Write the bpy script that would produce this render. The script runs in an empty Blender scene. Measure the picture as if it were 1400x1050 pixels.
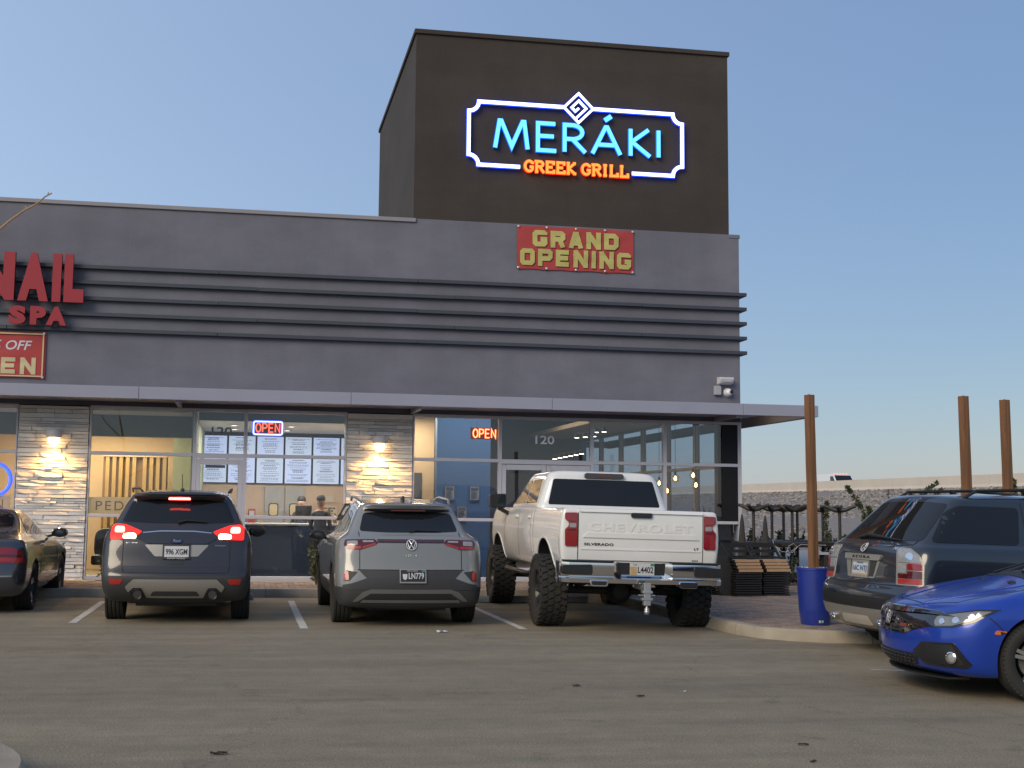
import bpy, bmesh, math, random
from mathutils import Vector, Matrix
from mathutils.bvhtree import BVHTree

scene = bpy.context.scene
COL = scene.collection
rnd = random.Random(7)
PI = math.pi
R = math.radians

# ------------------------------------------------------------------ camera
cam_d = bpy.data.cameras.new("camera")
cam = bpy.data.objects.new("camera", cam_d)
COL.objects.link(cam)
YAW, PITCH, ROLL = 0.1611, 0.0997, 0.0136
def cam_axes():
    f = Vector((math.sin(YAW), math.cos(YAW), 0)); r = Vector((math.cos(YAW), -math.sin(YAW), 0)); u = Vector((0, 0, 1))
    f2 = f * math.cos(PITCH) + u * math.sin(PITCH); u2 = u * math.cos(PITCH) - f * math.sin(PITCH)
    r3 = r * math.cos(ROLL) + u2 * math.sin(ROLL); u3 = u2 * math.cos(ROLL) - r * math.sin(ROLL)
    return r3, u3, f2
_r, _u, _f = cam_axes()
m = Matrix((_r, _u, -_f)).transposed().to_4x4()
m.translation = Vector((0, -22.612, 1.4736))
cam.matrix_world = m
cam_d.sensor_width = 36.0
cam_d.lens = 1689.25 / 1400 * 36
cam_d.shift_x = (700 - 610.67) / 1400
cam_d.clip_start = 0.1
cam_d.clip_end = 3000
scene.camera = cam

# ------------------------------------------------------------------ sky, light, exposure
SUN_EL, SUN_AZ = 29.0, -134.0          # degrees; azimuth measured from +Y towards +X
world = bpy.data.worlds.new("World")
scene.world = world
world.use_nodes = True
nt = world.node_tree
bg = nt.nodes["Background"]
sky = nt.nodes.new("ShaderNodeTexSky")
sky.sky_type = 'NISHITA'
sky.sun_disc = False
sky.sun_elevation = R(6)
sky.sun_rotation = R(100)
sky.altitude = 600
sky.air_density = 1.0
sky.dust_density = 0.6
sky.ozone_density = 1.6
nt.links.new(sky.outputs[0], bg.inputs[0])
bg.inputs[1].default_value = 0.108
# twilight glow: a smooth all-round term that brightens towards the sunset behind and left of the camera
geo = nt.nodes.new("ShaderNodeTexCoord")
dt = nt.nodes.new("ShaderNodeVectorMath"); dt.operation = 'DOT_PRODUCT'; dt.inputs[1].default_value = (-1.0, 0, 0)
nt.links.new(geo.outputs["Generated"], dt.inputs[0])
sc_ = nt.nodes.new("ShaderNodeVectorMath"); sc_.operation = 'SCALE'; sc_.inputs[0].default_value = (0.203, 0.219, 0.221)
nt.links.new(dt.outputs["Value"], sc_.inputs["Scale"])
ad = nt.nodes.new("ShaderNodeVectorMath"); ad.operation = 'ADD'; ad.inputs[1].default_value = (0.226, 0.298, 0.468)
nt.links.new(sc_.outputs[0], ad.inputs[0])
bg2 = nt.nodes.new("ShaderNodeBackground"); nt.links.new(ad.outputs[0], bg2.inputs[0]); bg2.inputs[1].default_value = 1.0
adds = nt.nodes.new("ShaderNodeAddShader"); nt.links.new(bg.outputs[0], adds.inputs[0]); nt.links.new(bg2.outputs[0], adds.inputs[1])
nt.links.new(adds.outputs[0], nt.nodes["World Output"].inputs[0])
sun_d = bpy.data.lights.new("sun", 'SUN')
sun = bpy.data.objects.new("sun", sun_d)
COL.objects.link(sun)
sun_d.energy = 2.6
sun_d.angle = R(34)
sun_d.color = (1.0, 0.84, 0.62)
_e, _a = R(SUN_EL), R(SUN_AZ)
_dir = Vector((math.sin(_a) * math.cos(_e), math.cos(_a) * math.cos(_e), math.sin(_e)))
sun.rotation_euler = (-_dir).to_track_quat('-Z', 'Y').to_euler()
sun.location = (-40, -20, 40)

scene.view_settings.view_transform = 'Standard'
scene.view_settings.look = 'None'
scene.view_settings.gamma = 1
scene.view_settings.use_curve_mapping = False
scene.view_settings.exposure = 0.0
scene.render.engine = 'CYCLES'
scene.cycles.max_bounces = 8
scene.cycles.transparent_max_bounces = 12
scene.cycles.caustics_reflective = False
scene.cycles.caustics_refractive = False
scene.cycles.sample_clamp_indirect = 4.0
try:
    scene.cycles.use_denoising = True
except Exception:
    pass

# ------------------------------------------------------------------ materials
MATS = {}
def mat(name, color, rough=0.6, metal=0.0, var=0.12, scale=6.0, bump=0.0, bscale=60.0, coat=0.0, emit=None, estr=0.0, spec=None, detail=6.0):
    """Principled material with procedural variation of colour and roughness and fine bump."""
    if name in MATS:
        return MATS[name]
    m = bpy.data.materials.new(name)
    m.use_nodes = True
    t = m.node_tree
    b = t.nodes["Principled BSDF"]
    tc = t.nodes.new("ShaderNodeTexCoord")
    n = t.nodes.new("ShaderNodeTexNoise")
    n.inputs["Scale"].default_value = scale
    n.inputs["Detail"].default_value = detail
    t.links.new(tc.outputs["Object"], n.inputs["Vector"])
    mx = t.nodes.new("ShaderNodeMix"); mx.data_type = 'RGBA'
    c = Vector(color[:3])
    mx.inputs[6].default_value = (*(c * (1 - var)), 1)
    mx.inputs[7].default_value = (*[min(1, x) for x in c * (1 + var)], 1)
    t.links.new(n.outputs["Fac"], mx.inputs[0])
    t.links.new(mx.outputs[2], b.inputs["Base Color"])
    b.inputs["Roughness"].default_value = rough
    b.inputs["Metallic"].default_value = metal
    b.inputs["Coat Weight"].default_value = coat
    b.inputs["Coat Roughness"].default_value = 0.04
    if spec is not None:
        b.inputs["Specular IOR Level"].default_value = spec
    if bump > 0:
        n2 = t.nodes.new("ShaderNodeTexNoise")
        n2.inputs["Scale"].default_value = bscale
        n2.inputs["Detail"].default_value = 4
        t.links.new(tc.outputs["Object"], n2.inputs["Vector"])
        bp = t.nodes.new("ShaderNodeBump")
        bp.inputs["Strength"].default_value = bump
        bp.inputs["Distance"].default_value = 0.01
        t.links.new(n2.outputs["Fac"], bp.inputs["Height"])
        t.links.new(bp.outputs[0], b.inputs["Normal"])
    if emit:
        b.inputs["Emission Color"].default_value = (*emit, 1)
        b.inputs["Emission Strength"].default_value = estr
    MATS[name] = m
    return m

def glass_mat(name, tint, ior=1.6, rough=0.0):
    m = bpy.data.materials.new(name); m.use_nodes = True
    t = m.node_tree; t.nodes.clear()
    o = t.nodes.new("ShaderNodeOutputMaterial"); mx = t.nodes.new("ShaderNodeMixShader")
    tr = t.nodes.new("ShaderNodeBsdfTransparent"); gl = t.nodes.new("ShaderNodeBsdfGlossy"); fr = t.nodes.new("ShaderNodeFresnel")
    tr.inputs[0].default_value = (*tint, 1); gl.inputs["Roughness"].default_value = rough
    gb = t.nodes.new("ShaderNodeNewGeometry"); ml = t.nodes.new("ShaderNodeMath"); ml.operation = 'MULTIPLY_ADD'   # same index seen from either face of the pane
    ml.inputs[1].default_value = 1.0 / ior - ior; ml.inputs[2].default_value = ior
    t.links.new(gb.outputs["Backfacing"], ml.inputs[0]); t.links.new(ml.outputs[0], fr.inputs[0])
    tc = t.nodes.new("ShaderNodeTexCoord"); n = t.nodes.new("ShaderNodeTexNoise"); n.inputs["Scale"].default_value = 0.8
    bp = t.nodes.new("ShaderNodeBump"); bp.inputs["Strength"].default_value = 0.03; bp.inputs["Distance"].default_value = 0.02
    t.links.new(tc.outputs["Object"], n.inputs["Vector"]); t.links.new(n.outputs["Fac"], bp.inputs["Height"]); t.links.new(bp.outputs[0], gl.inputs["Normal"])
    t.links.new(fr.outputs[0], mx.inputs[0]); t.links.new(tr.outputs[0], mx.inputs[1]); t.links.new(gl.outputs[0], mx.inputs[2]); t.links.new(mx.outputs[0], o.inputs[0])
    MATS[name] = m
    return m

def glow(name, color, strength):
    """a lit tube, lamp or screen"""
    return mat(name, tuple(min(0.9, 0.02 + 0.3 * c) for c in color), 0.4, emit=color, estr=strength, var=0.05)

# ------------------------------------------------------------------ object helpers
def link(o, parent=None):
    COL.objects.link(o)
    if parent is not None:
        o.parent = parent
    return o
def tag(o, label=None, cat=None, group=None, kind=None):
    if label: o["label"] = label
    if cat: o["category"] = cat
    if group: o["group"] = group
    if kind: o["kind"] = kind
    return o
def thing(name, label, cat, loc=(0, 0, 0), rz=0.0, group=None):
    o = bpy.data.objects.new(name, None)
    o.empty_display_size = 0.2
    COL.objects.link(o)
    o.location = loc; o.rotation_euler = (0, 0, rz)
    return tag(o, label, cat, group)
def dup(root, loc, rz=None, label=None):
    r = root.copy(); COL.objects.link(r); r.location = loc
    if rz is not None: r.rotation_euler = (root.rotation_euler.x, root.rotation_euler.y, rz)
    if label: r["label"] = label
    kids = {}
    for o in list(COL.objects):
        if o.parent is not None: kids.setdefault(o.parent, []).append(o)
    for ch in kids.get(root, []):
        c = ch.copy(); COL.objects.link(c); c.parent = r
        for g in kids.get(ch, []):
            d = g.copy(); COL.objects.link(d); d.parent = c
    return r
def smooth(me, on=True, ang=None):
    for p in me.polygons: p.use_smooth = on
    if ang is not None:
        me.set_sharp_from_angle(angle=R(ang))
class MB:
    """collects simple solids and links them as one mesh object"""
    def __init__(s): s.v = []; s.f = []; s.mi = []
    def add(s, vs, fs, mi=0):
        o = len(s.v); s.v += [tuple(v) for v in vs]
        s.f += [tuple(i + o for i in f) for f in fs]; s.mi += [mi] * len(fs); return s
    def box(s, x0, x1, y0, y1, z0, z1, mi=0, M=None):
        vs = [Vector((x, y, z)) for x in (x0, x1) for y in (y0, y1) for z in (z0, z1)]
        if M is not None: vs = [M @ v for v in vs]
        return s.add(vs, [(0, 1, 3, 2), (4, 6, 7, 5), (0, 4, 5, 1), (2, 3, 7, 6), (0, 2, 6, 4), (1, 5, 7, 3)], mi)
    def bar(s, a, b, w, h=None, mi=0, up=(0, 0, 1)):
        a = Vector(a); b = Vector(b); h = h or w; d = b - a; L = d.length; d.normalize()
        upv = Vector(up)
        if abs(d.dot(upv)) > 0.99: upv = Vector((0, 1, 0))
        sx = d.cross(upv).normalized(); sy = sx.cross(d).normalized()
        vs = []
        for p in (a, b):
            for i, j in ((-1, -1), (1, -1), (1, 1), (-1, 1)): vs.append(p + sx * (i * w / 2) + sy * (j * h / 2))
        return s.add(vs, [(3, 2, 1, 0), (4, 5, 6, 7), (0, 1, 5, 4), (1, 2, 6, 5), (2, 3, 7, 6), (3, 0, 4, 7)], mi)
    def tube(s, pts, r, n=8, mi=0, closed=False, cap=True):
        pts = [Vector(p) for p in pts]; rs = r if isinstance(r, (list, tuple)) else [r] * len(pts)
        N = len(pts); vs = []; prev = None
        for i, p in enumerate(pts):
            if closed: d = pts[(i + 1) % N] - pts[i - 1]
            else: d = pts[min(i + 1, N - 1)] - pts[max(i - 1, 0)]
            d.normalize()
            a = prev if prev is not None else (Vector((0, 0, 1)) if abs(d.z) < 0.9 else Vector((1, 0, 0)))
            sx = d.cross(a).normalized(); sy = sx.cross(d).normalized(); prev = sy
            vs += [p + (sx * math.cos(2 * PI * k / n) + sy * math.sin(2 * PI * k / n)) * rs[i] for k in range(n)]
        fs = []
        for i in range(N if closed else N - 1):
            j = (i + 1) % N
            for k in range(n): fs.append((i * n + k, i * n + (k + 1) % n, j * n + (k + 1) % n, j * n + k))
        if cap and not closed:
            fs.append(tuple(reversed(range(n)))); fs.append(tuple((N - 1) * n + k for k in range(n)))
        return s.add(vs, fs, mi)
    def lathe(s, prof, n=24, axis='z', c=(0, 0, 0), mi=0, closed=False):
        """prof: list of (radius, height)"""
        vs = []
        for (r, h) in prof:
            for k in range(n):
                a = 2 * PI * k / n; x, y = r * math.cos(a), r * math.sin(a)
                v = (x, y, h) if axis == 'z' else ((h, x, y) if axis == 'x' else (y, h, x))
                vs.append((v[0] + c[0], v[1] + c[1], v[2] + c[2]))
        fs = []
        P = len(prof)
        for i in range(P if closed else P - 1):
            j = (i + 1) % P
            for k in range(n): fs.append((i * n + k, i * n + (k + 1) % n, j * n + (k + 1) % n, j * n + k))
        if not closed:
            if prof[0][0] > 1e-4: fs.append(tuple(reversed(range(n))))
            if prof[-1][0] > 1e-4: fs.append(tuple((P - 1) * n + k for k in range(n)))
        return s.add(vs, fs, mi)
    def prism(s, poly, d0, d1, plane='xz', mi=0):
        """poly in plane coordinates extruded from d0 to d1 along the third axis"""
        def P(a, b, d): return {'xz': (a, d, b), 'yz': (d, a, b), 'xy': (a, b, d)}[plane]
        n = len(poly); vs = [P(a, b, d0) for a, b in poly] + [P(a, b, d1) for a, b in poly]
        fs = [tuple(range(n)), tuple(reversed(range(n, 2 * n)))] + [(i, i + n, (i + 1) % n + n, (i + 1) % n) for i in range(n)]
        return s.add(vs, fs, mi)
    def mesh(s, name, mats, bevel=0.0, sm=False, seg=1, ang=30):
        me = bpy.data.meshes.new(name); me.from_pydata([tuple(v) for v in s.v], [], s.f)
        for i, p in enumerate(me.polygons): p.material_index = s.mi[i]
        bm = bmesh.new(); bm.from_mesh(me)
        bmesh.ops.remove_doubles(bm, verts=bm.verts, dist=1e-5)
        bmesh.ops.recalc_face_normals(bm, faces=bm.faces)
        if bevel > 0:
            ed = [e for e in bm.edges if len(e.link_faces) == 2 and e.calc_face_angle(0) > R(ang)]
            bmesh.ops.bevel(bm, geom=ed, offset=bevel, segments=seg, profile=0.5, affect='EDGES', clamp_overlap=True)
        bm.to_mesh(me); bm.free()
        for m_ in (mats if isinstance(mats, (list, tuple)) else [mats]): me.materials.append(m_)
        if sm: smooth(me, True, 35)
        return me
    def build(s, name, mats, parent=None, bevel=0.0, sm=False, seg=1, loc=None, ang=30):
        o = bpy.data.objects.new(name, s.mesh(name, mats, bevel, sm, seg, ang)); link(o, parent)
        if loc: o.location = loc
        return o
def structure(o, label=None):
    o["kind"] = "structure"
    if label: o["label"] = label
    return o

# text: built-in font only. Returns a mesh in the XY plane (z = depth) fitted to w x h, origin at its lower left corner
def text_mesh(s, w, h, depth=0.0, bold=0.0, shear=0.0, space=1.0, res=3, line=1.0, align='LEFT'):
    cu = bpy.data.curves.new("t", 'FONT'); cu.body = s; cu.size = 1; cu.offset = bold; cu.shear = shear
    cu.space_character = space; cu.resolution_u = res; cu.space_line = line; cu.align_x = align
    cu.extrude = 0.0; cu.fill_mode = 'FRONT' if depth == 0 else 'BOTH'
    if depth > 0: cu.extrude = 0.5
    o = bpy.data.objects.new("t", cu); COL.objects.link(o)
    dg = bpy.context.evaluated_depsgraph_get(); dg.update()
    me = bpy.data.meshes.new_from_object(o.evaluated_get(dg))
    bpy.data.objects.remove(o); bpy.data.curves.remove(cu)
    xs = [v.co.x for v in me.vertices]; ys = [v.co.y for v in me.vertices]
    x0, x1, y0, y1 = min(xs), max(xs), min(ys), max(ys)
    for v in me.vertices:
        v.co.x = (v.co.x - x0) / (x1 - x0) * w; v.co.y = (v.co.y - y0) / (y1 - y0) * h
        v.co.z = (v.co.z + 0.5) * depth if depth > 0 else 0
    return me
FRONT = Matrix(((1, 0, 0, 0), (0, 0, -1, 0), (0, 1, 0, 0), (0, 0, 0, 1)))     # text XY -> world XZ, facing -Y
def text(name, s, x, y, z, w, h, m_, parent=None, **k):
    me = text_mesh(s, w, h, **k); me.transform(Matrix.Translation((x, y, z)) @ FRONT); me.name = name
    me.materials.append(m_)
    return link(bpy.data.objects.new(name, me), parent)
# letters drawn with a pen: polylines of given width, mitred into flat prisms
def strokes(mb, polys, w, y0, y1, mi=0, closed=False):
    for pl in polys:
        pts = [Vector(p) for p in pl]; n = len(pts)
        cl = closed or (pts[0] - pts[-1]).length < 1e-6
        if cl and (pts[0] - pts[-1]).length < 1e-6: pts = pts[:-1]; n -= 1
        L = []; Rr = []
        for i, p in enumerate(pts):
            a = pts[(i - 1) % n] if (cl or i > 0) else None; b = pts[(i + 1) % n] if (cl or i < n - 1) else None
            d1 = (p - a).normalized() if a is not None else None; d2 = (b - p).normalized() if b is not None else None
            d1 = d1 or d2; d2 = d2 or d1
            t = (d1 + d2)
            t = t.normalized() if t.length > 1e-4 else d1
            nn = Vector((-t.y, t.x)); k = 1 / max(0.35, abs(nn.dot(Vector((-d1.y, d1.x)))))
            L.append(p + nn * (w / 2 * k)); Rr.append(p - nn * (w / 2 * k))
        for i in range(n if cl else n - 1):
            j = (i + 1) % n
            q = [L[i], Rr[i], Rr[j], L[j]]
            mb.prism([(v.x, v.y) for v in q], y0, y1, 'xz', mi)
    return mb
def arc(cx, cz, rx, rz, a0, a1, n=10):
    return [(cx + rx * math.cos(R(a0 + (a1 - a0) * i / n)), cz + rz * math.sin(R(a0 + (a1 - a0) * i / n))) for i in range(n + 1)]
def round_poly(poly, r, n=3):
    out = []; N = len(poly)
    for i in range(N):
        p = Vector(poly[i]); a = Vector(poly[i - 1]); b = Vector(poly[(i + 1) % N])
        da = (a - p); db = (b - p); k = min(r, da.length * 0.45, db.length * 0.45)
        if k < 1e-5: out.append(tuple(p)); continue
        A = p + da.normalized() * k; B = p + db.normalized() * k
        for j in range(n + 1):
            t = j / n; q = A * (1 - t) ** 2 + p * 2 * t * (1 - t) + B * t * t
            out.append((q.x, q.y))
    return out
# ------------------------------------------------------------------ surface materials
def asphalt_mat():
    m = bpy.data.materials.new("asphalt"); m.use_nodes = True; t = m.node_tree; b = t.nodes["Principled BSDF"]
    tc = t.nodes.new("ShaderNodeTexCoord")
    def noise(sc, det=6, rg=0.6, stretch=None):
        n = t.nodes.new("ShaderNodeTexNoise"); n.inputs["Scale"].default_value = sc; n.inputs["Detail"].default_value = det; n.inputs["Roughness"].default_value = rg
        if stretch:
            mp = t.nodes.new("ShaderNodeMapping"); mp.inputs["Scale"].default_value = stretch; mp.inputs["Rotation"].default_value = (0, 0, 0.25)
            t.links.new(tc.outputs["Object"], mp.inputs["Vector"]); t.links.new(mp.outputs[0], n.inputs["Vector"])
        else: t.links.new(tc.outputs["Object"], n.inputs["Vector"])
        return n
    def ramp(src, p0, p1, c0, c1):
        r = t.nodes.new("ShaderNodeValToRGB"); e = r.color_ramp.elements
        e[0].position = p0; e[1].position = p1; e[0].color = (*c0, 1); e[1].color = (*c1, 1)
        t.links.new(src, r.inputs[0]); return r
    def mul(a, b_, f=1.0, mode='MULTIPLY'):
        x = t.nodes.new("ShaderNodeMix"); x.data_type = 'RGBA'; x.blend_type = mode; x.inputs[0].default_value = f
        t.links.new(a, x.inputs[6]); t.links.new(b_, x.inputs[7]); return x.outputs[2]
    big = ramp(noise(0.22, 5, 0.65, (0.5, 1.4, 1)).outputs["Fac"], 0.3, 0.72, (0.238, 0.206, 0.151), (0.286, 0.247, 0.181))
    band = ramp(noise(0.9, 6, 0.7, (0.35, 2.4, 1)).outputs["Fac"], 0.34, 0.66, (0.86, 0.86, 0.87), (1.07, 1.06, 1.04))
    mid = ramp(noise(3.2, 8, 0.7).outputs["Fac"], 0.33, 0.7, (0.86, 0.86, 0.86), (1.10, 1.09, 1.07))
    fine = ramp(noise(70, 4, 0.75).outputs["Fac"], 0.32, 0.72, (0.42, 0.42, 0.42), (1.62, 1.60, 1.55))
    vo = t.nodes.new("ShaderNodeTexVoronoi"); vo.inputs["Scale"].default_value = 34; t.links.new(tc.outputs["Object"], vo.inputs["Vector"])
    specks = ramp(vo.outputs["Distance"], 0.06, 0.17, (2.9, 2.75, 2.5), (1, 1, 1))
    pat = ramp(noise(0.7, 7, 0.75).outputs["Fac"], 0.46, 0.62, (0, 0, 0), (1, 1, 1))
    c = mul(big.outputs[0], band.outputs[0]); c = mul(c, mid.outputs[0]); c = mul(c, fine.outputs[0], 0.85)
    x = t.nodes.new("ShaderNodeMix"); x.data_type = 'RGBA'; x.blend_type = 'MULTIPLY'
    t.links.new(pat.outputs[0], x.inputs[0]); t.links.new(c, x.inputs[6]); t.links.new(specks.outputs[0], x.inputs[7])
    # oil drips in the stalls and hairline cracks
    oil = ramp(noise(1.6, 3, 0.5).outputs["Fac"], 0.66, 0.74, (1, 1, 1), (0.78, 0.78, 0.79))
    c = mul(x.outputs[2], oil.outputs[0])
    # tyre lanes: soft darker sweeps along the aisle, and drip stains in the stalls
    lane = ramp(noise(1.0, 3, 0.55, (0.10, 1.7, 1)).outputs["Fac"], 0.36, 0.60, (0.89, 0.885, 0.89), (1.05, 1.05, 1.04)); c = mul(c, lane.outputs[0])
    drip = ramp(noise(2.6, 2, 0.4).outputs["Fac"], 0.68, 0.75, (1, 1, 1), (0.80, 0.80, 0.80)); c = mul(c, drip.outputs[0])
    cr = t.nodes.new("ShaderNodeTexVoronoi"); cr.feature = 'DISTANCE_TO_EDGE'; cr.inputs["Scale"].default_value = 0.16
    wn = noise(1.2, 5, 0.7); wm = t.nodes.new("ShaderNodeVectorMath"); wm.operation = 'MULTIPLY_ADD'
    wm.inputs[1].default_value = (1.4, 1.4, 0); t.links.new(wn.outputs["Color"], wm.inputs[0]); t.links.new(tc.outputs["Object"], wm.inputs[2]); t.links.new(wm.outputs[0], cr.inputs["Vector"])
    crack = ramp(cr.outputs["Distance"], 0.0008, 0.003, (0.55, 0.55, 0.55), (1, 1, 1))
    c = mul(c, crack.outputs[0], 0.5)
    t.links.new(c, b.inputs["Base Color"])
    b.inputs["Roughness"].default_value = 0.82
    b.inputs["Specular IOR Level"].default_value = 0.25
    bp = t.nodes.new("ShaderNodeBump"); bp.inputs["Strength"].default_value = 0.5; bp.inputs["Distance"].default_value = 0.006
    t.links.new(fine.outputs[0], bp.inputs["Height"]); t.links.new(bp.outputs[0], b.inputs["Normal"])
    return m
M_ASPH = asphalt_mat()
def stucco(name, col, amt):
    """float-finished stucco: patches, faint vertical weather streaks and sand grain"""
    m = mat(name, col, 0.92, var=0.10, scale=0.9, bump=0.5, bscale=110, detail=10)
    t = m.node_tree; b = t.nodes["Principled BSDF"]; src = b.inputs["Base Color"].links[0].from_socket
    tc = t.nodes.new("ShaderNodeTexCoord")
    for sc, rg, lo in (((2.2, 2.2, .16), (.42, .75), 1 - amt * .45), ((34.0, 34.0, 34.0), (.30, .75), 1 - amt * .8), ((.45, .45, .9), (.40, .62), 1 - amt)):
        mp = t.nodes.new("ShaderNodeMapping"); mp.inputs["Scale"].default_value = sc; n = t.nodes.new("ShaderNodeTexNoise"); n.inputs["Scale"].default_value = 1; n.inputs["Detail"].default_value = 8; n.inputs["Roughness"].default_value = .65
        r = t.nodes.new("ShaderNodeValToRGB"); r.color_ramp.elements[0].position, r.color_ramp.elements[1].position = rg; r.color_ramp.elements[0].color = (lo, lo, lo, 1); r.color_ramp.elements[1].color = (1 + (1 - lo) * .5,) * 3 + (1,)
        x = t.nodes.new("ShaderNodeMix"); x.data_type = 'RGBA'; x.blend_type = 'MULTIPLY'; x.inputs[0].default_value = 1
        t.links.new(tc.outputs["Object"], mp.inputs[0]); t.links.new(mp.outputs[0], n.inputs["Vector"]); t.links.new(n.outputs["Fac"], r.inputs[0]); t.links.new(src, x.inputs[6]); t.links.new(r.outputs[0], x.inputs[7]); src = x.outputs[2]
    t.links.new(src, b.inputs["Base Color"])
    return m
M_STUCCO = stucco("grey_stucco", (0.156, 0.160, 0.200), .13)
M_TOWER = stucco("dark_brown_stucco", (0.052, 0.043, 0.037), .16)
M_FIN = mat("slate_fin_metal", (0.042, 0.048, 0.064), 0.5, var=0.1)
M_CAP = mat("parapet_metal", (0.24, 0.23, 0.25), 0.5, var=0.08)
M_CANOPY = mat("canopy_paint", (0.27, 0.28, 0.36), 0.45, var=0.08, scale=2)
M_BEAM = mat("canopy_beam_brown", (0.16, 0.13, 0.115), 0.6, var=0.1)
M_ALU = mat("anodised_aluminium", (0.50, 0.50, 0.57), 0.42, metal=0.15, var=0.06)
M_STONE = [mat("white_ledgestone_%d" % i, c, 0.85, var=0.20, scale=11, bump=1.0, bscale=22) for i, c in enumerate(((0.78, 0.765, 0.76), (0.86, 0.845, 0.84), (0.64, 0.625, 0.62), (0.80, 0.77, 0.735)))]
M_MORTAR = mat("stone_backing", (0.30, 0.29, 0.28), 0.9)
M_GLASS = glass_mat("storefront_glass", (0.84, 0.88, 0.92), 1.62)
M_CREAM = mat("cream_wall_paint", (0.62, 0.46, 0.29), 0.8, var=0.05)
M_TAN = mat("tan_wall_paint", (0.50, 0.38, 0.29), 0.8, var=0.05)
M_WHITEP = mat("white_ceiling_paint", (0.55, 0.56, 0.6), 0.8, var=0.04)
M_DARKP = mat("dark_grey_paint", (0.075, 0.08, 0.095), 0.8, var=0.08)
M_BLUEP = mat("blue_wall_paint", (0.07, 0.15, 0.30), 0.75, var=0.06)
M_NAVY = mat("navy_counter_front", (0.028, 0.045, 0.085), 0.5, var=0.1)
M_CONC = mat("concrete_kerb", (0.30, 0.262, 0.205), 0.9, var=0.55, scale=2.6, bump=0.6, bscale=60, detail=10)
M_CONC2 = mat("grey_concrete", (0.30, 0.29, 0.27), 0.9, var=0.2, scale=3, bump=0.4, bscale=80)
M_PAVER = [mat("paver_%d" % i, c, 0.85, var=0.2, scale=9, bump=0.4, bscale=70) for i, c in enumerate(((0.235, 0.175, 0.14), (0.28, 0.215, 0.175), (0.19, 0.15, 0.13)))]
M_LINE = mat("worn_white_paint", (0.50, 0.48, 0.45), 0.8, var=0.45, scale=7, detail=10)
M_BLACK = mat("black_plastic", (0.012, 0.012, 0.013), 0.5, var=0.2)
M_GREYP = mat("light_grey_plastic", (0.55, 0.55, 0.57), 0.5, var=0.08)
M_WOODF = mat("interior_floor_tile", (0.22, 0.19, 0.16), 0.5, var=0.2, scale=2)

# ------------------------------------------------------------------ ground
g = MB(); g.add([(-500, -300, 0), (700, -300, 0), (700, 900, 0), (-500, 900, 0)], [(0, 1, 2, 3)])
structure(g.build("parking_lot", M_ASPH), "worn grey-brown asphalt parking lot")

ZS = 0.13
KERB = [(-30, -2.35), (5.2, -2.35), (5.72, -2.42), (5.86, -2.8), (5.88, -7.6), (5.91, -8.25), (6.02, -8.7), (6.25, -9.0), (6.6, -9.22), (7.1, -9.32), (8.5, -9.36), (22, -9.36)]
base = MB()
base.add([(x, y, 0.045) for x, y in KERB] + [(22, 22, 0.045), (-30, 22, 0.045)], [tuple(range(len(KERB) + 2))])
structure(base.build("pavement_bed", M_MORTAR), "sand bed under the paved walk")
kb = MB()
sidewalk = structure(kb.box(-30, -29.9, 0.2, 0.3, 0.05, ZS).build("sidewalk", M_CONC2), "paved walk along the shopfront and patio")
# kerb, cast in lengths with open joints
def kerb_run(path, w=0.15, h=ZS + 0.004, step=1.6, parent=None, m_=M_CONC):
    pts = [Vector((x, y)) for x, y in path]; segs = []; cur = [pts[0]]; acc = 0
    for a, b in zip(pts, pts[1:]):
        d = (b - a).length; n = max(1, int(d / 0.25)) if d < 12 else int(d / 0.8)
        for i in range(1, n + 1):
            p = a.lerp(b, i / n); acc += (p - cur[-1]).length; cur.append(p)
            if acc > step: segs.append(cur); cur = [p]; acc = 0
    if len(cur) > 1: segs.append(cur)
    for s in segs:
        if s[-1].x < -10 or s[0].x > 13: continue
        k = MB(); N = len(s); vs = []
        for i, p in enumerate(s):
            t = (s[min(i + 1, N - 1)] - s[max(i - 1, 0)]).normalized(); nn = Vector((-t.y, t.x))
            q = p + (t * 0.006 if i == 0 else (-t * 0.006 if i == N - 1 else Vector((0, 0))))
            hh = h + rnd.uniform(-.003, .003)
            prof = [(-0.012, 0), (0.0, hh * .8), (0.02, hh), (w, hh), (w, 0)]
            vs += [(q.x + nn.x * a, q.y + nn.y * a, z) for a, z in prof]
        fs = []
        for i in range(N - 1):
            for j in range(4): fs.append((i * 5 + j, i * 5 + j + 1, (i + 1) * 5 + j + 1, (i + 1) * 5 + j))
        fs += [tuple(range(5)), tuple(reversed(range((N - 1) * 5, N * 5)))]
        k.add(vs, fs); k.build("kerb_segment", m_, parent, sm=True)
kerb_run(KERB, parent=sidewalk)

def in_walk(x, y):
    if y > -2.15: return True
    if x < 6.1: return False
    if y > -8.2: return True
    if x < 7.1: return y > -8.2 - (x - 6.1) * 0.95
    return y > -9.16
pv = MB()
x = -10.0
def paver(cx, cy, lx, ly):
    z = 0.122 + rnd.uniform(-.003, .003); b = 0.004; g_ = 0.004
    x0, x1, y0, y1 = cx - lx / 2 + g_, cx + lx / 2 - g_, cy - ly / 2 + g_, cy + ly / 2 - g_
    tz = [z + rnd.uniform(-.0015, .0015) for _ in range(4)]
    vs = [(x0, y0, .05), (x1, y0, .05), (x1, y1, .05), (x0, y1, .05), (x0 + b, y0 + b, tz[0]), (x1 - b, y0 + b, tz[1]), (x1 - b, y1 - b, tz[2]), (x0 + b, y1 - b, tz[3])]
    pv.add(vs, [(4, 5, 6, 7), (0, 1, 5, 4), (1, 2, 6, 5), (2, 3, 7, 6), (3, 0, 4, 7)], rnd.choice((0, 0, 1, 2)))
iy = 0
y = -9.1
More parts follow.
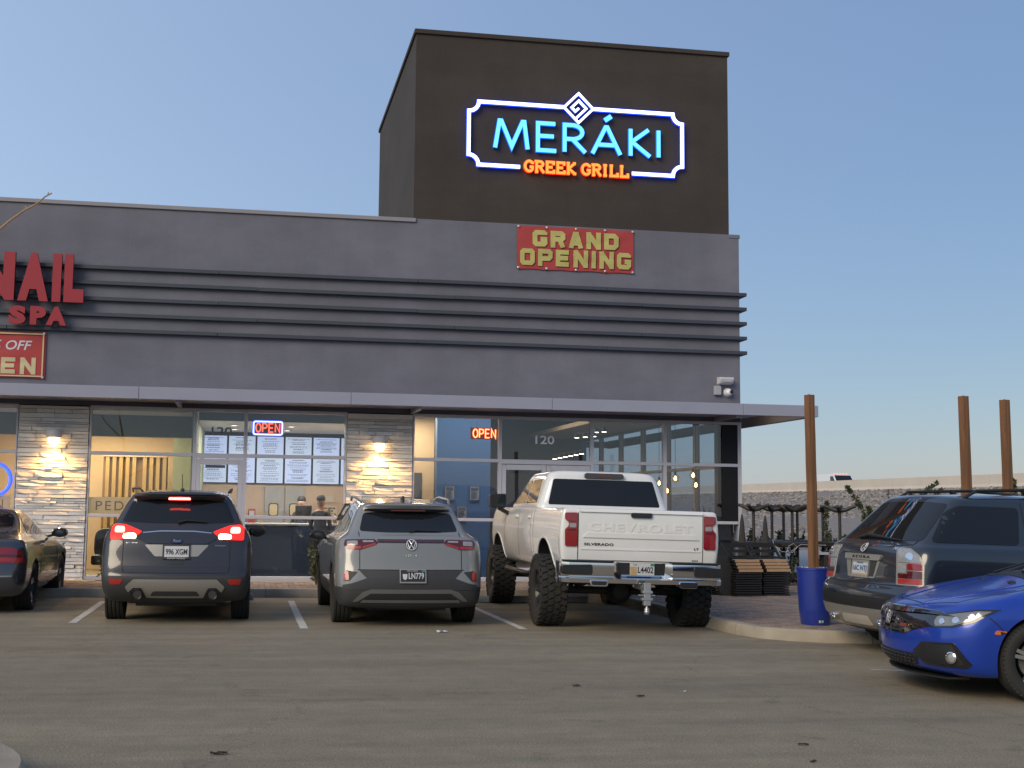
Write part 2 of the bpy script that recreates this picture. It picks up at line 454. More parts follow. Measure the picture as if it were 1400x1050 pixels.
while y < 3.0:
    off = 0.1 if iy % 2 else 0
    x = -9.9 + off
    while x < 14:
        if (y < -0.05 or x > 9.55) and in_walk(x, y): paver(x, y, 0.2, 0.1)
        x += 0.2
    y += 0.1; iy += 1
tag(pv.build("pavers", M_PAVER, sidewalk), "brown rectangular pavers laid in running bond", kind="stuff")

# painted stall lines: thin sheets, worn
for (xa, ya, xb, yb, w) in ((-2.03, -3.2, -2.03, -6.7, .1), (0.775, -3.1, 0.765, -7.45, .1), (3.42, -3.2, 3.44, -7.6, .1), (5.9, -11.54, 7.1, -11.8, .045)):
    d = (Vector((xb, yb)) - Vector((xa, ya))).normalized(); nn = Vector((-d.y, d.x)) * w / 2
    k = MB(); L = 14
    vs = []
    for i in range(L + 1):
        p = Vector((xa, ya)).lerp(Vector((xb, yb)), i / L); j1, j2 = rnd.uniform(.86, 1.06), rnd.uniform(.86, 1.06)
        vs += [(p.x + nn.x * j1, p.y + nn.y * j1, .004), (p.x - nn.x * j2, p.y - nn.y * j2, .004)]
    k.add(vs, [(2 * i, 2 * i + 1, 2 * i + 3, 2 * i + 2) for i in range(L)])
    structure(k.build("parking_line", M_LINE), "worn white painted stall line")

# wheel stops
def wheel_stop(x, y, label, rz=0):
    t = MB(); prof = [(-.075, 0), (-.065, .06), (-.045, .1), (.045, .1), (.065, .06), (.075, 0)]
    t.prism(prof, -.9, .9, 'yz'); o = t.build("wheel_stop", M_CONC2, bevel=.012)
    o.location = (x, y, 0); o.rotation_euler.z = rz
    tag(o, label, "wheel stop", "concrete wheel stops at the head of the stalls")
wheel_stop(-0.7, -2.85, "concrete wheel stop in front of the dark grey SUV with lit brake lights")
wheel_stop(2.1, -2.85, "concrete wheel stop in front of the light grey electric SUV")
wheel_stop(4.55, -3.3, "concrete wheel stop in front of the white pickup truck")

# island nose at the lower left
isl = MB()
ring = arc(-2.3, -16.05, 1.25, 1.3, -60, 95, 22)
outer = [(a, b) for a, b in ring] + [(-6, -14.75), (-6, -17.2)]
isl.add([(a, b, .003) for a, b in outer], [tuple(range(len(outer)))])
isl_o = structure(isl.build("parking_island", mat("island_soil", (0.20, 0.16, 0.12), 0.95, var=0.4, scale=12, bump=.8, bscale=40)), "earth filled parking island with rounded concrete kerb")
kerb_run(ring + [(-6, -14.75)], w=0.16, h=0.15, step=1.3, parent=isl_o)
gr = MB()
for i in range(70):
    a = rnd.uniform(-1.0, 1.5); r_ = rnd.uniform(.1, 1.05); s = rnd.uniform(.012, .04)
    px, py = -2.3 + r_ * math.cos(a), -16.05 + r_ * math.sin(a)
    gr.lathe([(0, s * .6), (s * .8, s * .3), (s, 0), (s * .6, -s * .3)], 6, c=(px, py, .02))
tag(gr.build("gravel", mat("tan_gravel", (.33, .25, .17), .9, var=.3), isl_o), "loose tan gravel on the island", kind="stuff")

# litter on the asphalt
def litter(nm, x, y, s, rz, m_, label, cat):
    k = MB(); n = 5; vs = []
    for i in range(n):
        for j in range(n):
            vs.append(((i / (n - 1) - .5) * s * 2.2, (j / (n - 1) - .5) * s * .8, .006 + abs(rnd.gauss(0, .18 * s))))
    k.add(vs, [(i * n + j, (i + 1) * n + j, (i + 1) * n + j + 1, i * n + j + 1) for i in range(n - 1) for j in range(n - 1)])
    o = k.build(nm, m_, sm=True); o.location = (x, y, 0); o.rotation_euler.z = rz
    md = o.modifiers.new("s", 'SOLIDIFY'); md.thickness = .002
    tag(o, label, cat)
M_PAPER = mat("crumpled_paper", (.6, .6, .6), .8)
M_LEAFD = mat("dead_leaf", (.03, .022, .015), .9)
litter("paper_scrap", 2.37, -7.95, .06, .3, M_PAPER, "white paper scrap on the asphalt behind the light grey SUV", "litter")
litter("paper_scrap", 3.61, -12.76, .02, .9, M_PAPER, "tiny pale scrap lying alone in the middle of the open asphalt", "litter")
litter("dry_leaf", -0.1, -15.0, .045, .1, M_LEAFD, "dark dry leaf on the asphalt right of the kerb island", "leaf")
litter("dry_leaf", 2.79, -12.41, .03, 0, M_LEAFD, "small dark leaf on the asphalt well behind the pickup", "leaf")
litter("dry_leaf", 3.15, -13.0, .03, .2, M_LEAFD, "dark leaf on the asphalt just nearer than the one behind the pickup", "leaf")
litter("dry_leaf", 3.56, -15.04, .03, -.2, M_LEAFD, "dark leaf on the nearest asphalt, lower right foreground", "leaf")
litter("dry_leaf", 3.38, -15.55, .022, .5, M_LEAFD, "dark speck of leaf at the bottom edge of the asphalt foreground", "leaf")

# ------------------------------------------------------------------ freeway embankment on the east side
M_RIPRAP = mat("riprap_ground", (0.20, 0.175, 0.155), 0.95, var=0.4, scale=4.0, bump=1.0, bscale=9, detail=12)
em = MB(); N = 60; K = 10; vs = []
for i in range(N + 1):
    y = -40 + 260 * i / N
    for k in range(K + 1):
        t_ = k / K; xx = 22 + 25.2 * t_ + (0 if k in (0, K) else rnd.uniform(-.5, .5))
        zz = 0.01 + 3.25 * (t_ ** 0.9) + (0 if k in (0, K) else rnd.uniform(-.06, .06)) - (.02 if k == 0 else 0)
        vs.append((xx, y, zz))
em.add(vs, [(i * (K + 1) + k, i * (K + 1) + k + 1, (i + 1) * (K + 1) + k + 1, (i + 1) * (K + 1) + k) for i in range(N) for k in range(K)])
structure(em.build("embankment", M_RIPRAP, sm=True), "stony freeway embankment beyond the patio")
rw = MB(); rw.box(47.2, 75, -40, 220, 2.6, 3.2); structure(rw.build("freeway", M_CONC2), "raised freeway deck behind the barrier")
# loose riprap stones over the slope, one mass
st = MB(); proto = []
for k in range(5):
    bm = bmesh.new(); bmesh.ops.create_icosphere(bm, subdivisions=1, radius=1)
    for v in bm.verts: v.co *= rnd.uniform(.7, 1.25)
    proto.append(([v.co.copy() for v in bm.verts], [tuple(v.index for v in f.verts) for f in bm.faces])); bm.free()
for i in range(15000):
    t_ = rnd.random() ** .8; y = -8 + 115 * rnd.random() ** 1.1; xx = 22.3 + 24.8 * t_; zz = .01 + 3.25 * t_ ** .9
    s = rnd.uniform(.05, .13); vs, fs = proto[i % 5]
    M_ = Matrix.Translation((xx, y, zz)) @ Matrix.Rotation(rnd.uniform(0, 6), 4, 'Z') @ Matrix.Diagonal((s * 1.3, s, s * .75, 1))
    st.add([M_ @ v for v in vs], fs, rnd.choice((0, 0, 1, 1, 2)))
tag(st.build("riprap_stones", [mat("riprap_a", (.21, .185, .165), .95, var=.2, bump=.5, bscale=12), mat("riprap_b", (.29, .26, .23), .95, var=.2, bump=.5, bscale=12), mat("riprap_c", (.12, .105, .095), .95, var=.2)]), "mass of grey riprap stones covering the freeway slope", "stones", kind="stuff")
# concrete barrier in cast lengths
bar = thing("concrete_barrier", "long pale concrete barrier wall along the top of the stony embankment", "barrier", (47.2, 40, 3.2))
for i in range(36):
    y0 = -80 + i * 6.0
    k = MB(); k.prism([(-.3, -.3), (-.3, .08), (-.16, .25), (-.1, .86), (.1, .86), (.16, .25), (.3, .08), (.3, -.3)], y0 + .015, y0 + 5.985, 'xz')
    k.build("barrier_segment", mat("pale_barrier_concrete", (.50, .44, .37), .9, var=.12, scale=.8), bar)

# ------------------------------------------------------------------ the building
B = thing("restaurant_building", "grey stucco commercial building with dark brown tower and horizontal fins", "building", (0, 0, 0))
XR = 9.44
b = MB(); b.box(-30, XR, 0, .35, 3.19, 6.80); b.build("facade_wall", M_STUCCO, B)
b = MB(); b.box(-30, 3.045, -.035, .4, 6.80, 6.875); b.build("parapet_cap", M_CAP, B, bevel=.006)
b = MB(); b.box(9.235, XR + .02, -.012, .4, 6.80, 6.875); b.build("parapet_cap", M_STUCCO, B, bevel=.006)
b = MB(); b.box(3.045, 9.235, 0.0, .35, 6.80, 6.872); b.build("facade_wall", M_STUCCO, B)
b = MB(); b.box(XR - .35, XR, .35, 16, 3.45, 6.8); b.box(-30, XR, 16, 16.3, 0, 6.8); b.box(-30, XR - .35, .35, 16, 6.2, 6.3); b.build("side_wall", M_STUCCO, B)
b = MB(); b.box(3.0, 9.24, .004, 6.4, 6.872, 10.47); b.build("tower_wall", M_TOWER, B)
b = MB(); b.box(2.965, 9.275, -.035, 6.44, 10.47, 10.56); b.build("tower_cap", M_TOWER, B, bevel=.008)
fin_me = None
for i in range(5):
    zt = 5.71 - .285 * i
    cuts = [-30, -12, -7.9 + .7 * (i % 2), -4.2 + .7 * (i % 2), -.55 + .7 * (i % 2), 3.1 + .7 * (i % 2), 6.75 + .7 * (i % 2), 9.56]
    for xa, xb in zip(cuts, cuts[1:]):
        dz_ = rnd.uniform(-.003, .003)
        k = MB(); k.box(xa + .003, xb - .003, -.09 - rnd.uniform(0, .004), -.001, zt - .068 + dz_, zt + dz_)
        if xb > 9: k.box(XR + .001, 9.557, -.001, 12, zt - .068 + dz_, zt + dz_)
        k.build("horizontal_fin", M_FIN, B, bevel=.006)
# stucco control joints: shallow reveals standing as dark narrow strips set in the face
for xx in (-5.8, -2.15, 1.5, 5.2):
    k = MB(); k.box(xx, xx + .012, -.002, 0.0, 5.8, 6.79); k.build("control_joint", mat("joint_grey", (.16, .155, .17), .9), B)
# canopy
cuts = [-30, -9, -5.4, -1.8, 1.8, 5.4, 9.0, 10.46]
for xa, xb in zip(cuts, cuts[1:]):
    k = MB(); k.box(xa + .003, xb - (.003 if xb < 10 else 0), -1.2 - rnd.uniform(0, .003), -1.1, 3.235 + rnd.uniform(-.002, .002), 3.445 + rnd.uniform(-.002, .002)); k.build("canopy_fascia", M_CANOPY, B, bevel=.005)
k = MB(); k.box(-30, XR + .1, -1.1, -.001, 3.275, 3.40); k.build("canopy_soffit", M_CANOPY, B)
k = MB(); k.box(10.36, 10.46, -1.1, 12, 3.235, 3.445); k.build("canopy_end_beam", M_BEAM, B, bevel=.005)
for xx in (-6.0, -1.2, 3.0, 8.9):
    k = MB(); k.box(xx, xx + .07, -1.1, -.001, 3.19, 3.273); k.build("canopy_bracket", M_CANOPY, B)
for yy in (11.9,):
    k = MB(); k.box(XR, 10.36, yy, yy + .1, 3.25, 3.43); k.build("canopy_rafter", M_BEAM, B)

# ledgestone piers: every stone is a piece
stone_meshes = []
for i in range(8):
    bm = bmesh.new(); bmesh.ops.create_cube(bm, size=1)
    bmesh.ops.subdivide_edges(bm, edges=[e for e in bm.edges if abs((e.verts[0].co - e.verts[1].co).x) > .5], cuts=2)
    for v in bm.verts:
        if v.co.y < 0: v.co.y += rnd.uniform(-.13, .13); v.co.z *= rnd.uniform(.93, 1.0)
        v.co.x += rnd.uniform(-.008, .008)
    me = bpy.data.meshes.new("stone"); bm.to_mesh(me); bm.free(); me.materials.append(M_STONE[i % 4]); stone_meshes.append(me)
def stone_pier(x0, x1, z0, z1):
    k = MB(); k.box(x0 + .01, x1 - .01, .02, .3, z0, z1 - .002); p = k.build("stone_pier", M_MORTAR, B)
    z = z0
    while z < z1 - .03:
        h = min(rnd.choice((.04, .05, .055, .065, .075, .085)), z1 - z)
        if z1 - z - h < .035: h = z1 - z
        x = x0
        while x < x1 - .01:
            w = rnd.choice((.22, .3, .38, .48, .6, .75))
            if x1 - x - w < .1: w = x1 - x
            o = bpy.data.objects.new("stone", rnd.choice(stone_meshes)); link(o, p)
            d = .09 + rnd.uniform(-.012, .020)
            o.location = (x + w / 2, .03 - d / 2 + .02, z + h / 2); o.scale = (w - .006, d, h - .006)
            x += w
        z += h
stone_pier(-3.93, -2.735, .13, 3.17)
stone_pier(1.84, 3.045, .13, 3.17)

# storefront windows and doors
FB = 2.355; LB = 1.256; HD = 3.155; SILL = .2
def frame_bar(mb, x0, x1, z0, z1): mb.box(x0, x1, -.03, .085, z0, z1)
def pane(par, x0, x1, z0, z1, y=.02):
    k = MB(); k.box(x0, x1, y, y + .008, z0, z1); return k.build("pane", M_GLASS, par)
def window(x0, x1, low=True, parent=None):
    f = MB(); w = .03
    frame_bar(f, x0, x0 + w, .13, 3.19); frame_bar(f, x1 - w, x1, .13, 3.19)
    frame_bar(f, x0 + w, x1 - w, .13, SILL); frame_bar(f, x0 + w, x1 - w, HD - .02, 3.19)
    frame_bar(f, x0 + w, x1 - w, FB - .03, FB + .03)
    if low: frame_bar(f, x0 + w, x1 - w, LB - .028, LB + .028)
    o = f.build("window", M_ALU, B, bevel=.004)
    zs = [SILL] + ([LB] if low else []) + [FB, HD - .02]
    for a, b_ in zip(zs, zs[1:]):
        pane(o, x0 + w - .004, x1 - w + .004, a - .005 + (.028 if a in (LB, FB) else 0), b_ + .005 - (.028 if b_ in (LB, FB) else 0))
    return o
M_PULL = mat("brushed_steel", (.5, .5, .52), .3, metal=.9)
def door(x0, x1, hinge_left=True, transom=True):
    f = MB(); w = .085
    f.box(x0 + .005, x0 + w, -.02, .03, .16, 2.29); f.box(x1 - w, x1 - .005, -.02, .03, .16, 2.29)
    f.box(x0 + w, x1 - w, -.02, .03, .16, .38); f.box(x0 + w, x1 - w, -.02, .03, 2.19, 2.29)
    o = f.build("door", M_ALU, B, bevel=.004); pane(o, x0 + w - .004, x1 - w + .004, .375, 2.195, 0.0)
    hx = x1 - .12 if hinge_left else x0 + .12
    h = MB(); h.tube([(hx, -.02, .85), (hx, -.075, .9), (hx, -.075, 1.35), (hx, -.02, 1.4)], .012, 8); h.build("handle", M_PULL, o, sm=True)
    k = MB(); k.box((x0 + x1) / 2 - .25, (x0 + x1) / 2 + .1, .031, .06, 2.13, 2.18); k.build("door_closer", M_BLACK, o)
    return o
def door_frame(x0, x1, name="door_frame"):
    f = MB(); w = .03
    frame_bar(f, x0, x0 + w, .13, 3.19); frame_bar(f, x1 - w, x1, .13, 3.19)
    frame_bar(f, x0 + w, x1 - w, HD - .02, 3.19); frame_bar(f, x0 + w, x1 - w, 2.30, FB + .03); frame_bar(f, x0 + w, x1 - w, .13, .15)
    o = f.build(name, M_ALU, B, bevel=.004); pane(o, x0 + w - .004, x1 - w + .004, FB + .025, HD - .015); return o
window(-8.6, -6.25); window(-6.25, -3.94)
window(-2.725, -.89); df1 = door_frame(-.89, .01); door(-.86, -.02); window(.01, 1.83)
window(3.055, 4.70); df2 = door_frame(4.70, 6.47); door(4.73, 5.585); door(5.585, 6.44, False); window(6.47, 7.91); window(7.91, 9.40)
k = MB(); k.box(9.40, XR - .002, -.04, .3, .13, 3.19); k.build("corner_post", M_ALU, B, bevel=.004)
k = MB(); k.box(-30, -8.6, .0, .3, 0, 3.19); k.build("facade_wall", M_STUCCO, B)
M_NUM = mat("white_vinyl", (.85, .86, .90), .6, var=.04); M_NUMG = mat("grey_vinyl", (.16, .16, .17), .6, var=.04)
text("door_number", "120", -.60, .012, 2.71, .36, .155, M_NUMG, df1, bold=.012)
text("door_number", "120", 5.38, .012, 2.685, .365, .16, M_NUM, df2, bold=.015)
for za, zb in ((LB + .03, FB - .032), (FB + .032, HD - .022)):
    k = MB(); k.box(9.06, 9.368, -.012, .012, za, zb); k.build("black_panel", mat("black_spandrel", (.012, .012, .015), .6, spec=.2), B)
# east side glazing
for j in range(6):
    y0 = .3 + j * 1.75; y1 = y0 + 1.75
    f = MB(); X0, X1 = XR - .16, XR - .05
    f.box(X0, X1, y0, y0 + .09, .13, 3.45); f.box(X0, X1, y0 + .09, y1, .13, .22); f.box(X0, X1, y0 + .09, y1, 3.36, 3.45); f.box(X0, X1, y0 + .09, y1, FB - .03, FB + .03)
    o = f.build("side_window", mat("bronze_frame", (.33, .27, .21), .5, var=.08), B)
    for a, b_ in ((.2, FB - .02), (FB + .02, 3.38)):
        q = MB(); q.box(XR - .1, XR - .092, y0 + .08, y1 + .01, a, b_); q.build("pane", M_GLASS, o)
k = MB(); k.box(XR - .35, XR - .01, 10.9, 16, 0, 3.45); k.build("side_wall", M_STUCCO, B)

# ------------------------------------------------------------------ interiors (structure of the rooms)
k = MB(); k.box(-12, XR - .2, .1, 15.9, .02, .06); structure(k.build("interior_floor", M_WOODF))
def room(name, m_, *boxes):
    k = MB()
    for bx in boxes: k.box(*bx)
    return structure(k.build(name, m_))
room("interior_ceiling_salon", M_WHITEP, (-12, -.95, .1, 5.2, 3.12, 3.18))
room("interior_wall_salon", M_CREAM, (-12, -.95, 5.0, 5.1, .06, 3.12), (-12.1, -12, .1, 5.2, .06, 3.12), (-5.6, -5.5, 2.2, 5, .06, 3.12))
room("interior_bulkhead_salon", mat("olive_bulkhead", (.16, .17, .13), .8), (-12, -.95, 1.2, 1.4, 2.72, 3.12))
room("interior_partition", mat("sage_partition", (.30, .33, .24), .8), (-.95, -.86, .12, 9, .06, 3.4), (-1.46, -.95, 3.6, 3.7, .06, 3.12))
room("interior_ceiling_restaurant", M_WHITEP, (-.86, 2.4, .95, 4.6, 3.04, 3.10))
room("interior_soffit_restaurant", M_DARKP, (-.86, 2.4, .1, .95, 3.27, 3.33), (-.86, 2.4, .9, .95, 3.04, 3.27))
room("interior_wall_kitchen", M_TAN, (-.86, 2.4, 4.5, 4.6, .06, 1.93))
room("interior_wall_menu", M_DARKP, (-.86, 2.4, 4.5, 4.6, 1.93, 3.04))
room("interior_pillar", M_CREAM, (2.4, 3.1, .35, 4.6, .06, 3.4))
room("interior_wall_blue", M_BLUEP, (3.82, 4.92, 2.0, 2.25, .06, 3.9))
room("interior_wall_niche", M_CREAM, (3.1, 3.98, 3.4, 3.5, .06, 3.4))
room("interior_wall_dining", mat("slate_dining_wall", (.12, .125, .15), .8), (3.1, 9.1, 10.5, 10.6, .06, 3.9), (3.05, 3.1, 4.6, 10.5, .06, 3.9))
room("interior_ceiling_dining", mat("charcoal_ceiling", (.10, .115, .15), .8), (2.4, 9.1, .4, 10.6, 3.9, 4.0))
room("interior_soffit_dining", mat("oak_soffit", (.36, .26, .17), .7), (7.6, 9.2, 2.5, 10.4, 3.4, 3.5))
room("interior_panel_black", M_BLACK, (9.02, 9.26, .12, .3, .1, 3.4))
room("interior_header", M_DARKP, (-12, 9.1, .36, .5, 3.2, 3.95))

# gold curtain strips in the salon
cur = thing("gold_panel_screen", "screen of vertical gold strips against the cream salon wall", "screen", (-2.25, 4.0, .06))
M_GOLD = mat("gold_strip", (.62, .42, .18), .35, metal=.5, var=.12, scale=3)
for i in range(9):
    k = MB(); xx = -2.85 + i * .135 + (.08 if i > 4 else 0); k.box(xx + 2.25, xx + 2.25 + .075, -.03, .03, 0.4, 2.38); k.build("strip", M_GOLD, cur)
k = MB(); k.box(-.66, .66, -.05, .05, 2.38, 2.46); k.box(-.66, .66, -.05, .05, .34, .4); k.build("rail", M_TAN, cur)
k = MB(); k.box(-.66, .66, .07, .1, .3, 2.46); k.build("backing", mat("brown_backing", (.26, .15, .07), .7), cur)
ch = thing("salon_chair", "dark rounded pedicure chair behind the salon window", "chair", (-2.35, .9, .06))
k = MB(); k.prism(round_poly([(-.35, .35), (.35, .35), (.35, .95), (-.35, .95)], .22, 5), .25, .42, 'xz'); k.build("backrest", M_BLACK, ch, bevel=.03, seg=2)
k = MB(); k.box(-.33, .33, -.35, .25, .3, .48); k.build("seat", M_BLACK, ch, bevel=.04, seg=2)
k = MB(); k.lathe([(.28, 0), (.28, .05), (.06, .08), (.06, .3)], 16); k.build("pedestal", M_BLACK, ch)

# frosted lettering bands on the salon windows
M_FROST = mat("frosted_band", (.70, .62, .50), .7, var=.03)
def _tl(m_):
    t = m_.node_tree; b = t.nodes["Principled BSDF"]; o = t.nodes["Material Output"]; mx = t.nodes.new("ShaderNodeMixShader"); tr = t.nodes.new("ShaderNodeBsdfTranslucent"); tr.inputs[0].default_value = (.8, .72, .6, 1); mx.inputs[0].default_value = .75
    t.links.new(b.outputs[0], mx.inputs[1]); t.links.new(tr.outputs[0], mx.inputs[2]); t.links.new(mx.outputs[0], o.inputs[0])
_tl(M_FROST)
M_TANL = mat("brown_vinyl_letters", (.22, .16, .11), .6)
fr = MB(); fr.box(-2.69, -.93, .03, .034, 1.29, 1.58); fo = tag(fr.build("window_band", M_FROST), "frosted band lettered in brown across the salon window behind the dark SUV", "window sign")
text("lettering", "PEDICURE", -2.57, .028, 1.345, 1.35, .165, M_TANL, fo, space=1.25)
fr = MB(); fr.box(-6.1, -4.02, .03, .034, 1.29, 1.58); fo = tag(fr.build("window_band", M_FROST), "frosted band on the salon window left of the first stone pier", "window sign")
text("lettering", "N", -4.28, .028, 1.345, .14, .165, M_TANL, fo, space=1.25)
# ------------------------------------------------------------------ signs on the facade
G_WHITE = glow("lit_white_neon", (.86, .92, 1.0), 2.6)
G_BLUE = glow("lit_blue_neon", (.015, .06, 1.0), 2.2)
G_CYAN = glow("lit_cyan_letter", (.13, .62, 1.0), 1.6)
G_CYANB = glow("lit_cyan_return", (.0, .16, 1.0), 1.3)
G_ORANGE = glow("lit_orange_letter", (1.0, .27, .035), 1.7)
G_REDN = glow("lit_red_return", (1.0, .03, .0), 1.6)
G_RED = glow("lit_red_neon", (1.0, .05, .02), 3.0)
G_YEL = glow("lit_yellow_neon", (1.0, .62, .12), 2.6)
G_WARM = glow("lit_warm_bulb", (1.0, .62, .26), 14.0)
M_SIGNB = mat("sign_return_black", (.02, .02, .025), .5)

S = thing("tower_sign", "large lit blue letter sign in a white neon frame on the dark tower", "sign", (6.13, 0, 8.55))
S_T = Matrix.Translation((-6.13, 0, -8.55))
def sign_build(mb, name, m_, par=S):
    me = mb.mesh(name, m_); me.transform(S_T); o = bpy.data.objects.new(name, me); return link(o, par)
x0, x1, z0, z1, n_ = 4.02, 8.26, 7.96, 9.19, .19
dx, dz = 6.17, 9.19
def notch(cx, cz, a0, a1): return arc(cx, cz, n_, n_, a0, a1, 7)
left = [(5.02, z0)] + [(x0 + n_, z0)] + notch(x0, z0, 0, 90)[1:] + notch(x0, z1, -90, 0) + [(dx - .29, z1)]
right = [(7.24, z0)] + [(x1 - n_, z0)] + notch(x1, z0, 180, 90)[1:] + notch(x1, z1, 270, 180) + [(dx + .29, z1)]
# short returns where the notches meet the straight runs
q = .707
def dia(a, b_): return (dx + (a - b_) * q, dz + (a + b_) * q)
s_ = .205
sp = [dia(-s_, -s_), dia(s_, -s_), dia(s_, s_), dia(-s_, s_), dia(-s_, -s_)]
spi = [dia(-s_, -.11), dia(.105, -.11), dia(.105, .10), dia(-.095, .10), dia(-.095, -.005), dia(.0, -.005)]
for pl, nm in ((left, "frame_tube"), (right, "frame_tube"), (sp, "key_emblem"), (spi, "key_emblem")):
    w = .064 if nm == "frame_tube" else .042
    k = MB(); strokes(k, [pl], w, -.095, -.083); o = sign_build(k, nm, G_WHITE)
    k = MB(); strokes(k, [pl], w + (.022 if nm == 'frame_tube' else .010), -.083, -.05); h = MB(); sign_build(k, "tube_return", G_BLUE, o)
    k = MB()
    for p in pl[::4]: k.box(p[0] - .01, p[0] + .01, -.05, .003, p[1] - .01, p[1] + .01)
    sign_build(k, "standoff", M_SIGNB, o)
def letter(poly, xa, xb, za, zb, w, name, mf, mbk, yb=(-.09, -.078, -.045), grow=.018):
    P = [[(xa + a * (xb - xa), za + b_ * (zb - za)) for a, b_ in pl] for pl in poly]
    k = MB(); strokes(k, P, w, yb[0], yb[1]); o = sign_build(k, name, mf)
    k = MB(); strokes(k, P, w + grow, yb[1], yb[2]); sign_build(k, "letter_return", mbk, o)
    k = MB(); p = P[0][0]; k.box(p[0] - .015, p[0] + .015, yb[2], .003, p[1] - .015, p[1] + .015); sign_build(k, "standoff", M_SIGNB, o)
    return o
bowl = [(.12, 1), (.45, 1)] + arc(.45, .74, .42, .26, 80, -80, 8) + [(.45, .48), (.12, .48)]
GL = {
 'M': [[(.05, 0), (.17, 1), (.22, 1), (.52, .08), (.82, 1), (.87, 1), (.97, 0)]],
 'E': [[(.95, 1), (.1, 1), (.1, 0), (1, 0)], [(.1, .53), (.88, .53)]],
 'R': [[(.12, 0)] + bowl, [(.45, .48), (1.0, 0)]],
 'A': [[(.02, 0), (.47, 1), (.53, 1), (.98, 0)], [(.2, .34), (.8, .34)]],
 'K': [[(.1, 0), (.1, 1)], [(.9, 1), (.16, .52), (.97, 0)]],
 'I': [[(.5, 0), (.5, 1)]],
}
for ch_, xa, xb in (('M', 4.50, 5.19), ('E', 5.33, 5.73), ('R', 5.84, 6.31), ('A', 6.44, 7.02), ('K', 7.17, 7.62), ('I', 7.70, 7.86)):
    letter(GL[ch_], xa, xb, 8.315, 8.845, .072, "letter", G_CYAN, G_CYANB)
letter([[(.1, 0), (.9, 1)]], 6.68, 6.84, 8.98, 9.07, .085, "accent", G_CYAN, G_CYANB)
# slab serif small letters
def slab(ch_):
    sf = lambda x, z, d=.16: [(x - d, z), (x + d, z)]
    if ch_ == 'G': return [arc(.52, .5, .42, .5, 40, 320, 14) + [(.86, .42)], sf(.78, .43, .2), [(.86, .95), (.86, .72)]]
    if ch_ == 'R': return [[(.2, 0), (.2, 1), (.55, 1)] + arc(.55, .75, .3, .25, 80, -80, 6) + [(.2, .5)], [(.5, .5), (.88, 0)], sf(.2, 0), sf(.15, 1), [(.8, 0), (1.0, 0)]]
    if ch_ == 'E': return [[(.2, 0), (.2, 1)], [(.05, 1), (.86, 1), (.86, .74)], [(.05, 0), (.9, 0), (.9, .26)], [(.2, .5), (.62, .5)], [(.62, .38), (.62, .62)]]
    if ch_ == 'K': return [[(.2, 0), (.2, 1)], sf(.2, 0), sf(.2, 1), [(.85, 1), (.25, .48), (.88, 0)], sf(.84, 1, .14), sf(.88, 0, .14)]
    if ch_ == 'I': return [[(.5, 0), (.5, 1)], sf(.5, 0, .3), sf(.5, 1, .3)]
    if ch_ == 'L': return [[(.25, 1), (.25, 0)], sf(.25, 1), [(.05, 0), (.9, 0), (.9, .32)]]
xs = 5.10
for ch_ in "GREEK GRILL":
    if ch_ == ' ': xs += .09; continue
    w = .19 if ch_ != 'I' else .12
    letter(slab(ch_), xs, xs + w, 7.885, 8.085, .044, "letter", G_ORANGE, G_REDN, (-.105, -.093, -.06), .016)
    xs += w + .017

# banners: printed cloth with a slight sag, tied at the grommets
def banner(name, label, x0, x1, z0, z1, m_, seed):
    t = thing(name, label, "banner", ((x0 + x1) / 2, -.02, z0))
    k = MB(); nx, nz = 40, 16; rr = random.Random(seed); ph = [rr.uniform(0, 6) for _ in range(6)]; vs = []
    W_, H_ = x1 - x0, z1 - z0
    for i in range(nx + 1):
        for j in range(nz + 1):
            u, v = i / nx, j / nz
            d = .012 * math.sin(u * 9 + v * 3 + ph[0]) + .008 * math.sin(u * 23 - v * 7 + ph[1]) + .010 * math.sin((u + v) * 12 + ph[2])
            e = min(u, 1 - u, v * .6 + .02, 1.02 - v) * 6; d *= min(1, e)
            vs.append(((u - .5) * W_, -abs(d) - .004, v * H_ - (.012 * math.sin(u * PI * 4) ** 2 * (1 if v > .5 else -1) * abs(v - .5) * 2)))
    k.add(vs, [(i * (nz + 1) + j, (i + 1) * (nz + 1) + j, (i + 1) * (nz + 1) + j + 1, i * (nz + 1) + j + 1) for i in range(nx) for j in range(nz)])
    o = k.build("cloth", m_, t, sm=True)
    bv = BVHTree.FromPolygons([Vector(v) for v in vs], [tuple(p.vertices) for p in o.data.polygons])
    for u in (0.01, .25, .5, .75, .99):
        for v in (.03, .97):
            q_ = MB(); q_.lathe([(.012, 0), (.022, .004), (.022, .008), (.012, .008)], 10, 'y', ((u - .5) * W_, -.03, v * H_)); q_.build("grommet", mat("steel_grommet", (.6, .6, .6), .4, metal=.7), t)
    return t, bv
def print_on(t, bv, s, x, z, w, h, m_, d=.004, **kw):
    """flat lettering that follows the cloth; x,z relative to the banner's base"""
    me = block_mesh(s, w, h, kw["block"]) if "block" in kw else text_mesh(s, w, h, **kw)
    bm = bmesh.new(); bm.from_mesh(me)
    for ax in ((1, 0, 0), (0, 1, 0)):
        n = int((w if ax[0] else h) / .05)
        for i in range(1, n):
            bmesh.ops.bisect_plane(bm, geom=bm.verts[:] + bm.edges[:] + bm.faces[:], plane_co=Vector(ax) * i * .05, plane_no=ax)
    for v in bm.verts:
        p = Vector((x + v.co.x, -1, z + v.co.y)); hit = bv.ray_cast(p, Vector((0, 1, 0)))[0]
        v.co = Vector((p.x, (hit.y if hit else -.01) - d - v.co.z, p.z))
    bm.to_mesh(me); bm.free(); me.materials.append(m_); me.name = "lettering"
    return link(bpy.data.objects.new("lettering", me), t)
M_REDB = mat("red_banner_cloth", (.36, .042, .042), .7, var=.1)
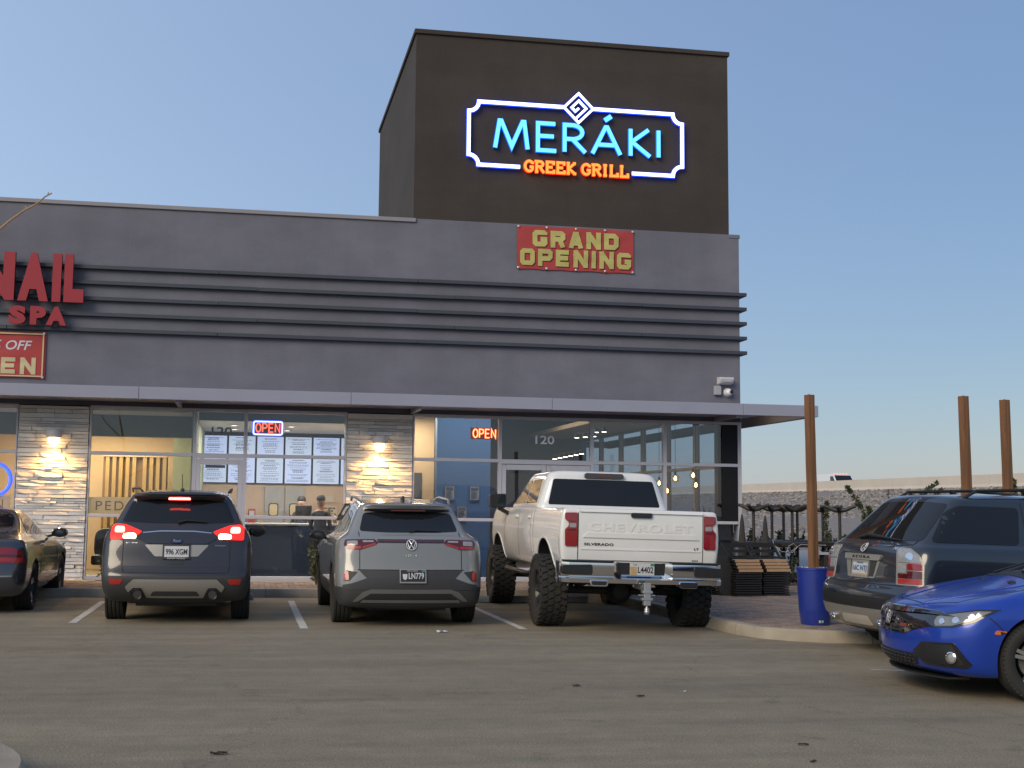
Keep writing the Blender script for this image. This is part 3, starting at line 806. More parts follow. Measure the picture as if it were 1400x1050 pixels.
M_OLIVE = mat("yellow_banner_print", (.44, .40, .13), .7, var=.06); M_DKRED = mat("dark_red_print", (.10, .012, .012), .7)
M_OFFW = mat("white_banner_print", (.55, .56, .62), .7); M_CREAMP = mat("cream_banner_print", (.52, .46, .26), .7)
def block_mesh(s, w, h, th, gap=.03):
    """heavy block capitals as a flat mesh in the XY plane"""
    e = .5
    BL = {'G': [[(.93, .78), (.93, .88), (.82, .97), (.18, .97), (.07, .86), (.07, .14), (.18, .03), (.82, .03), (.93, .14), (.93, .44), (.55, .44)]], 'R': [[(.07, -.1), (.07, .97), (.80, .97), (.93, .86), (.93, .60), (.80, .49), (.07, .49)], [(.62, .49), (.93, -.06)]],
          'A': [[(.06, -.08), (.42, .97), (.58, .97), (.94, -.08)], [(.22, .25), (.78, .25)]], 'N': [[(.07, -.1), (.07, 1.1)], [(.12, 1.02), (.88, -.02)], [(.93, -.1), (.93, 1.1)]], 'D': [[(.07, .03), (.07, .97), (.72, .97), (.93, .78), (.93, .22), (.72, .03), (.07, .03)]],
          'O': [[(.18, .03), (.07, .14), (.07, .86), (.18, .97), (.82, .97), (.93, .86), (.93, .14), (.82, .03), (.18, .03)]], 'P': [[(.07, -.1), (.07, .97), (.80, .97), (.93, .86), (.93, .56), (.80, .42), (.07, .42)]], 'E': [[(1.0, .97), (.07, .97), (.07, .03), (1.0, .03)], [(.1, .5), (.92, .5)]], 'I': [[(.5, -.1), (.5, 1.1)]]}
    wd = {'I': .42}; tot = sum(wd.get(c, 1) for c in s); u = (w - gap * (len(s) - 1)) / tot; x = 0; vs = []; fs = []; lay = 0
    for c in s:
        cw = u * wd.get(c, 1)
        for pl in BL[c]:
            lay += 1; P = [Vector((x + th / 2 + (cw - th) * a, th / 2 + (h - th) * max(0, min(1, b_)))) for a, b_ in pl]
            P = [Vector((q_.x, (h if b_ > 1.05 else (0 if b_ < -.05 else q_.y)))) for q_, (a, b_) in zip(P, pl)]
            k = MB(); strokes(k, [[(q_.x, q_.y) for q_ in P]], th, 0, 1)
            for f in k.f:
                if len(f) == 4 and all(abs(k.v[i][1]) < 1e-6 for i in f):
                    o = len(vs); vs += [(k.v[i][0], max(0, min(h, k.v[i][2])), .0004 * lay) for i in f]; fs.append((o, o + 1, o + 2, o + 3))
        x += cw + gap
    me = bpy.data.meshes.new("t"); me.from_pydata(vs, [], fs); return me
t, bv = banner("grand_opening_banner", "red cloth banner reading GRAND OPENING in yellow below the dark tower", 4.99, 7.29, 6.0, 6.845, M_REDB, 3)
for dx_, dz_, m_, d in ((.018, -.016, M_DKRED, .003), (0, 0, M_OLIVE, .012)):
    print_on(t, bv, "GRAND", -.87 + dx_, .435 + dz_, 1.73, .335, m_, d, block=.096)
    print_on(t, bv, "OPENING", -1.11 + dx_, .07 + dz_, 2.22, .335, m_, d, block=.088)
t, bv = banner("discount_banner", "red banner with yellow border line reading % OFF and OPEN under the nail sign", -7.2, -3.53, 3.64, 4.47, M_REDB, 5)
print_on(t, bv, "% OFF", .90, .50, .70, .17, M_OFFW, .005, bold=.012, shear=.25)
print_on(t, bv, "OPEN", .42, .07, 1.27, .30, M_CREAMP, .005, block=.074)
k = MB(); strokes(k, [[(-1.79, .04), (1.79, .04), (1.79, .79), (-1.79, .79), (-1.79, .04)]], .022, -.036, -.03); k.build("border_line", M_CREAMP, t)

# red channel letters
M_REDL = mat("red_channel_letter", (.30, .024, .03), .35, var=.08)
M_REDR = mat("red_letter_return", (.13, .012, .016), .45)
N = thing("nail_spa_sign", "raised red channel letters reading NAIL SPA across the fins", "sign", (-3.9, 0, 4.57))
def chan(s, xa, xb, za, zb, bold=.05, dy=.1):
    me = text_mesh(s, xb - xa, zb - za, depth=dy, bold=bold)
    me.transform(Matrix.Translation((xa + 3.9, -.155, za - 4.57)) @ FRONT); me.materials.append(M_REDL); me.materials.append(M_REDR)
    for p in me.polygons: p.material_index = 0 if abs(p.normal.y) > .7 else 1
    me.name = "letter"; o = link(bpy.data.objects.new("letter", me), N)
    k = MB(); k.box(xa + 3.9 + .06, xa + 3.9 + .1, -.156, .003, (za + zb) / 2 - 4.57, (za + zb) / 2 - 4.53); k.build("standoff", M_SIGNB, o)
for s, xa, xb in (("N", -4.72, -4.08), ("A", -4.02, -3.50), ("I", -3.44, -3.29), ("L", -3.24, -2.90)): chan(s, xa, xb, 4.99, 5.85, .07)
for s, xa, xb in (("S", -4.15, -3.86), ("P", -3.79, -3.52), ("A", -3.52, -3.17)): chan(s, xa, xb, 4.57, 4.9, .07)

# window neon signs
def neon_open(x, z, w, h, border, label, mfront, mback):
    t = thing("open_sign", label, "neon sign", (x, .14, z))
    sub = {'O': [arc(.5, .5, .45, .5, 0, 360, 14)], 'P': [[(.1, 0), (.1, 1), (.5, 1)] + arc(.5, .73, .4, .27, 80, -80, 7) + [(.1, .46)]], 'E': [[(.9, 1), (.1, 1), (.1, 0), (.9, 0)], [(.1, .5), (.8, .5)]], 'N': [[(.1, 0), (.1, 1), (.9, 0), (.9, 1)]]}
    lw = w / 4
    if border:
        k = MB(); k.box(-.045, w + .045, .03, .05, -.06, h + .05); k.build("backing", M_BLACK, t)
        k = MB(); pl = round_poly([(-.03, -.045), (w + .03, -.045), (w + .03, h + .035), (-.03, h + .035)], .04, 4); pl = pl + [pl[0]]
        strokes(k, [pl], .022, -.01, 0); o = k.build("border_tube", G_WHITE, t)
        k = MB(); strokes(k, [pl], .05, .002, .012); k.build("border_glow", G_BLUE, o)
    else:
        k = MB(); k.box(-.03, w + .02, .03, .04, -.03, h + .03); k.build("backing", mat("dark_red_acrylic", (.12, .01, .01), .4), t)
    for i, ch_ in enumerate("OPEN"):
        P = [[(lw * (i + .08 + .84 * a), h * b_) for a, b_ in pl] for pl in sub[ch_]]
        k = MB(); strokes(k, P, .017, -.01, 0); o = k.build("letter_tube", mfront, t)
        k = MB(); strokes(k, P, .031, .002, .012); k.build("tube_glow", mback, o)
    k = MB(); k.bar((w * .2, .035, h), (w * .2, .035, 3.1 - z), .004); k.bar((w * .8, .035, h), (w * .8, .035, 3.1 - z), .004); k.build("hanging_wire", M_BLACK, t)
neon_open(.175, 2.80, .46, .155, True, "red neon OPEN sign in a white and blue border above the menu screens", glow("lit_pink_red_neon", (1.0, .16, .08), 2.4), G_REDN)
neon_open(4.2, 2.79, .46, .155, False, "borderless yellow and red neon OPEN sign in the pane left of the white number 120", G_YEL, G_RED)
t = thing("ring_sign", "round blue neon ring hanging in the leftmost salon window", "neon sign", (-4.33, .14, 1.86))
k = MB(); k.tube(arc(0, 0, .27, .27, 0, 360, 40)[:-1] and [(a, 0, b_) for a, b_ in arc(0, 0, .27, .27, 0, 360, 40)[:-1]], .022, 8, closed=True); k.build("ring_tube", glow("lit_deep_blue_neon", (.03, .10, 1.0), 3.2), t, sm=True)
k = MB(); k.tube([(a, .02, b_) for a, b_ in arc(0, 0, .3, .3, 0, 360, 40)[:-1]], .012, 6, closed=True); k.build("ring_halo", G_BLUE, t, sm=True)
k = MB(); k.bar((0, .01, .29), (0, .01, 1.24), .005); k.build("hanging_wire", M_BLACK, t)

# ------------------------------------------------------------------ lamps and cameras on the wall
def wall_lamp(x, z, label):
    t = thing("wall_lamp", label, "wall lamp", (x, -.06, z), group="sconces on the stone piers")
    k = MB(); k.lathe([(.13, -.06), (.135, .06), (.12, .08), (0, .085)], 20, c=(0, -.13, .04)); k.build("shade", M_GREYP, t, sm=True)
    k = MB(); k.box(-.06, .06, -.05, .05, -.02, .1); k.build("wall_plate", M_GREYP, t, bevel=.008)
    k = MB(); k.lathe([(0, -.16), (.06, -.145), (.095, -.08), (.085, -.02), (0, -.01)], 16, c=(0, -.13, -.01)); k.build("bulb", G_WARM, t, sm=True)
    ld = bpy.data.lights.new("sconce_light", 'SPOT'); ld.energy = 95; ld.color = (1, .50, .13); ld.spot_size = R(165); ld.spot_blend = .7; ld.shadow_soft_size = .05
    lo = bpy.data.objects.new("sconce_light", ld); link(lo, t); lo.location = (0, -.15, -.20); lo.rotation_euler = (R(-8), 0, 0)
wall_lamp(-3.30, 2.62, "lit sconce throwing warm light down the left stone pier behind the sedan")
wall_lamp(2.42, 2.64, "lit sconce throwing warm light down the middle stone pier behind the grey electric SUV")
t = thing("security_camera", "white dome security camera at the right end of the facade above the canopy", "camera", (9.17, 0, 3.76))
k = MB(); k.lathe([(.085, .003), (.085, -.05), (.07, -.07)], 20, 'y'); k.build("base", M_GREYP, t, sm=True)
bm = bmesh.new(); bmesh.ops.create_uvsphere(bm, u_segments=20, v_segments=12, radius=.068)
me = bpy.data.meshes.new("eyeball"); bm.to_mesh(me); bm.free(); me.materials.append(mat("white_camera_shell", (.7, .7, .72), .35)); smooth(me)
o = link(bpy.data.objects.new("eyeball", me), t); o.location = (0, -.09, 0)
k = MB(); k.lathe([(.035, -.002), (.035, -.02), (.02, -.024)], 16, 'y', (.03, -.145, .005)); k.build("lens", mat("black_lens", (.01, .01, .012), .1), t, sm=True)
t = thing("flood_light", "small grey box floodlight above the dome camera at the facade end", "light fixture", (9.1, 0, 3.98))
k = MB(); k.prism([(-.002, .07), (-.2, .055), (-.2, .02), (-.15, -.06), (-.002, -.08)], -.14, .14, 'yz'); k.build("housing", M_GREYP, t, bevel=.012)
k = MB(); k.box(-.09, .09, -.196, -.16, -.03, -.005); k.build("lens", mat("frosted_lens", (.4, .4, .42), .4), t)
t = thing("junction_box", "small clear junction box left of the dome camera", "box", (8.96, 0, 3.79))
k = MB(); k.box(-.07, .07, -.08, .003, -.09, .09); k.build("box", mat("frosted_box", (.33, .33, .36), .3), t, bevel=.012)
k = MB(); k.tube([(0.03, -.02, .09), (.05, -.02, .14), (.09, -.02, .16)], .009, 6); k.build("conduit", M_GREYP, t)
t = thing("corner_camera", "small camera on the side wall just round the right corner", "camera", (XR, .5, 3.73))
k = MB(); k.lathe([(.06, -.003), (.06, .04), (.035, .06)], 14, 'x'); k.lathe([(.045, .05), (.05, .1), (.03, .13), (0, .135)], 14, 'x'); k.build("housing", M_GREYP, t, sm=True)

# ------------------------------------------------------------------ restaurant interior
G_SCREEN = glow("lit_menu_screen", (.63, .72, 1.0), .80); G_SCREEN2 = glow("lit_menu_screen_pale", (.66, .76, .95), .74)
M_INK = mat("screen_ink", (.10, .13, .24), .6)
def menu_screen(x0, x1, z0, z1, n, label, seed):
    t = thing("menu_screen", label, "screen", ((x0 + x1) / 2, 4.42, z0), group="menu screens over the counter")
    W_, H_ = x1 - x0, z1 - z0
    k = MB(); k.box(-W_ / 2, W_ / 2, 0, .06, 0, H_); k.build("bezel", M_BLACK, t, bevel=.005)
    k = MB(); k.box(-W_ / 2 + .014, W_ / 2 - .014, -.006, -.001, .014, H_ - .014); d = k.build("display", G_SCREEN if n % 2 else G_SCREEN2, t)
    rr = random.Random(seed); k = MB(); z = H_ - .06
    while z > .05:
        big = rr.random() < .22; hh = .018 if big else .010
        half = W_ * rr.uniform(.16, .25) if big else W_ * rr.uniform(.2, .4); x = -half
        while x < half:
            w = rr.uniform(.012, .05); k.box(x, min(x + w, half), -.009, -.0065, z, z + hh); x += w + .011
        z -= hh + rr.choice((.012, .016, .03))
    k.build("printed_lines", M_INK, d)
for i in range(6):
    xa = -.96 + i * .605
    lab = ["first", "second", "third", "fourth", "fifth", "sixth"][i]
    menu_screen(xa, xa + .59, 2.545, 2.965, i + 1, "lit menu screen, %s from the left in the upper row above the counter" % lab, 20 + i)
    menu_screen(xa, xa + .59, 1.935, 2.50, i, "lit menu screen, %s from the left in the lower row above the counter" % lab, 40 + i)
# kitchen doors with round cornered ports
kd = thing("kitchen_door", "pair of grey swing doors with round cornered windows behind the counter", "door", (.88, 4.48, .06))
for s, xa in ((-1, -.43), (1, .01)):
    k = MB(); k.box(xa, xa + .42, -.03, .02, 0, 1.82); l = k.build("leaf", mat("grey_door_paint", (.33, .33, .33), .5), kd, bevel=.004)
    pp = round_poly([(xa + .09, 1.18), (xa + .3, 1.18), (xa + .3, 1.46), (xa + .09, 1.46)], .06, 4)
    k = MB(); k.prism(pp, -.045, -.031, 'xz'); f = k.build("port_frame", M_BLACK, l)
    pp2 = round_poly([(xa + .11, 1.2), (xa + .28, 1.2), (xa + .28, 1.44), (xa + .11, 1.44)], .05, 4)
    k = MB(); k.prism(pp2, -.05, -.046, 'xz'); k.build("port_glass", glow("lit_kitchen_glass", (.85, .62, .30), .5), l)
sg = MB(); sg.box(1.68, 2.02, 4.47, 4.495, 1.26, 1.47); sgo = tag(sg.build("capacity_sign", mat("cream_sign_card", (.55, .48, .38), .7)), "small printed MAXIMUM ROOM CAPACITY sign on the tan wall beside the kitchen doors", "sign")
for i, s in enumerate(("MAXIMUM", "ROOM", "CAPACITY")):
    w = (.25, .16, .27)[i]; text("lettering", s, 1.85 - w / 2, 4.467, 1.405 - i * .06, w, .04, M_BLACK, sgo, bold=.03)
k = MB(); k.box(1.76, 1.94, 4.47, 4.495, 1.55, 1.70); tag(k.build("notice_card", mat("pale_card", (.5, .44, .36), .7)), "small pale notice card above the capacity sign", "notice")
ct = thing("service_counter", "long navy fronted service counter with pale top", "counter", (.4, 2.1, .06))
k = MB(); k.box(-1.2, 1.95, -.25, .35, .02, 1.02); k.build("front", M_NAVY, ct, bevel=.01)
k = MB(); k.box(-1.24, 1.98, -.3, .4, 1.022, 1.065); k.build("top", mat("pale_stone_top", (.42, .40, .38), .4), ct, bevel=.006)
k = MB(); k.box(-.06, .06, -.03, .03, 1.07, 1.1); k.box(-.02, .02, -.015, .015, 1.1, 1.24); k.box(-.17, .17, -.02, .01, 1.18, 1.42)
reg = k.build("order_terminal", M_BLACK, bevel=.008); reg.location = (1.18, 2.1, .06); reg.rotation_euler.z = .3; tag(reg, "black order terminal standing on the navy counter", "terminal")
for i, (xx, hh) in enumerate(((1.55, .22), (1.68, .3), (1.8, .2))):
    k = MB(); k.lathe([(.035, 0), (.04, .02), (.04, hh * .7), (.018, hh * .85), (.018, hh), (0, hh)], 12); o = k.build("bottle", mat("amber_bottle", (.18, .11, .05), .25), sm=True); o.location = (xx, 2.0, 1.126)
    tag(o, ("short amber bottle at the left of the row on the counter", "tall amber bottle in the middle of the row on the counter", "squat amber bottle at the right end of the counter row")[i], "bottle")
k = MB(); k.box(.1, .24, 2.0, 2.12, 1.126, 1.4); o = tag(k.build("flyer_stand", mat("red_printed_card", (.42, .08, .07), .6)), "red printed flyer stand at the left end of the counter", "stand")
k = MB(); k.box(.12, .22, 1.995, 1.999, 1.2, 1.36); k.build("flyer", M_OFFW, o)
k = MB(); k.box(-.86, 1.9, 3.9, 4.4, .06, .95); k.box(.0, .3, 3.9, 4.3, .955, 1.2); tag(k.build("back_counter", mat("steel_bench", (.3, .3, .31), .35, metal=.6)), "steel back counter below the menu screens", "counter")
# posters on the blue wall
for i, (xa, za) in enumerate(((3.98, 1.62), (4.49, 1.62), (4.235, 1.22))):
    t = thing("poster", ("small framed notice on the blue wall, nearer the stone pier", "small framed notice on the blue wall, nearer the glass door", "small framed notice on the blue wall, lower than the other two")[i], "poster", (xa, 1.985, za))
    k = MB(); k.box(0, .21, -.015, .012, 0, .29); k.build("frame", mat("thin_grey_frame", (.12, .12, .13), .5), t)
    k = MB(); k.box(.012, .198, -.02, -.0155, .012, .278); p = k.build("print", mat("grey_print", (.34, .37, .40), .6), t)
    k = MB(); rr = random.Random(i); k.box(.03, .18, -.024, -.021, .2, .262)
    for j in range(9): k.box(.03, .03 + rr.uniform(.09, .15), -.024, -.021, .03 + j * .018, .038 + j * .018)
    k.build("printed_lines", mat("print_ink", (.12, .13, .15), .6), p)
k = MB(); k.box(3.56, 3.72, 3.36, 3.398, .06, 2.2); tag(k.build("niche_door", M_DARKP), "narrow dark door in the cream niche left of the blue wall", "door")
k = MB(); k.box(3.12, 3.8, 2.9, 3.3, .06, 1.25); tag(k.build("host_stand", mat("honey_wood", (.46, .29, .13), .5)), "pale wooden stand in the cream niche", "stand")
# ceiling track heads: every head is a part of its track
def track(name, label, pts, m_=None):
    t = thing(name, label, "lights", pts[0])
    o0 = Vector(pts[0]); k = MB(); k.bar(Vector((0, 0, .09)), Vector(pts[-1]) - o0 + Vector((0, 0, .09)), .03); k.build("track", M_BLACK, t)
    for p in pts:
        k = MB(); k.lathe([(.055, 0), (.05, .085), (0, .09)], 12, c=tuple(Vector(p) - o0)); h = k.build("lamp_head", M_BLACK, t, sm=True)
        k = MB(); k.lathe([(0, -.012), (.05, -.008), (.052, .0), (0, .001)], 12, c=tuple(Vector(p) - o0)); k.build("lamp", G_TRK, h, sm=True)
G_TRK = glow("lit_track_lamp", (1.0, .82, .62), 9.0)
track("track_light", "short row of lit ceiling lamps above the yellow OPEN sign", [(4.72 + .075 * i, 4 - .25 * i, 3.19 + .035 * i) for i in range(3)])
track("track_light", "row of three lit ceiling lamps right of the white number 120", [(7.27 + .11 * i, 4 - .3 * i, 3.06 + .0 * i) for i in range(3)])
track("track_light", "long row of six lit ceiling lamps above the double doors", [(6.82 + .09 * i, 4.2 - .12 * i, 2.585 + .02 * i) for i in range(6)])
track("track_light", "pair of lit ceiling lamps beside the mullion right of the doors", [(7.72 + .12 * i, 4 - .2 * i, 3.19) for i in range(2)])
for i in range(4):
    t = thing("ceiling_light", "lit round downlight, %s along the soffit at the top of the restaurant window" % ("first", "second", "third", "last")[i], "light", (.62 + .36 * i, .55, 3.255), group="downlights")
    k = MB(); k.lathe([(.07, .012), (.075, 0), (.06, -.005), (0, -.006)], 14); k.build("rim", M_GREYP, t); k = MB(); k.lathe([(.055, -.008), (0, -.012)], 14); k.build("lamp", G_TRK, t)
for i, (xx, yy) in enumerate(((-.22, 2.0), (-.22, 3.3), (.9, 2.0), (.86, 3.3), (2.1, 2.6))):
    t = thing("ceiling_light", "lit flush lamp in the white restaurant ceiling, %s" % ("left nearer the window", "left nearer the screens", "centre nearer the window", "centre nearer the screens", "right end by the pier")[i], "light", (xx, yy, 3.035), group="flush ceiling lamps")
    k = MB(); k.lathe([(.1, .004), (.1, -.012), (.085, -.015)], 18); k.build("rim", M_GREYP, t); k = MB(); k.lathe([(.083, -.013), (0, -.02)], 18); k.build("lamp", glow("lit_flush_lamp", (1.0, .75, .6), 5.0), t)
# pendant bulbs
M_BULB = glass_mat("bulb_glass", (1.0, .86, .66), 1.35)
for i, (xx, yy, zz) in enumerate(((8.62, 1.4, 2.12), (9.0, 1.4, 2.19), (8.98, 1.2, 1.99), (8.48, 1.5, 1.87), (8.9, 3.2, 2.06))):
    lab = ("upper pendant globe left of the two by the corner", "highest pendant globe near the dark corner panel", "pendant globe just below the highest one", "lowest pendant globe beside the mullion", "small far pendant globe deeper in the dining room")[i]
    t = thing("pendant_lamp", "lit amber " + lab, "pendant lamp", (xx, yy, zz), group="globe pendants in the dining room")
    bm = bmesh.new(); bmesh.ops.create_uvsphere(bm, u_segments=16, v_segments=10, radius=.085); me = bpy.data.meshes.new("globe"); bm.to_mesh(me); bm.free(); me.materials.append(M_BULB); smooth(me); link(bpy.data.objects.new("globe", me), t)
    k = MB(); k.lathe([(0, -.045), (.028, -.02), (.03, .01), (.012, .05), (0, .055)], 10); k.build("filament", glow("lit_filament", (1.0, .55, .18), 16.0), t, sm=True)
    k = MB(); k.lathe([(.025, .075), (.025, .13), (.0, .14)], 10); k.build("socket", M_BLACK, t)
    k = MB(); k.bar((0, 0, .13), (0, 0, (3.9 if yy < 2.4 else 3.4) - zz), .008); k.build("cord", M_BLACK, t)
# spiky plants inside the corner window
def spiky(x, y, z, n, h, label, seed):
    rr = random.Random(seed); t = thing("spiky_plant", label, "plant", (x, y, z))
    k = MB(); k.lathe([(.12, 0), (.15, .28), (.13, .28), (0, .24)], 14); k.build("pot", M_NAVY, t, sm=True)
    for i in range(n):
        a = rr.uniform(0, 6.28); l = h * rr.uniform(.6, 1); w = rr.uniform(.02, .035); b0 = Vector((.06 * math.cos(a), .06 * math.sin(a), .25)); tip = b0 + Vector((math.cos(a) * l * .35, math.sin(a) * l * .35, l)); sd = Vector((-math.sin(a), math.cos(a), 0)) * w; mid = b0.lerp(tip, .5) + Vector((0, 0, .06))
        k = MB(); k.add([b0 - sd, b0 + sd, mid + sd, tip, mid - sd, mid + Vector((.012, .012, 0))], [(0, 1, 2, 5), (0, 5, 4), (5, 2, 3), (5, 3, 4)]); k.build("leaf", mat("dark_leaf", (.02, .035, .025), .6), t)
k = MB(); k.box(8.0, 9.0, .5, .8, .06, .85); tag(k.build("window_ledge", M_NAVY), "dark navy ledge under the spiky plants inside the corner window", "ledge")
spiky(8.25, .65, .852, 11, .45, "spiky dark plant on the ledge inside the corner window, nearest the pickup", 1)
spiky(8.6, .65, .852, 12, .4, "spiky dark plant on the ledge inside the corner window, middle one", 2)
spiky(8.9, .65, .852, 12, .5, "spiky dark plant on the ledge inside the corner window, nearest the dark panel", 3)
# room lamps, with a fill lamp added behind the dining glass (the photograph shows both rooms lit)
def area(name, x, y, z, sx, sy, e, c):
    l = bpy.data.lights.new(name, 'AREA'); l.shape = 'RECTANGLE'; l.size = sx; l.size_y = sy; l.energy = e; l.color = c
    o = link(bpy.data.objects.new(name, l)); o.location = (x, y, z); return o
area("salon_room_light", -3.0, 3.0, 3.08, 2.4, 2.4, 260, (1, .76, .42)); area("salon_room_light", -7.5, 3.0, 3.08, 2.4, 2.4, 260, (1, .76, .42))
area("restaurant_room_light", .8, 1.9, 3.0, 2.4, 1.4, 200, (1, .86, .70))
area("niche_light", 3.5, 2.6, 3.35, .5, .5, 50, (1, .8, .55))
area("dining_fill_light", 4.8, .9, 3.85, 3.0, .5, 70, (1, .92, .85)); area("dining_fill_light", 6.0, 5.5, 3.85, 2.5, 3, 110, (1, .82, .62))  # first lamp is added near the glass to brighten the blue wall

# ------------------------------------------------------------------ people behind the counter glass
M_SKIN = mat("skin", (.42, .24, .16), .55, var=.06); M_HAIR = mat("dark_hair", (.015, .012, .01), .6); M_SHIRT = mat("charcoal_shirt", (.045, .045, .05), .8)
def person(label, loc, rz, sc, hair_long, lean):
    t = thing("person", label, "person", loc, rz)
    V = [(0, 0, .95), (0, lean * .3, 1.15), (0, lean * .7, 1.35), (0, lean, 1.47), (0, lean + .01, 1.55), (0, lean + .03, 1.66), (0, lean + .03, 1.76)]
    Rr = [.15, .14, .16, .10, .060, .108, .092]; E_ = [(0, 1), (1, 2), (2, 3), (3, 4), (4, 5), (5, 6)]
    def chain(st, pts, rs):
        p = st
        for q_, r_ in zip(pts, rs): V.append(q_); Rr.append(r_); E_.append((p, len(V) - 1)); p = len(V) - 1
        return p
    for s in (-1, 1):
        chain(0, [(s * .09, 0, .88), (s * .1, .01, .5), (s * .1, 0, .1), (s * .1, .12, .04)], [.1, .065, .045, .04])
        w = chain(3, [(s * .17, lean, 1.42), (s * .22, lean - .02, 1.15), (s * .17, lean + .2, 1.06)], [.065, .045, .032])
        hp = Vector(V[w]); pal = chain(w, [tuple(hp + Vector((-s * .01, .07, .0)))], [.032])
        for f_ in range(4):
            b0 = Vector(V[pal]); off = Vector((s * (.027 - .018 * f_), .03, 0))
            chain(pal, [tuple(b0 + off), tuple(b0 + off + Vector((0, .035 - .004 * abs(f_ - 1), -.012))), tuple(b0 + off + Vector((0, .055 - .006 * abs(f_ - 1), -.03)))], [.010, .009, .007])
        chain(w, [tuple(hp + Vector((-s * .035, .05, .0))), tuple(hp + Vector((-s * .05, .08, -.01)))], [.011, .009])
    me = bpy.data.meshes.new("body"); me.from_pydata(V, E_, []); o = bpy.data.objects.new("body", me); COL.objects.link(o)
    md = o.modifiers.new("s", 'SKIN'); sk = me.skin_vertices[0].data
    for i, r_ in enumerate(Rr): sk[i].radius = (r_, r_ * (.72 if i < 4 else 1))
    sk[0].use_root = True
    o.modifiers.new("b", 'SUBSURF').levels = 2
    dg = bpy.context.evaluated_depsgraph_get(); m2 = bpy.data.meshes.new_from_object(o.evaluated_get(dg)); bpy.data.objects.remove(o)
    m2.materials.clear(); m2.materials.append(M_SKIN); m2.materials.append(M_SHIRT); m2.materials.append(mat("dark_trousers", (.02, .022, .03), .8))
    for p in m2.polygons:
        c = p.center; p.material_index = 0 if (c.z > 1.49 or (c.y > lean + .12 and c.z > .9)) else (1 if c.z > .93 else 2); p.use_smooth = True
    m2.name = "body"; b_ = link(bpy.data.objects.new("body", m2), t); b_.scale = (sc, sc, sc)
    k = MB(); k.lathe([(0, .10), (.06, .09), (.095, .045), (.103, 0.0), (.098, -.03 if not hair_long else -.09)], 16, c=(0, lean + .005, 1.755)); h = k.build("hair", M_HAIR, t, sm=True); h.scale = (sc, sc * 1.02, sc)
    k = MB(); fy = lean + .128
    for s in (-1, 1): k.lathe([(0, .008), (.012, 0), (0, -.008)], 8, 'z', (s * .033, fy, 1.70))
    k.lathe([(0, .03), (.012, -.015), (.014, -.022), (0, -.028)], 8, 'z', (0, fy + .01, 1.68)); k.box(-.025, .025, fy - .01, fy, 1.625, 1.633)
    k.build("face", [mat("face_detail", (.2, .10, .07), .5)], t, sm=True).scale = (sc, sc, sc)
person("smiling staff member in dark shirt facing out behind the counter", (1.18, 3.0, .06), PI, .87, False, .04)
person("customer with dark hair seen from behind at the counter", (1.47, 1.45, .06), -.25, .88, False, .06)
# ------------------------------------------------------------------ vehicles
def itp(k, y):
    if not isinstance(k, (list, tuple)): return k
    if y <= k[0][0]: return k[0][1]
    for (a, va), (b_, vb) in zip(k, k[1:]):
        if y <= b_: return va + (vb - va) * (y - a) / (b_ - a)
    return k[-1][1]
def half_loop(row, ns=11):
    z, w, (yr, rb, rr), (yf, fb, fr) = row
    W = lambda y: itp(w, y); pts = []
    wr, wf = W(yr), W(yf); xr, xf = wr - rr, wf - fr
    for t in (0, .4, .8):
        x = xr * t; pts.append((x, yr + rb * (x / wr) ** 2))
    yc = yr + rb * (xr / wr) ** 2 + rr
    for a in (10, 45, 80): pts.append((xr + rr * math.sin(R(a)), yc - rr * math.cos(R(a))))
    yg = yf - fb * (xf / wf) ** 2 - fr
    for i in range(ns):
        y = yc + .03 + (yg - yc - .06) * i / (ns - 1); pts.append((W(y), y))
    for a in (80, 45, 10): pts.append((xf + fr * math.sin(R(a)), yg + fr * math.cos(R(a))))
    for t in (.8, .4, 0):
        x = xf * t; pts.append((x, yf - fb * (x / wf) ** 2))
    return [(x, y, itp(z, y)) for x, y in pts]
def loft(rows):
    H = [half_loop(r_) for r_ in rows]; n = len(H[0]); ring = []
    vs = []; fs = []
    for h in H:
        idx = []
        for p in h: vs.append(p); idx.append(len(vs) - 1)
        for p in h[-2:0:-1]: vs.append((-p[0], p[1], p[2])); idx.append(len(vs) - 1)
        ring.append(idx)
    m_ = len(ring[0])
    for a, b_ in zip(ring, ring[1:]):
        for i in range(m_): j = (i + 1) % m_; fs.append((a[i], a[j], b_[j], b_[i]))
    for rg, flip in ((ring[0], True), (ring[-1], False)):
        for i in range(n - 1):
            f = [rg[i], rg[i + 1], rg[(m_ - i - 1) % m_], rg[(m_ - i) % m_]]
            f2 = []
            for q_ in f:
                if q_ not in f2: f2.append(q_)
            if len(f2) > 2: fs.append(tuple(reversed(f2)) if flip else tuple(f2))
    return vs, fs
def eval_mesh(o):
    dg = bpy.context.evaluated_depsgraph_get(); dg.update()
    me = bpy.data.meshes.new_from_object(o.evaluated_get(dg)); return me
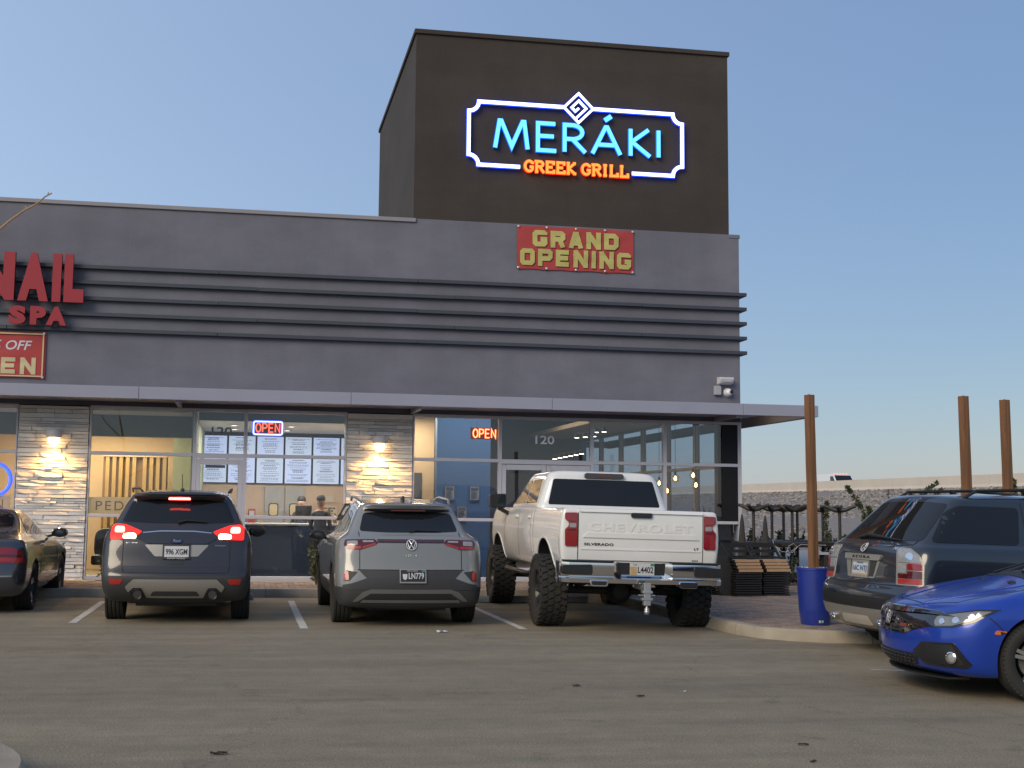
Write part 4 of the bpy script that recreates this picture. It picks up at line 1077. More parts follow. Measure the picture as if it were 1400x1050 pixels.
def body_mesh(rows, mats, wells=(), boxes=(), split=None, levels=2):
    vs, fs = loft(rows); me = bpy.data.meshes.new("b"); me.from_pydata(vs, [], fs)
    bm = bmesh.new(); bm.from_mesh(me); bmesh.ops.recalc_face_normals(bm, faces=bm.faces); bm.to_mesh(me); bm.free()
    for m_ in mats: me.materials.append(m_)
    o = bpy.data.objects.new("b", me); COL.objects.link(o)
    md = o.modifiers.new("s", 'SUBSURF'); md.levels = levels; md.render_levels = levels
    cut = []
    for wl in wells:
        y, z, r_, x0, x1 = wl
        k = MB(); k.lathe([(r_, x0), (r_, x1)], 40, 'x', (0, y, z)); c = k.build("c", list(mats)); cut.append(c)
        k = MB(); k.lathe([(r_, -x1), (r_, -x0)], 40, 'x', (0, y, z)); cut.append(k.build("c", list(mats)))
    for bx in boxes:
        k = MB(); k.box(*bx); cut.append(k.build("c", list(mats)))
    for c in cut:
        for p in c.data.polygons: p.material_index = min(1, len(mats) - 1)
        b_ = o.modifiers.new("b", 'BOOLEAN'); b_.operation = 'DIFFERENCE'; b_.object = c; b_.solver = 'EXACT'
    m2 = eval_mesh(o)
    bpy.data.objects.remove(o)
    for c in cut: bpy.data.objects.remove(c)
    if split is not None:
        bm = bmesh.new(); bm.from_mesh(m2)
        bmesh.ops.bisect_plane(bm, geom=bm.verts[:] + bm.edges[:] + bm.faces[:], plane_co=(0, 0, split), plane_no=(0, 0, 1))
        for f in bm.faces:
            if f.calc_center_median().z < split: f.material_index = 1
        bm.to_mesh(m2); bm.free()
    while len(m2.materials) > len(mats): m2.materials.pop()
    for i, m_ in enumerate(mats):
        if i < len(m2.materials): m2.materials[i] = m_
        else: m2.materials.append(m_)
    smooth(m2, True, 38)
    return m2

AX = {'rear': ((0, 0, 0), (1, 0, 0), (0, 1, 0)), 'front': ((0, 0, 0), (1, 0, 0), (0, -1, 0)), 'left': ((0, 0, 0), (0, 1, 0), (1, 0, 0)), 'right': ((0, 0, 0), (0, 1, 0), (-1, 0, 0))}
class Car:
    def __init__(s, name, label, cat, loc, alpha, tilt=0.0):
        s.root = thing(name, label, cat, (loc[0], loc[1], 0), R(-alpha)); s.root.rotation_euler.y = R(tilt); s.tv = []; s.tf = []; s.bvh = None
    def solid(s, name, me, parent=None, cast=True):
        me.name = name; o = link(bpy.data.objects.new(name, me), parent or s.root)
        if cast:
            k = len(s.tv); s.tv += [v.co.copy() for v in me.vertices]; s.tf += [tuple(i + k for i in p.vertices) for p in me.polygons]
            s.bvh = BVHTree.FromPolygons(s.tv, s.tf)
        return o
    def frame(s, ax):
        if isinstance(ax, str):
            if ax == 'top': return Vector((0, 0, 0)), Vector((1, 0, 0)), Vector((0, 1, 0)), Vector((0, 0, -1))
            o, u, d = AX[ax]; return Vector(o), Vector(u), Vector((0, 0, 1)), Vector(d)
        c, ang = ax      # corner frames: point and the ray's heading in degrees from +Y towards +X
        d = Vector((math.sin(R(ang)), math.cos(R(ang)), 0)); u = Vector((d.y, -d.x, 0))
        return Vector((c[0], c[1], 0)), u, Vector((0, 0, 1)), d
    def hit(s, ax, a, b_, off):
        o, u, v, d = s.frame(ax); p = o + u * a + v * b_
        h = s.bvh.ray_cast(p - d * 7, d, 16.0)
        if h[0] is None:
            n = s.bvh.find_nearest(p - d * (.0 if not isinstance(ax, str) else {'rear': -.25, 'front': 4.2, 'left': .8, 'right': .8, 'top': 1.2}[ax] * (1 if ax == 'rear' else 1)))
            q_ = n[0]; return p + d * ((q_ - p).dot(d)) - d * off
        return h[0] - d * off
    def panel(s, name, poly, m_, ax='rear', off=.004, th=.02, r=0.0, cell=.05, parent=None, sm=True, bev=0.0, bulge=0.0):
        pl = round_poly(poly, r) if r > 0 else poly
        bm = bmesh.new(); vs = [bm.verts.new((a, b_, 0)) for a, b_ in pl]; bm.faces.new(vs); bm.normal_update()
        bmesh.ops.triangulate(bm, faces=bm.faces[:])
        for k in (0, 1):
            lo = min(p[k] for p in pl); hi = max(p[k] for p in pl); n = int((hi - lo) / cell)
            no = (1, 0, 0) if k == 0 else (0, 1, 0)
            for i in range(1, n + 1):
                bmesh.ops.bisect_plane(bm, geom=bm.verts[:] + bm.edges[:] + bm.faces[:], plane_co=Vector(no) * (lo + (hi - lo) * i / (n + 1)), plane_no=no)
        bmesh.ops.remove_doubles(bm, verts=bm.verts, dist=1e-5)
        if len(bm.faces) == 0: raise Exception(name)
        bmesh.ops.recalc_face_normals(bm, faces=bm.faces[:])
        if sum(f.normal.z for f in bm.faces) < 0: bmesh.ops.reverse_faces(bm, faces=bm.faces[:])
        d = s.frame(ax)[3]
        front = [v for v in bm.verts]
        bnd = set(v for v in front if v.is_boundary)
        ex = bmesh.ops.extrude_face_region(bm, geom=bm.faces[:])
        ev = [g_ for g_ in ex['geom'] if isinstance(g_, bmesh.types.BMVert)]
        # extruded copy becomes the visible front, the old sheet sinks into the body
        cen = (sum(p[0] for p in pl) / len(pl), sum(p[1] for p in pl) / len(pl))
        for v in front:
            p = s.hit(ax, v.co.x, v.co.y, -th); v.co = p
        for v in ev:
            a, b_ = v.co.x, v.co.y
            o_ = off + (0 if v.is_boundary or not bulge else bulge)
            v.co = s.hit(ax, a, b_, o_)
        bmesh.ops.recalc_face_normals(bm, faces=bm.faces[:])
        me = bpy.data.meshes.new(name); bm.to_mesh(me); bm.free(); me.materials.append(m_)
        smooth(me, sm, 40)
        return link(bpy.data.objects.new(name, me), parent or s.root)
    def line(s, name, pts, w, m_, ax='rear', off=.0015, parent=None):
        k = MB(); P = []
        for a, b_ in zip(pts, pts[1:]):
            n = max(1, int((Vector(b_) - Vector(a)).length / .05))
            P += [Vector(a).lerp(Vector(b_), i / n) for i in range(n)]
        P.append(Vector(pts[-1])); vs = []
        for i, p in enumerate(P):
            t = (P[min(i + 1, len(P) - 1)] - P[max(i - 1, 0)]).normalized(); nn = Vector((-t.y, t.x)) * w / 2
            vs += [s.hit(ax, *(p + nn), off), s.hit(ax, *(p - nn), off), s.hit(ax, *(p - nn), -.01), s.hit(ax, *(p + nn), -.01)]
        N = len(P); fs = []
        for i in range(N - 1):
            a, b_ = i * 4, i * 4 + 4
            fs += [(a, a + 1, b_ + 1, b_), (a + 1, a + 2, b_ + 2, b_ + 1), (a + 3, a, b_, b_ + 3)]
        k.add(vs, fs); return k.build(name, m_, parent or s.root, sm=True)
    def text(s, name, t_, a, b_, w, h, m_, ax='rear', off=.003, th=.004, parent=None, **kw):
        me = text_mesh(t_, w, h, depth=th, **kw)
        fl = -1 if ax in ('front', 'left') else 1
        if ax == 'left': fl = -1
        for v in me.vertices:
            aa = a + (v.co.x if fl > 0 else w - v.co.x); z = v.co.z
            v.co = s.hit(ax, aa, b_ + v.co.y, off + z)
        me.materials.append(m_); me.name = name; return link(bpy.data.objects.new(name, me), parent or s.root)
    def at(s, ax, a, b_): return s.hit(ax, a, b_, 0)
    def both(s, fn):
        for sg_ in (-1, 1): fn(sg_)

def tyre_mesh(R_, w, rim, m_, chunky=False):
    h = w / 2; k = MB(); sh = .03 if not chunky else .035
    pr = [(rim * .98, -h * .78), (rim + .012, -h * .9), ((rim + R_) / 2, -h), (R_ - sh, -h * .96), (R_ - sh * .3, -h * .86)]
    gx = [-.5, -.17, .17, .5]
    for g_ in gx:
        a = g_ * h * 1.25; pr += [(R_, a - .011), (R_ - .010, a - .006), (R_ - .010, a + .006), (R_, a + .011)]
    pr += [(R_ - sh * .3, h * .86), (R_ - sh, h * .96), ((rim + R_) / 2, h), (rim + .012, h * .9), (rim * .98, h * .78)]
    if chunky: pr = [(a - (.014 if a > R_ - .02 else 0), b_) for a, b_ in pr]
    k.lathe(pr, 44, 'x', closed=True)
    rr = random.Random(3)
    if chunky:
        n = 30
        for i in range(n):
            for row in range(4):
                a = 2 * PI * (i + (.5 if row % 2 else 0)) / n; x = (-.74, -.25, .25, .74)[row] * h
                M_ = Matrix.Rotation(a, 4, 'X') @ Matrix.Translation((x, 0, R_ - .009)) @ Matrix.Rotation(rr.choice((-.35, .35)), 4, 'Z')
                k.box(-h * .21, h * .21, -.03, .03, -.012, .010, 0, M_)
            for sg_ in (-1, 1):
                a = 2 * PI * i / n
                k.box(-.012, .012, -.028, .028, -.06, .0, 0, Matrix.Rotation(a, 4, 'X') @ Matrix.Translation((sg_ * h * .97, 0, R_ - .012)))
    else:
        n = 56
        for i in range(n):
            for sg_ in (-1, 1):
                a = 2 * PI * (i + (.5 if sg_ > 0 else 0)) / n
                k.box(-h * .13, h * .13, -.012, .012, -.008, .004, 0, Matrix.Rotation(a, 4, 'X') @ Matrix.Translation((sg_ * h * .80, 0, R_ - .006)) @ Matrix.Rotation(sg_ * .3, 4, 'Z'))
    return k.mesh("tyre", m_, sm=True)
def rim_mesh(rim, w, n, m_, m2, style='twin'):
    """outer face towards +x"""
    h = w / 2; k = MB()
    k.lathe([(rim, -h * .8), (rim - .02, -h * .7), (rim - .035, 0), (rim - .02, h * .62), (rim + .008, h * .8), (rim + .012, h * .74), (rim, h * .5)], 36, 'x', closed=True, mi=1)
    k.lathe([(.0, h * .45), (.055, h * .47), (.075, h * .3), (.08, h * .1), (0, h * .1)], 20, 'x', mi=0)
    for i in range(n):
        a = 2 * PI * i / n
        if style == 'twin':
            for q_ in (-.11, .11):
                M_ = Matrix.Rotation(a + q_, 4, 'X')
                k.add([M_ @ Vector(v) for v in ((h * .42, -.017, .05), (h * .42, .017, .05), (h * .68, .014, rim - .012), (h * .68, -.014, rim - .012), (h * .1, -.017, .05), (h * .1, .017, .05), (h * .3, .014, rim - .012), (h * .3, -.014, rim - .012))], [(0, 1, 2, 3), (4, 7, 6, 5), (0, 3, 7, 4), (1, 5, 6, 2)], 0)
        else:
            M_ = Matrix.Rotation(a, 4, 'X')
            k.add([M_ @ Vector(v) for v in ((h * .4, -.04, .05), (h * .4, .04, .05), (h * .66, .055, rim - .012), (h * .66, -.055, rim - .012), (h * .1, -.04, .05), (h * .1, .04, .05), (h * .3, .055, rim - .012), (h * .3, -.055, rim - .012))], [(0, 1, 2, 3), (4, 7, 6, 5), (0, 3, 7, 4), (1, 5, 6, 2)], 0)
    return k.mesh("rim", [m_, m2], sm=True)
M_TYRE = mat("tyre_rubber", (.022, .021, .020), .85, var=.25, scale=12, bump=.3, bscale=120)
M_RIMS = mat("silver_alloy", (.42, .42, .44), .35, metal=.8); M_RIMB = mat("black_alloy", (.02, .02, .022), .35, metal=.3)
M_DISC = mat("brake_disc", (.16, .15, .14), .5, metal=.7)
def wheels(car, ys, xo, R_, w, rim, n=5, style='twin', m_=None, m2=None, chunky=False):
    tm = tyre_mesh(R_, w, rim, M_TYRE, chunky); rm = rim_mesh(rim, w, n, m_ or M_RIMS, m2 or M_RIMB, style)
    k = MB(); k.lathe([(0, -.02), (rim * .7, -.02), (rim * .7, .01), (0, .012)], 24, 'x'); dm = k.mesh("wheel", M_DISC, sm=True)
    for y in ys:
        for sg_ in (-1, 1):
            o = link(bpy.data.objects.new("wheel", dm), car.root); o.location = (sg_ * (xo - w / 2), y, R_ - .004)
            if sg_ < 0: o.rotation_euler.z = PI
            link(bpy.data.objects.new("tyre", tm), o); link(bpy.data.objects.new("rim", rm), o)
def arches(car, ys, z, r_, xo, m_, w=.05, a0=-12, a1=192):
    for y in ys:
        for sg_ in (-1, 1):
            pts = [(y + (r_ + w / 2 - .005) * math.cos(R(a0 + (a1 - a0) * i / 22)), z + (r_ + w / 2 - .005) * math.sin(R(a0 + (a1 - a0) * i / 22))) for i in range(23)]
            car.line("arch_trim", pts, w, m_, 'right' if sg_ > 0 else 'left', .006)
def mirror_part(car, x, y, z, m_, m2, size=(.13, .11, .075)):
    for sg_ in (-1, 1):
        k = MB(); sx, sy, sz = size
        k.lathe([(0, -sy), (sz * .75, -sy * .8), (sz * 1.05, -sy * .3), (sz, sy * .2), (sz * .6, sy * .75), (0, sy)], 16, 'y')
        me = k.mesh("mirror", m_, sm=True)
        for v in me.vertices: v.co.x *= sx / sz
        o = link(bpy.data.objects.new("mirror", me), car.root); o.location = (sg_ * x, y, z)
        k = MB(); k.lathe([(0, -.003), (.85 * sz, 0), (0, .002)], 18, 'y'); g_ = k.mesh("mirror_glass", m2, sm=True)
        for v in g_.vertices: v.co.x *= sx / sz * .95
        q_ = link(bpy.data.objects.new("mirror_glass", g_), o); q_.location = (0, -sy * .86, 0)
        k = MB(); k.bar((-sg_ * sx * .7, sy * .1, -sz * .5), (-sg_ * (x - .86 + .05), sy * .5, -sz * .9), .05, .035); k.build("mirror_arm", m_, o)
M_TINT = mat("tinted_car_glass", (.010, .011, .013), .03, var=.1, coat=.15, spec=.35)
M_SEAM = mat("panel_gap", (.006, .006, .007), .8)
M_CLAD = mat("charcoal_cladding", (.030, .030, .032), .6, var=.12, bump=.15, bscale=200)
M_CHROME = mat("chrome", (.72, .72, .73), .12, metal=1.0, var=.03)
M_SATIN = mat("satin_silver_trim", (.34, .32, .29), .4, metal=.6, var=.05)
M_LENSR = mat("red_lens", (.23, .008, .010), .12, var=.25, scale=40, coat=.8)
M_LENSD = mat("dark_red_lens", (.075, .006, .008), .1, coat=.8)
M_REFL = mat("red_reflector", (.32, .02, .015), .25, var=.25, scale=90, coat=.5)
M_LENSC = mat("clear_lens", (.26, .26, .27), .15, var=.3, scale=30, coat=.8)
M_AMBER = mat("amber_lens", (.55, .14, .02), .2, coat=.6)
M_PLATEW = mat("plate_white", (.50, .50, .52), .5, var=.05); M_PLATEB = mat("plate_black", (.015, .015, .017), .5); M_PLATES = mat("plate_sunset", (.42, .47, .52), .5, var=.3, scale=5)
M_PLATEO = mat("plate_orange_strip", (.45, .27, .13), .5, var=.2); M_PLATEK = mat("plate_blue_ink", (.05, .08, .18), .5)
G_BRAKE = glow("lit_brake_lamp", (1.0, .095, .07), 13); G_BRAKE2 = glow("lit_brake_glow", (1.0, .012, .006), 1.7); G_REV = glow("lit_reverse_lamp", (1.0, .72, .42), 11)
def plate(car, a, b_, ax, face, ink, txt, frame=None, w=.31, h=.155, extra=None):
    p = car.panel("licence_plate", [(a - w / 2, b_ - h / 2), (a + w / 2, b_ - h / 2), (a + w / 2, b_ + h / 2), (a - w / 2, b_ + h / 2)], face, ax, .016, .02, .012)
    car.text("plate_lettering", txt, a - w * .42, b_ - h * .24, w * .84, h * .46, ink, ax, .018, .002, p, bold=.012)
    if frame:
        for (q0, q1, q2, q3) in ((-w / 2 - .012, w / 2 + .012, -h / 2 - .014, -h / 2 + .012), (-w / 2 - .012, w / 2 + .012, h / 2 - .008, h / 2 + .012), (-w / 2 - .012, -w / 2 + .006, -h / 2, h / 2), (w / 2 - .006, w / 2 + .012, -h / 2, h / 2)):
            car.panel("plate_frame", [(a + q0, b_ + q2), (a + q1, b_ + q2), (a + q1, b_ + q3), (a + q0, b_ + q3)], frame, ax, .021, .01, parent=p)
    return p
def rot_mirror(poly, sg_): return poly if sg_ > 0 else [(-a, b_) for a, b_ in reversed(poly)]

# ---- compact SUV with lit lamps
paint = mat("dark_slate_paint", (.026, .024, .026), .32, metal=.25, var=.06, coat=.75)
E_ = Car("parked_car", "dark slate SUV with brake and reverse lights lit, in front of the salon window", "suv", (-.795, -7.05), 0.5)
rows = [(.25, .80, (.24, .10, .12), (4.25, .25, .2)), (.31, .85, (.10, .10, .14), (4.40, .25, .22)), (.45, .895, (.02, .10, .16), (4.48, .28, .25)), (.585, .905, (.0, .10, .18), (4.5, .3, .28)),
 (.64, .915, (.035, .10, .18), (4.5, .3, .28)), (.72, .92, (.085, .10, .17), (4.49, .3, .28)), (.84, .92, (.115, .10, .16), (4.46, .3, .28)), ([(0, 1.0), (2, .97), (4.4, .90)], .91, (.14, .10, .16), (4.42, .32, .28)),
 ([(0, 1.12), (2, 1.07), (3.3, 1.05), (4.3, .97)], .885, (.20, .10, .15), (4.32, .35, .28)), ([(0, 1.19), (2, 1.13), (3.2, 1.10), (4.2, 1.0)], .83, (.26, .10, .14), (4.1, .35, .28)), ([(0, 1.235), (2, 1.17), (3.2, 1.14)], .79, (.31, .10, .13), (3.25, .3, .14)),
 ([(0, 1.40), (2, 1.38), (2.8, 1.34)], .71, (.44, .09, .12), (2.8, .26, .14)), ([(0, 1.54), (2, 1.565), (2.4, 1.52)], .635, (.54, .08, .12), (2.42, .2, .14)), ([(0, 1.585), (1.5, 1.63), (2.3, 1.58)], .58, (.44, .08, .12), (2.28, .18, .14)), ([(0, 1.60), (1.2, 1.665), (2.2, 1.63)], .38, (.52, .05, .12), (2.1, .1, .12))]
bm_ = body_mesh(rows, [paint, M_CLAD], [(1.0, .345, .385, .62, 1.2), (3.69, .345, .385, .62, 1.2)], split=.595)
E_.solid("body", bm_)
wheels(E_, (1.0, 3.69), .905, .345, .235, .215)
arches(E_, (1.0, 3.69), .345, .385, .92, M_CLAD)
glassr = E_.panel("rear_window", [(-.69, 1.25), (-.3, 1.235), (.3, 1.235), (.69, 1.25), (.585, 1.505), (.3, 1.53), (-.3, 1.53), (-.585, 1.505)], M_TINT, 'rear', .004, .02, .03)
E_.both(lambda g_: (E_.panel("side_window", rot_mirror([(.62, 1.27), (1.05, 1.24), (1.15, 1.50), (.75, 1.49)], 1), M_TINT, 'right' if g_ > 0 else 'left', .004, .02, .03),
                    E_.panel("side_window", [(1.12, 1.24), (1.95, 1.22), (1.95, 1.52), (1.25, 1.51)], M_TINT, 'right' if g_ > 0 else 'left', .004, .02, .03),
                    E_.panel("side_window", [(2.02, 1.22), (3.0, 1.19), (2.45, 1.49), (2.02, 1.52)], M_TINT, 'right' if g_ > 0 else 'left', .004, .02, .03)))
k = MB()
ring_ = [(-.56, .50), (-.3, .42), (0, .40), (.3, .42), (.56, .50)]
vs = []
for x_, y_ in ring_:
    vs += [(x_, y_, 1.555 + .012), (x_, y_ + .03, 1.53), (x_, y_ + .28, 1.60 + .012 - abs(x_) * .02)]
k.add(vs, [(3 * i, 3 * i + 3, 3 * i + 4, 3 * i + 1) for i in range(4)] + [(3 * i, 3 * i + 2, 3 * i + 5, 3 * i + 3) for i in range(4)] + [(3 * i + 1, 3 * i + 4, 3 * i + 5, 3 * i + 2) for i in range(4)] + [(0, 1, 2), (12, 14, 13)])
sp_ = k.build("spoiler", paint, E_.root, sm=True)
k = MB(); k.prism(round_poly([(-.14, 1.525), (.14, 1.525), (.13, 1.555), (-.13, 1.555)], .012), .388, .396, 'xz'); k.build("high_brake_lamp", G_BRAKE, sp_)
LP = [(.815, 1.03), (.815, 1.19), (.77, 1.225), (.64, 1.215), (.425, 1.13), (.55, 1.04)]
def esc_l(g_):
    o = E_.panel("tail_light", rot_mirror(LP, g_), G_BRAKE2, 'rear', .010, .02, .03)
    o["label"] = "lit tail light"
    E_.panel("brake_bulb", rot_mirror([(.64, 1.115), (.77, 1.115), (.77, 1.195), (.65, 1.195)], g_), G_BRAKE, 'rear', .014, .01, .03, parent=o)
    E_.panel("reverse_bulb", rot_mirror([(.50, 1.045), (.66, 1.045), (.66, 1.10), (.55, 1.115), (.50, 1.10)], g_), G_REV, 'rear', .014, .01, .03, parent=o)
E_.both(esc_l)
M_GARN = mat("dark_gloss_garnish", (.02, .018, .02), .15, coat=1)
gn = E_.panel("garnish", [(-.36, .985), (.36, .985), (.50, 1.06), (.42, 1.115), (.2, 1.135), (-.2, 1.135), (-.42, 1.115), (-.50, 1.06)], M_GARN, 'rear', .012, .02, .02)
E_.panel("chrome_strip", [(-.42, 1.112), (-.2, 1.132), (.2, 1.132), (.42, 1.112), (.42, 1.124), (.2, 1.146), (-.2, 1.146), (-.42, 1.124)], M_CHROME, 'rear', .016, .02, parent=gn)
E_.panel("emblem", [(.08 * math.cos(R(a)), 1.02 + .03 * math.sin(R(a))) for a in range(0, 360, 20)], mat("blue_oval", (.012, .018, .05), .3), 'rear', .022, .02, parent=gn)
E_.text("emblem_lettering", "Ford", -.045, 1.005, .09, .034, M_CHROME, 'rear', .024, .003, gn, shear=.3)
E_.panel("plate_recess", [(-.39, .972), (-.26, .83), (.26, .83), (.39, .972)], M_SATIN, 'rear', .004, .02, .02)
p_ = plate(E_, 0, .89, 'rear', M_PLATEW, M_PLATEB, "996 XGM", M_PLATEB)
E_.text("plate_frame_lettering", "TEAM FORD", -.11, .80, .22, .018, M_PLATEW, 'rear', .034, .002, p_, shear=.2)
E_.panel("tailgate_handle", [(-.1, .765), (-.08, .735), (.08, .735), (.1, .765)], M_BLACK, 'rear', .004, .02, .01)
E_.line("panel_gap", [(-.645, 1.03), (-.65, .72), (-.63, .632), (.63, .632), (.65, .72), (.645, 1.03)], .009, M_SEAM)
E_.line("crease", [(-.64, .705), (.64, .705)], .006, M_GARN)
E_.text("badge", "ESCAPE", -.61, .985, .14, .016, M_CHROME, 'rear', .003, .003); E_.text("badge", "TITANIUM", .46, .955, .13, .016, M_CHROME, 'rear', .003, .003)
E_.both(lambda g_: E_.panel("reflector", rot_mirror([(.62, .555), (.66, .49), (.78, .49), (.80, .56)], g_), M_REFL, 'rear', .006, .02, .012))
E_.panel("skid_plate", [(-.60, .46), (-.56, .39), (-.50, .45), (-.40, .45), (-.34, .325), (.34, .325), (.40, .45), (.50, .45), (.56, .39), (.60, .46), (.50, .555), (-.50, .555)], M_SATIN, 'rear', .012, .03, .015)
E_.panel("skid_inset", [(-.30, .35), (.30, .35), (.26, .41), (-.26, .41)], M_CLAD, 'rear', .016, .02, .02)
for g_ in (-1, 1):
    k = MB(); k.lathe([(.05, .03), (.062, .0), (.066, .01), (.066, .2), (.045, .2), (.045, .05)], 20, 'y', (g_ * .45, -.005, .375)); k.build("exhaust_tip", [mat("smoked_chrome", (.12, .11, .10), .25, metal=.9)], E_.root, sm=True)
mirror_part(E_, .985, 2.75, 1.10, M_BLACK, M_TINT, (.115, .1, .08))
k = MB(); k.bar((.0, .95, 1.655), (.0, .86, 1.86), .008); k.lathe([(.03, 0), (.02, .03), (0, .03)], 10, c=(0, .95, 1.645)); k.build("antenna", M_BLACK, E_.root)
k = MB(); k.tube([E_.hit('rear', 0, 1.245, .02), E_.hit('rear', .1, 1.27, .025), E_.hit('rear', .36, 1.255, .025)], [.02, .012, .006], 8); k.build("wiper", M_BLACK, E_.root)
k = MB(); k.box(-.5, .5, .5, 4.0, .2, .3); k.build("underbody", M_BLACK, E_.root)
for g_ in (-1, 1):
    k = MB(); k.tube([(g_ * .60, .7, 1.625), (g_ * .625, .9, 1.665), (g_ * .62, 1.8, 1.685), (g_ * .60, 2.1, 1.64)], .014, 8); k.build("roof_rail", M_BLACK, E_.root, sm=True)

# ---- grey electric SUV
paint = mat("moonstone_grey_paint", (.185, .19, .185), .3, metal=.05, var=.04, coat=1.0)
V_ = Car("parked_car", "light grey electric SUV with full width light bar, before the middle stone pier", "suv", (2.07, -7.42), 0)
rows = [(.22, .82, (.13, .10, .12), (4.25, .3, .25)), (.27, .87, (.045, .10, .14), (4.42, .3, .28)), (.40, .905, (.015, .10, .18), (4.52, .35, .3)), (.52, .915, (.0, .11, .2), (4.56, .38, .32)), (.64, .92, (.015, .12, .22), (4.57, .4, .34)),
 (.72, .925, (.05, .12, .22), (4.56, .4, .34)), (.86, .925, (.075, .12, .22), (4.52, .4, .34)), ([(0, 1.0), (2, .96), (4.4, .86)], .915, (.09, .13, .22), (4.46, .42, .34)), ([(0, 1.075), (2, 1.03), (3.4, 1.0), (4.3, .94)], .89, (.12, .14, .22), (4.34, .45, .34)),
 ([(0, 1.125), (2, 1.08), (3.3, 1.06), (4.1, .98)], .83, (.21, .12, .18), (4.1, .45, .34)), ([(0, 1.155), (2, 1.10), (3.2, 1.09)], .765, (.28, .10, .14), (3.32, .34, .14)), ([(0, 1.30), (2, 1.31), (2.8, 1.28)], .69, (.44, .10, .13), (2.86, .28, .14)),
 ([(0, 1.42), (1.5, 1.50), (2.4, 1.46)], .62, (.58, .09, .12), (2.42, .2, .14)), ([(0, 1.46), (1.5, 1.565), (2.3, 1.53)], .57, (.50, .08, .12), (2.3, .18, .14)), ([(0, 1.475), (.8, 1.54), (1.7, 1.60), (2.3, 1.57)], .37, (.55, .05, .12), (2.1, .1, .12))]
V_.solid("body", body_mesh(rows, [paint, M_CLAD], [(.90, .36, .40, .62, 1.2), (3.67, .36, .40, .62, 1.2)], split=.49))
wheels(V_, (.90, 3.67), .915, .36, .245, .25, n=5, style='fan')
arches(V_, (.90, 3.67), .36, .40, .93, M_CLAD)
V_.panel("rear_window", [(-.625, 1.17), (-.3, 1.155), (.3, 1.155), (.625, 1.17), (.56, 1.395), (.3, 1.415), (-.3, 1.415), (-.56, 1.395)], M_TINT, 'rear', .004, .02, .04)
for g_ in ('right', 'left'):
    V_.panel("side_window", [(.72, 1.17), (1.15, 1.15), (1.2, 1.42), (1.0, 1.40)], M_TINT, g_, .004, .02, .03); V_.panel("side_window", [(1.2, 1.15), (2.05, 1.13), (2.05, 1.455), (1.27, 1.425)], M_TINT, g_, .004, .02, .03); V_.panel("side_window", [(2.1, 1.13), (3.1, 1.11), (2.5, 1.42), (2.1, 1.455)], M_TINT, g_, .004, .02, .03)
    V_.line("panel_gap", [(2.08, 1.1), (2.06, .55)], .009, M_SEAM, g_); V_.line("panel_gap", [(1.1, .98), (1.2, .9), (1.25, .55)], .009, M_SEAM, g_)
    V_.panel("door_handle", [(1.35, .96), (1.52, .96), (1.52, .985), (1.35, .985)], paint, g_, .03, .01, .01); V_.panel("door_handle", [(2.25, .95), (2.42, .95), (2.42, .975), (2.25, .975)], paint, g_, .03, .01, .01)
    V_.panel("rocker_trim", [(1.32, .32), (3.25, .32), (3.25, .47), (1.32, .47)], M_CLAD, g_, .008, .02, .01)
    V_.panel("roof_arch_trim", [(.9, 1.475), (1.5, 1.52), (2.4, 1.48), (2.9, 1.25), (2.94, 1.27), (2.45, 1.515), (1.5, 1.55), (.9, 1.505)], M_SATIN, g_, .006, .02)
k = MB(); vs = []
for x_, y_ in ((-.545, .56), (-.3, .47), (0, .44), (.3, .47), (.545, .56)): vs += [(x_, y_, 1.445), (x_, y_ + .05, 1.41), (x_, y_ + .3, 1.51 - abs(x_) * .03)]
k.add(vs, [(3 * i, 3 * i + 3, 3 * i + 4, 3 * i + 1) for i in range(4)] + [(3 * i, 3 * i + 2, 3 * i + 5, 3 * i + 3) for i in range(4)] + [(3 * i + 1, 3 * i + 4, 3 * i + 5, 3 * i + 2) for i in range(4)] + [(0, 1, 2), (12, 14, 13)])
sp_ = k.build("spoiler", M_GARN, V_.root, sm=True)
k = MB(); k.box(-.22, .22, .452, .52, 1.422, 1.436); k.build("high_brake_lamp", M_LENSD, sp_)
LP = [(.80, .95), (.83, 1.0), (.81, 1.065), (.62, 1.072), (.45, 1.075), (.405, 1.03), (.47, 1.0), (.62, .945)]
def vw_l(g_):
    o = V_.panel("tail_light", rot_mirror(LP, g_), M_LENSD, 'rear', .008, .02, .02)
    V_.panel("light_lens", rot_mirror([(.66, 1.0), (.79, .995), (.79, 1.05), (.66, 1.055)], g_), M_LENSC, 'rear', .011, .01, .015, parent=o)
    V_.panel("light_strip", rot_mirror([(.62, .955), (.79, .957), (.80, .985), (.62, .99)], g_), M_REFL, 'rear', .011, .01, .01, parent=o)
    V_.panel("light_strip", rot_mirror([(.43, 1.012), (.6, .955), (.6, .985), (.45, 1.03)], g_), M_REFL, 'rear', .011, .01, .01, parent=o)
    V_.panel("light_lens", rot_mirror([(.46, 1.04), (.6, 1.035), (.6, 1.058), (.47, 1.06)], g_), M_LENSC, 'rear', .011, .01, .01, parent=o)
V_.both(vw_l)
lb_ = V_.panel("light_bar", [(-.41, 1.032), (.41, 1.032), (.42, 1.075), (-.42, 1.075)], M_GARN, 'rear', .007, .02)
V_.panel("red_strip", [(-.40, 1.045), (.40, 1.045), (.40, 1.062), (-.40, 1.062)], mat("dull_red_strip", (.10, .02, .025), .3, coat=.5), 'rear', .010, .02, parent=lb_)
em_ = V_.panel("emblem", [(.072 * math.cos(R(a)), 1.01 + .072 * math.sin(R(a))) for a in range(0, 360, 15)], M_BLACK, 'rear', .012, .02)
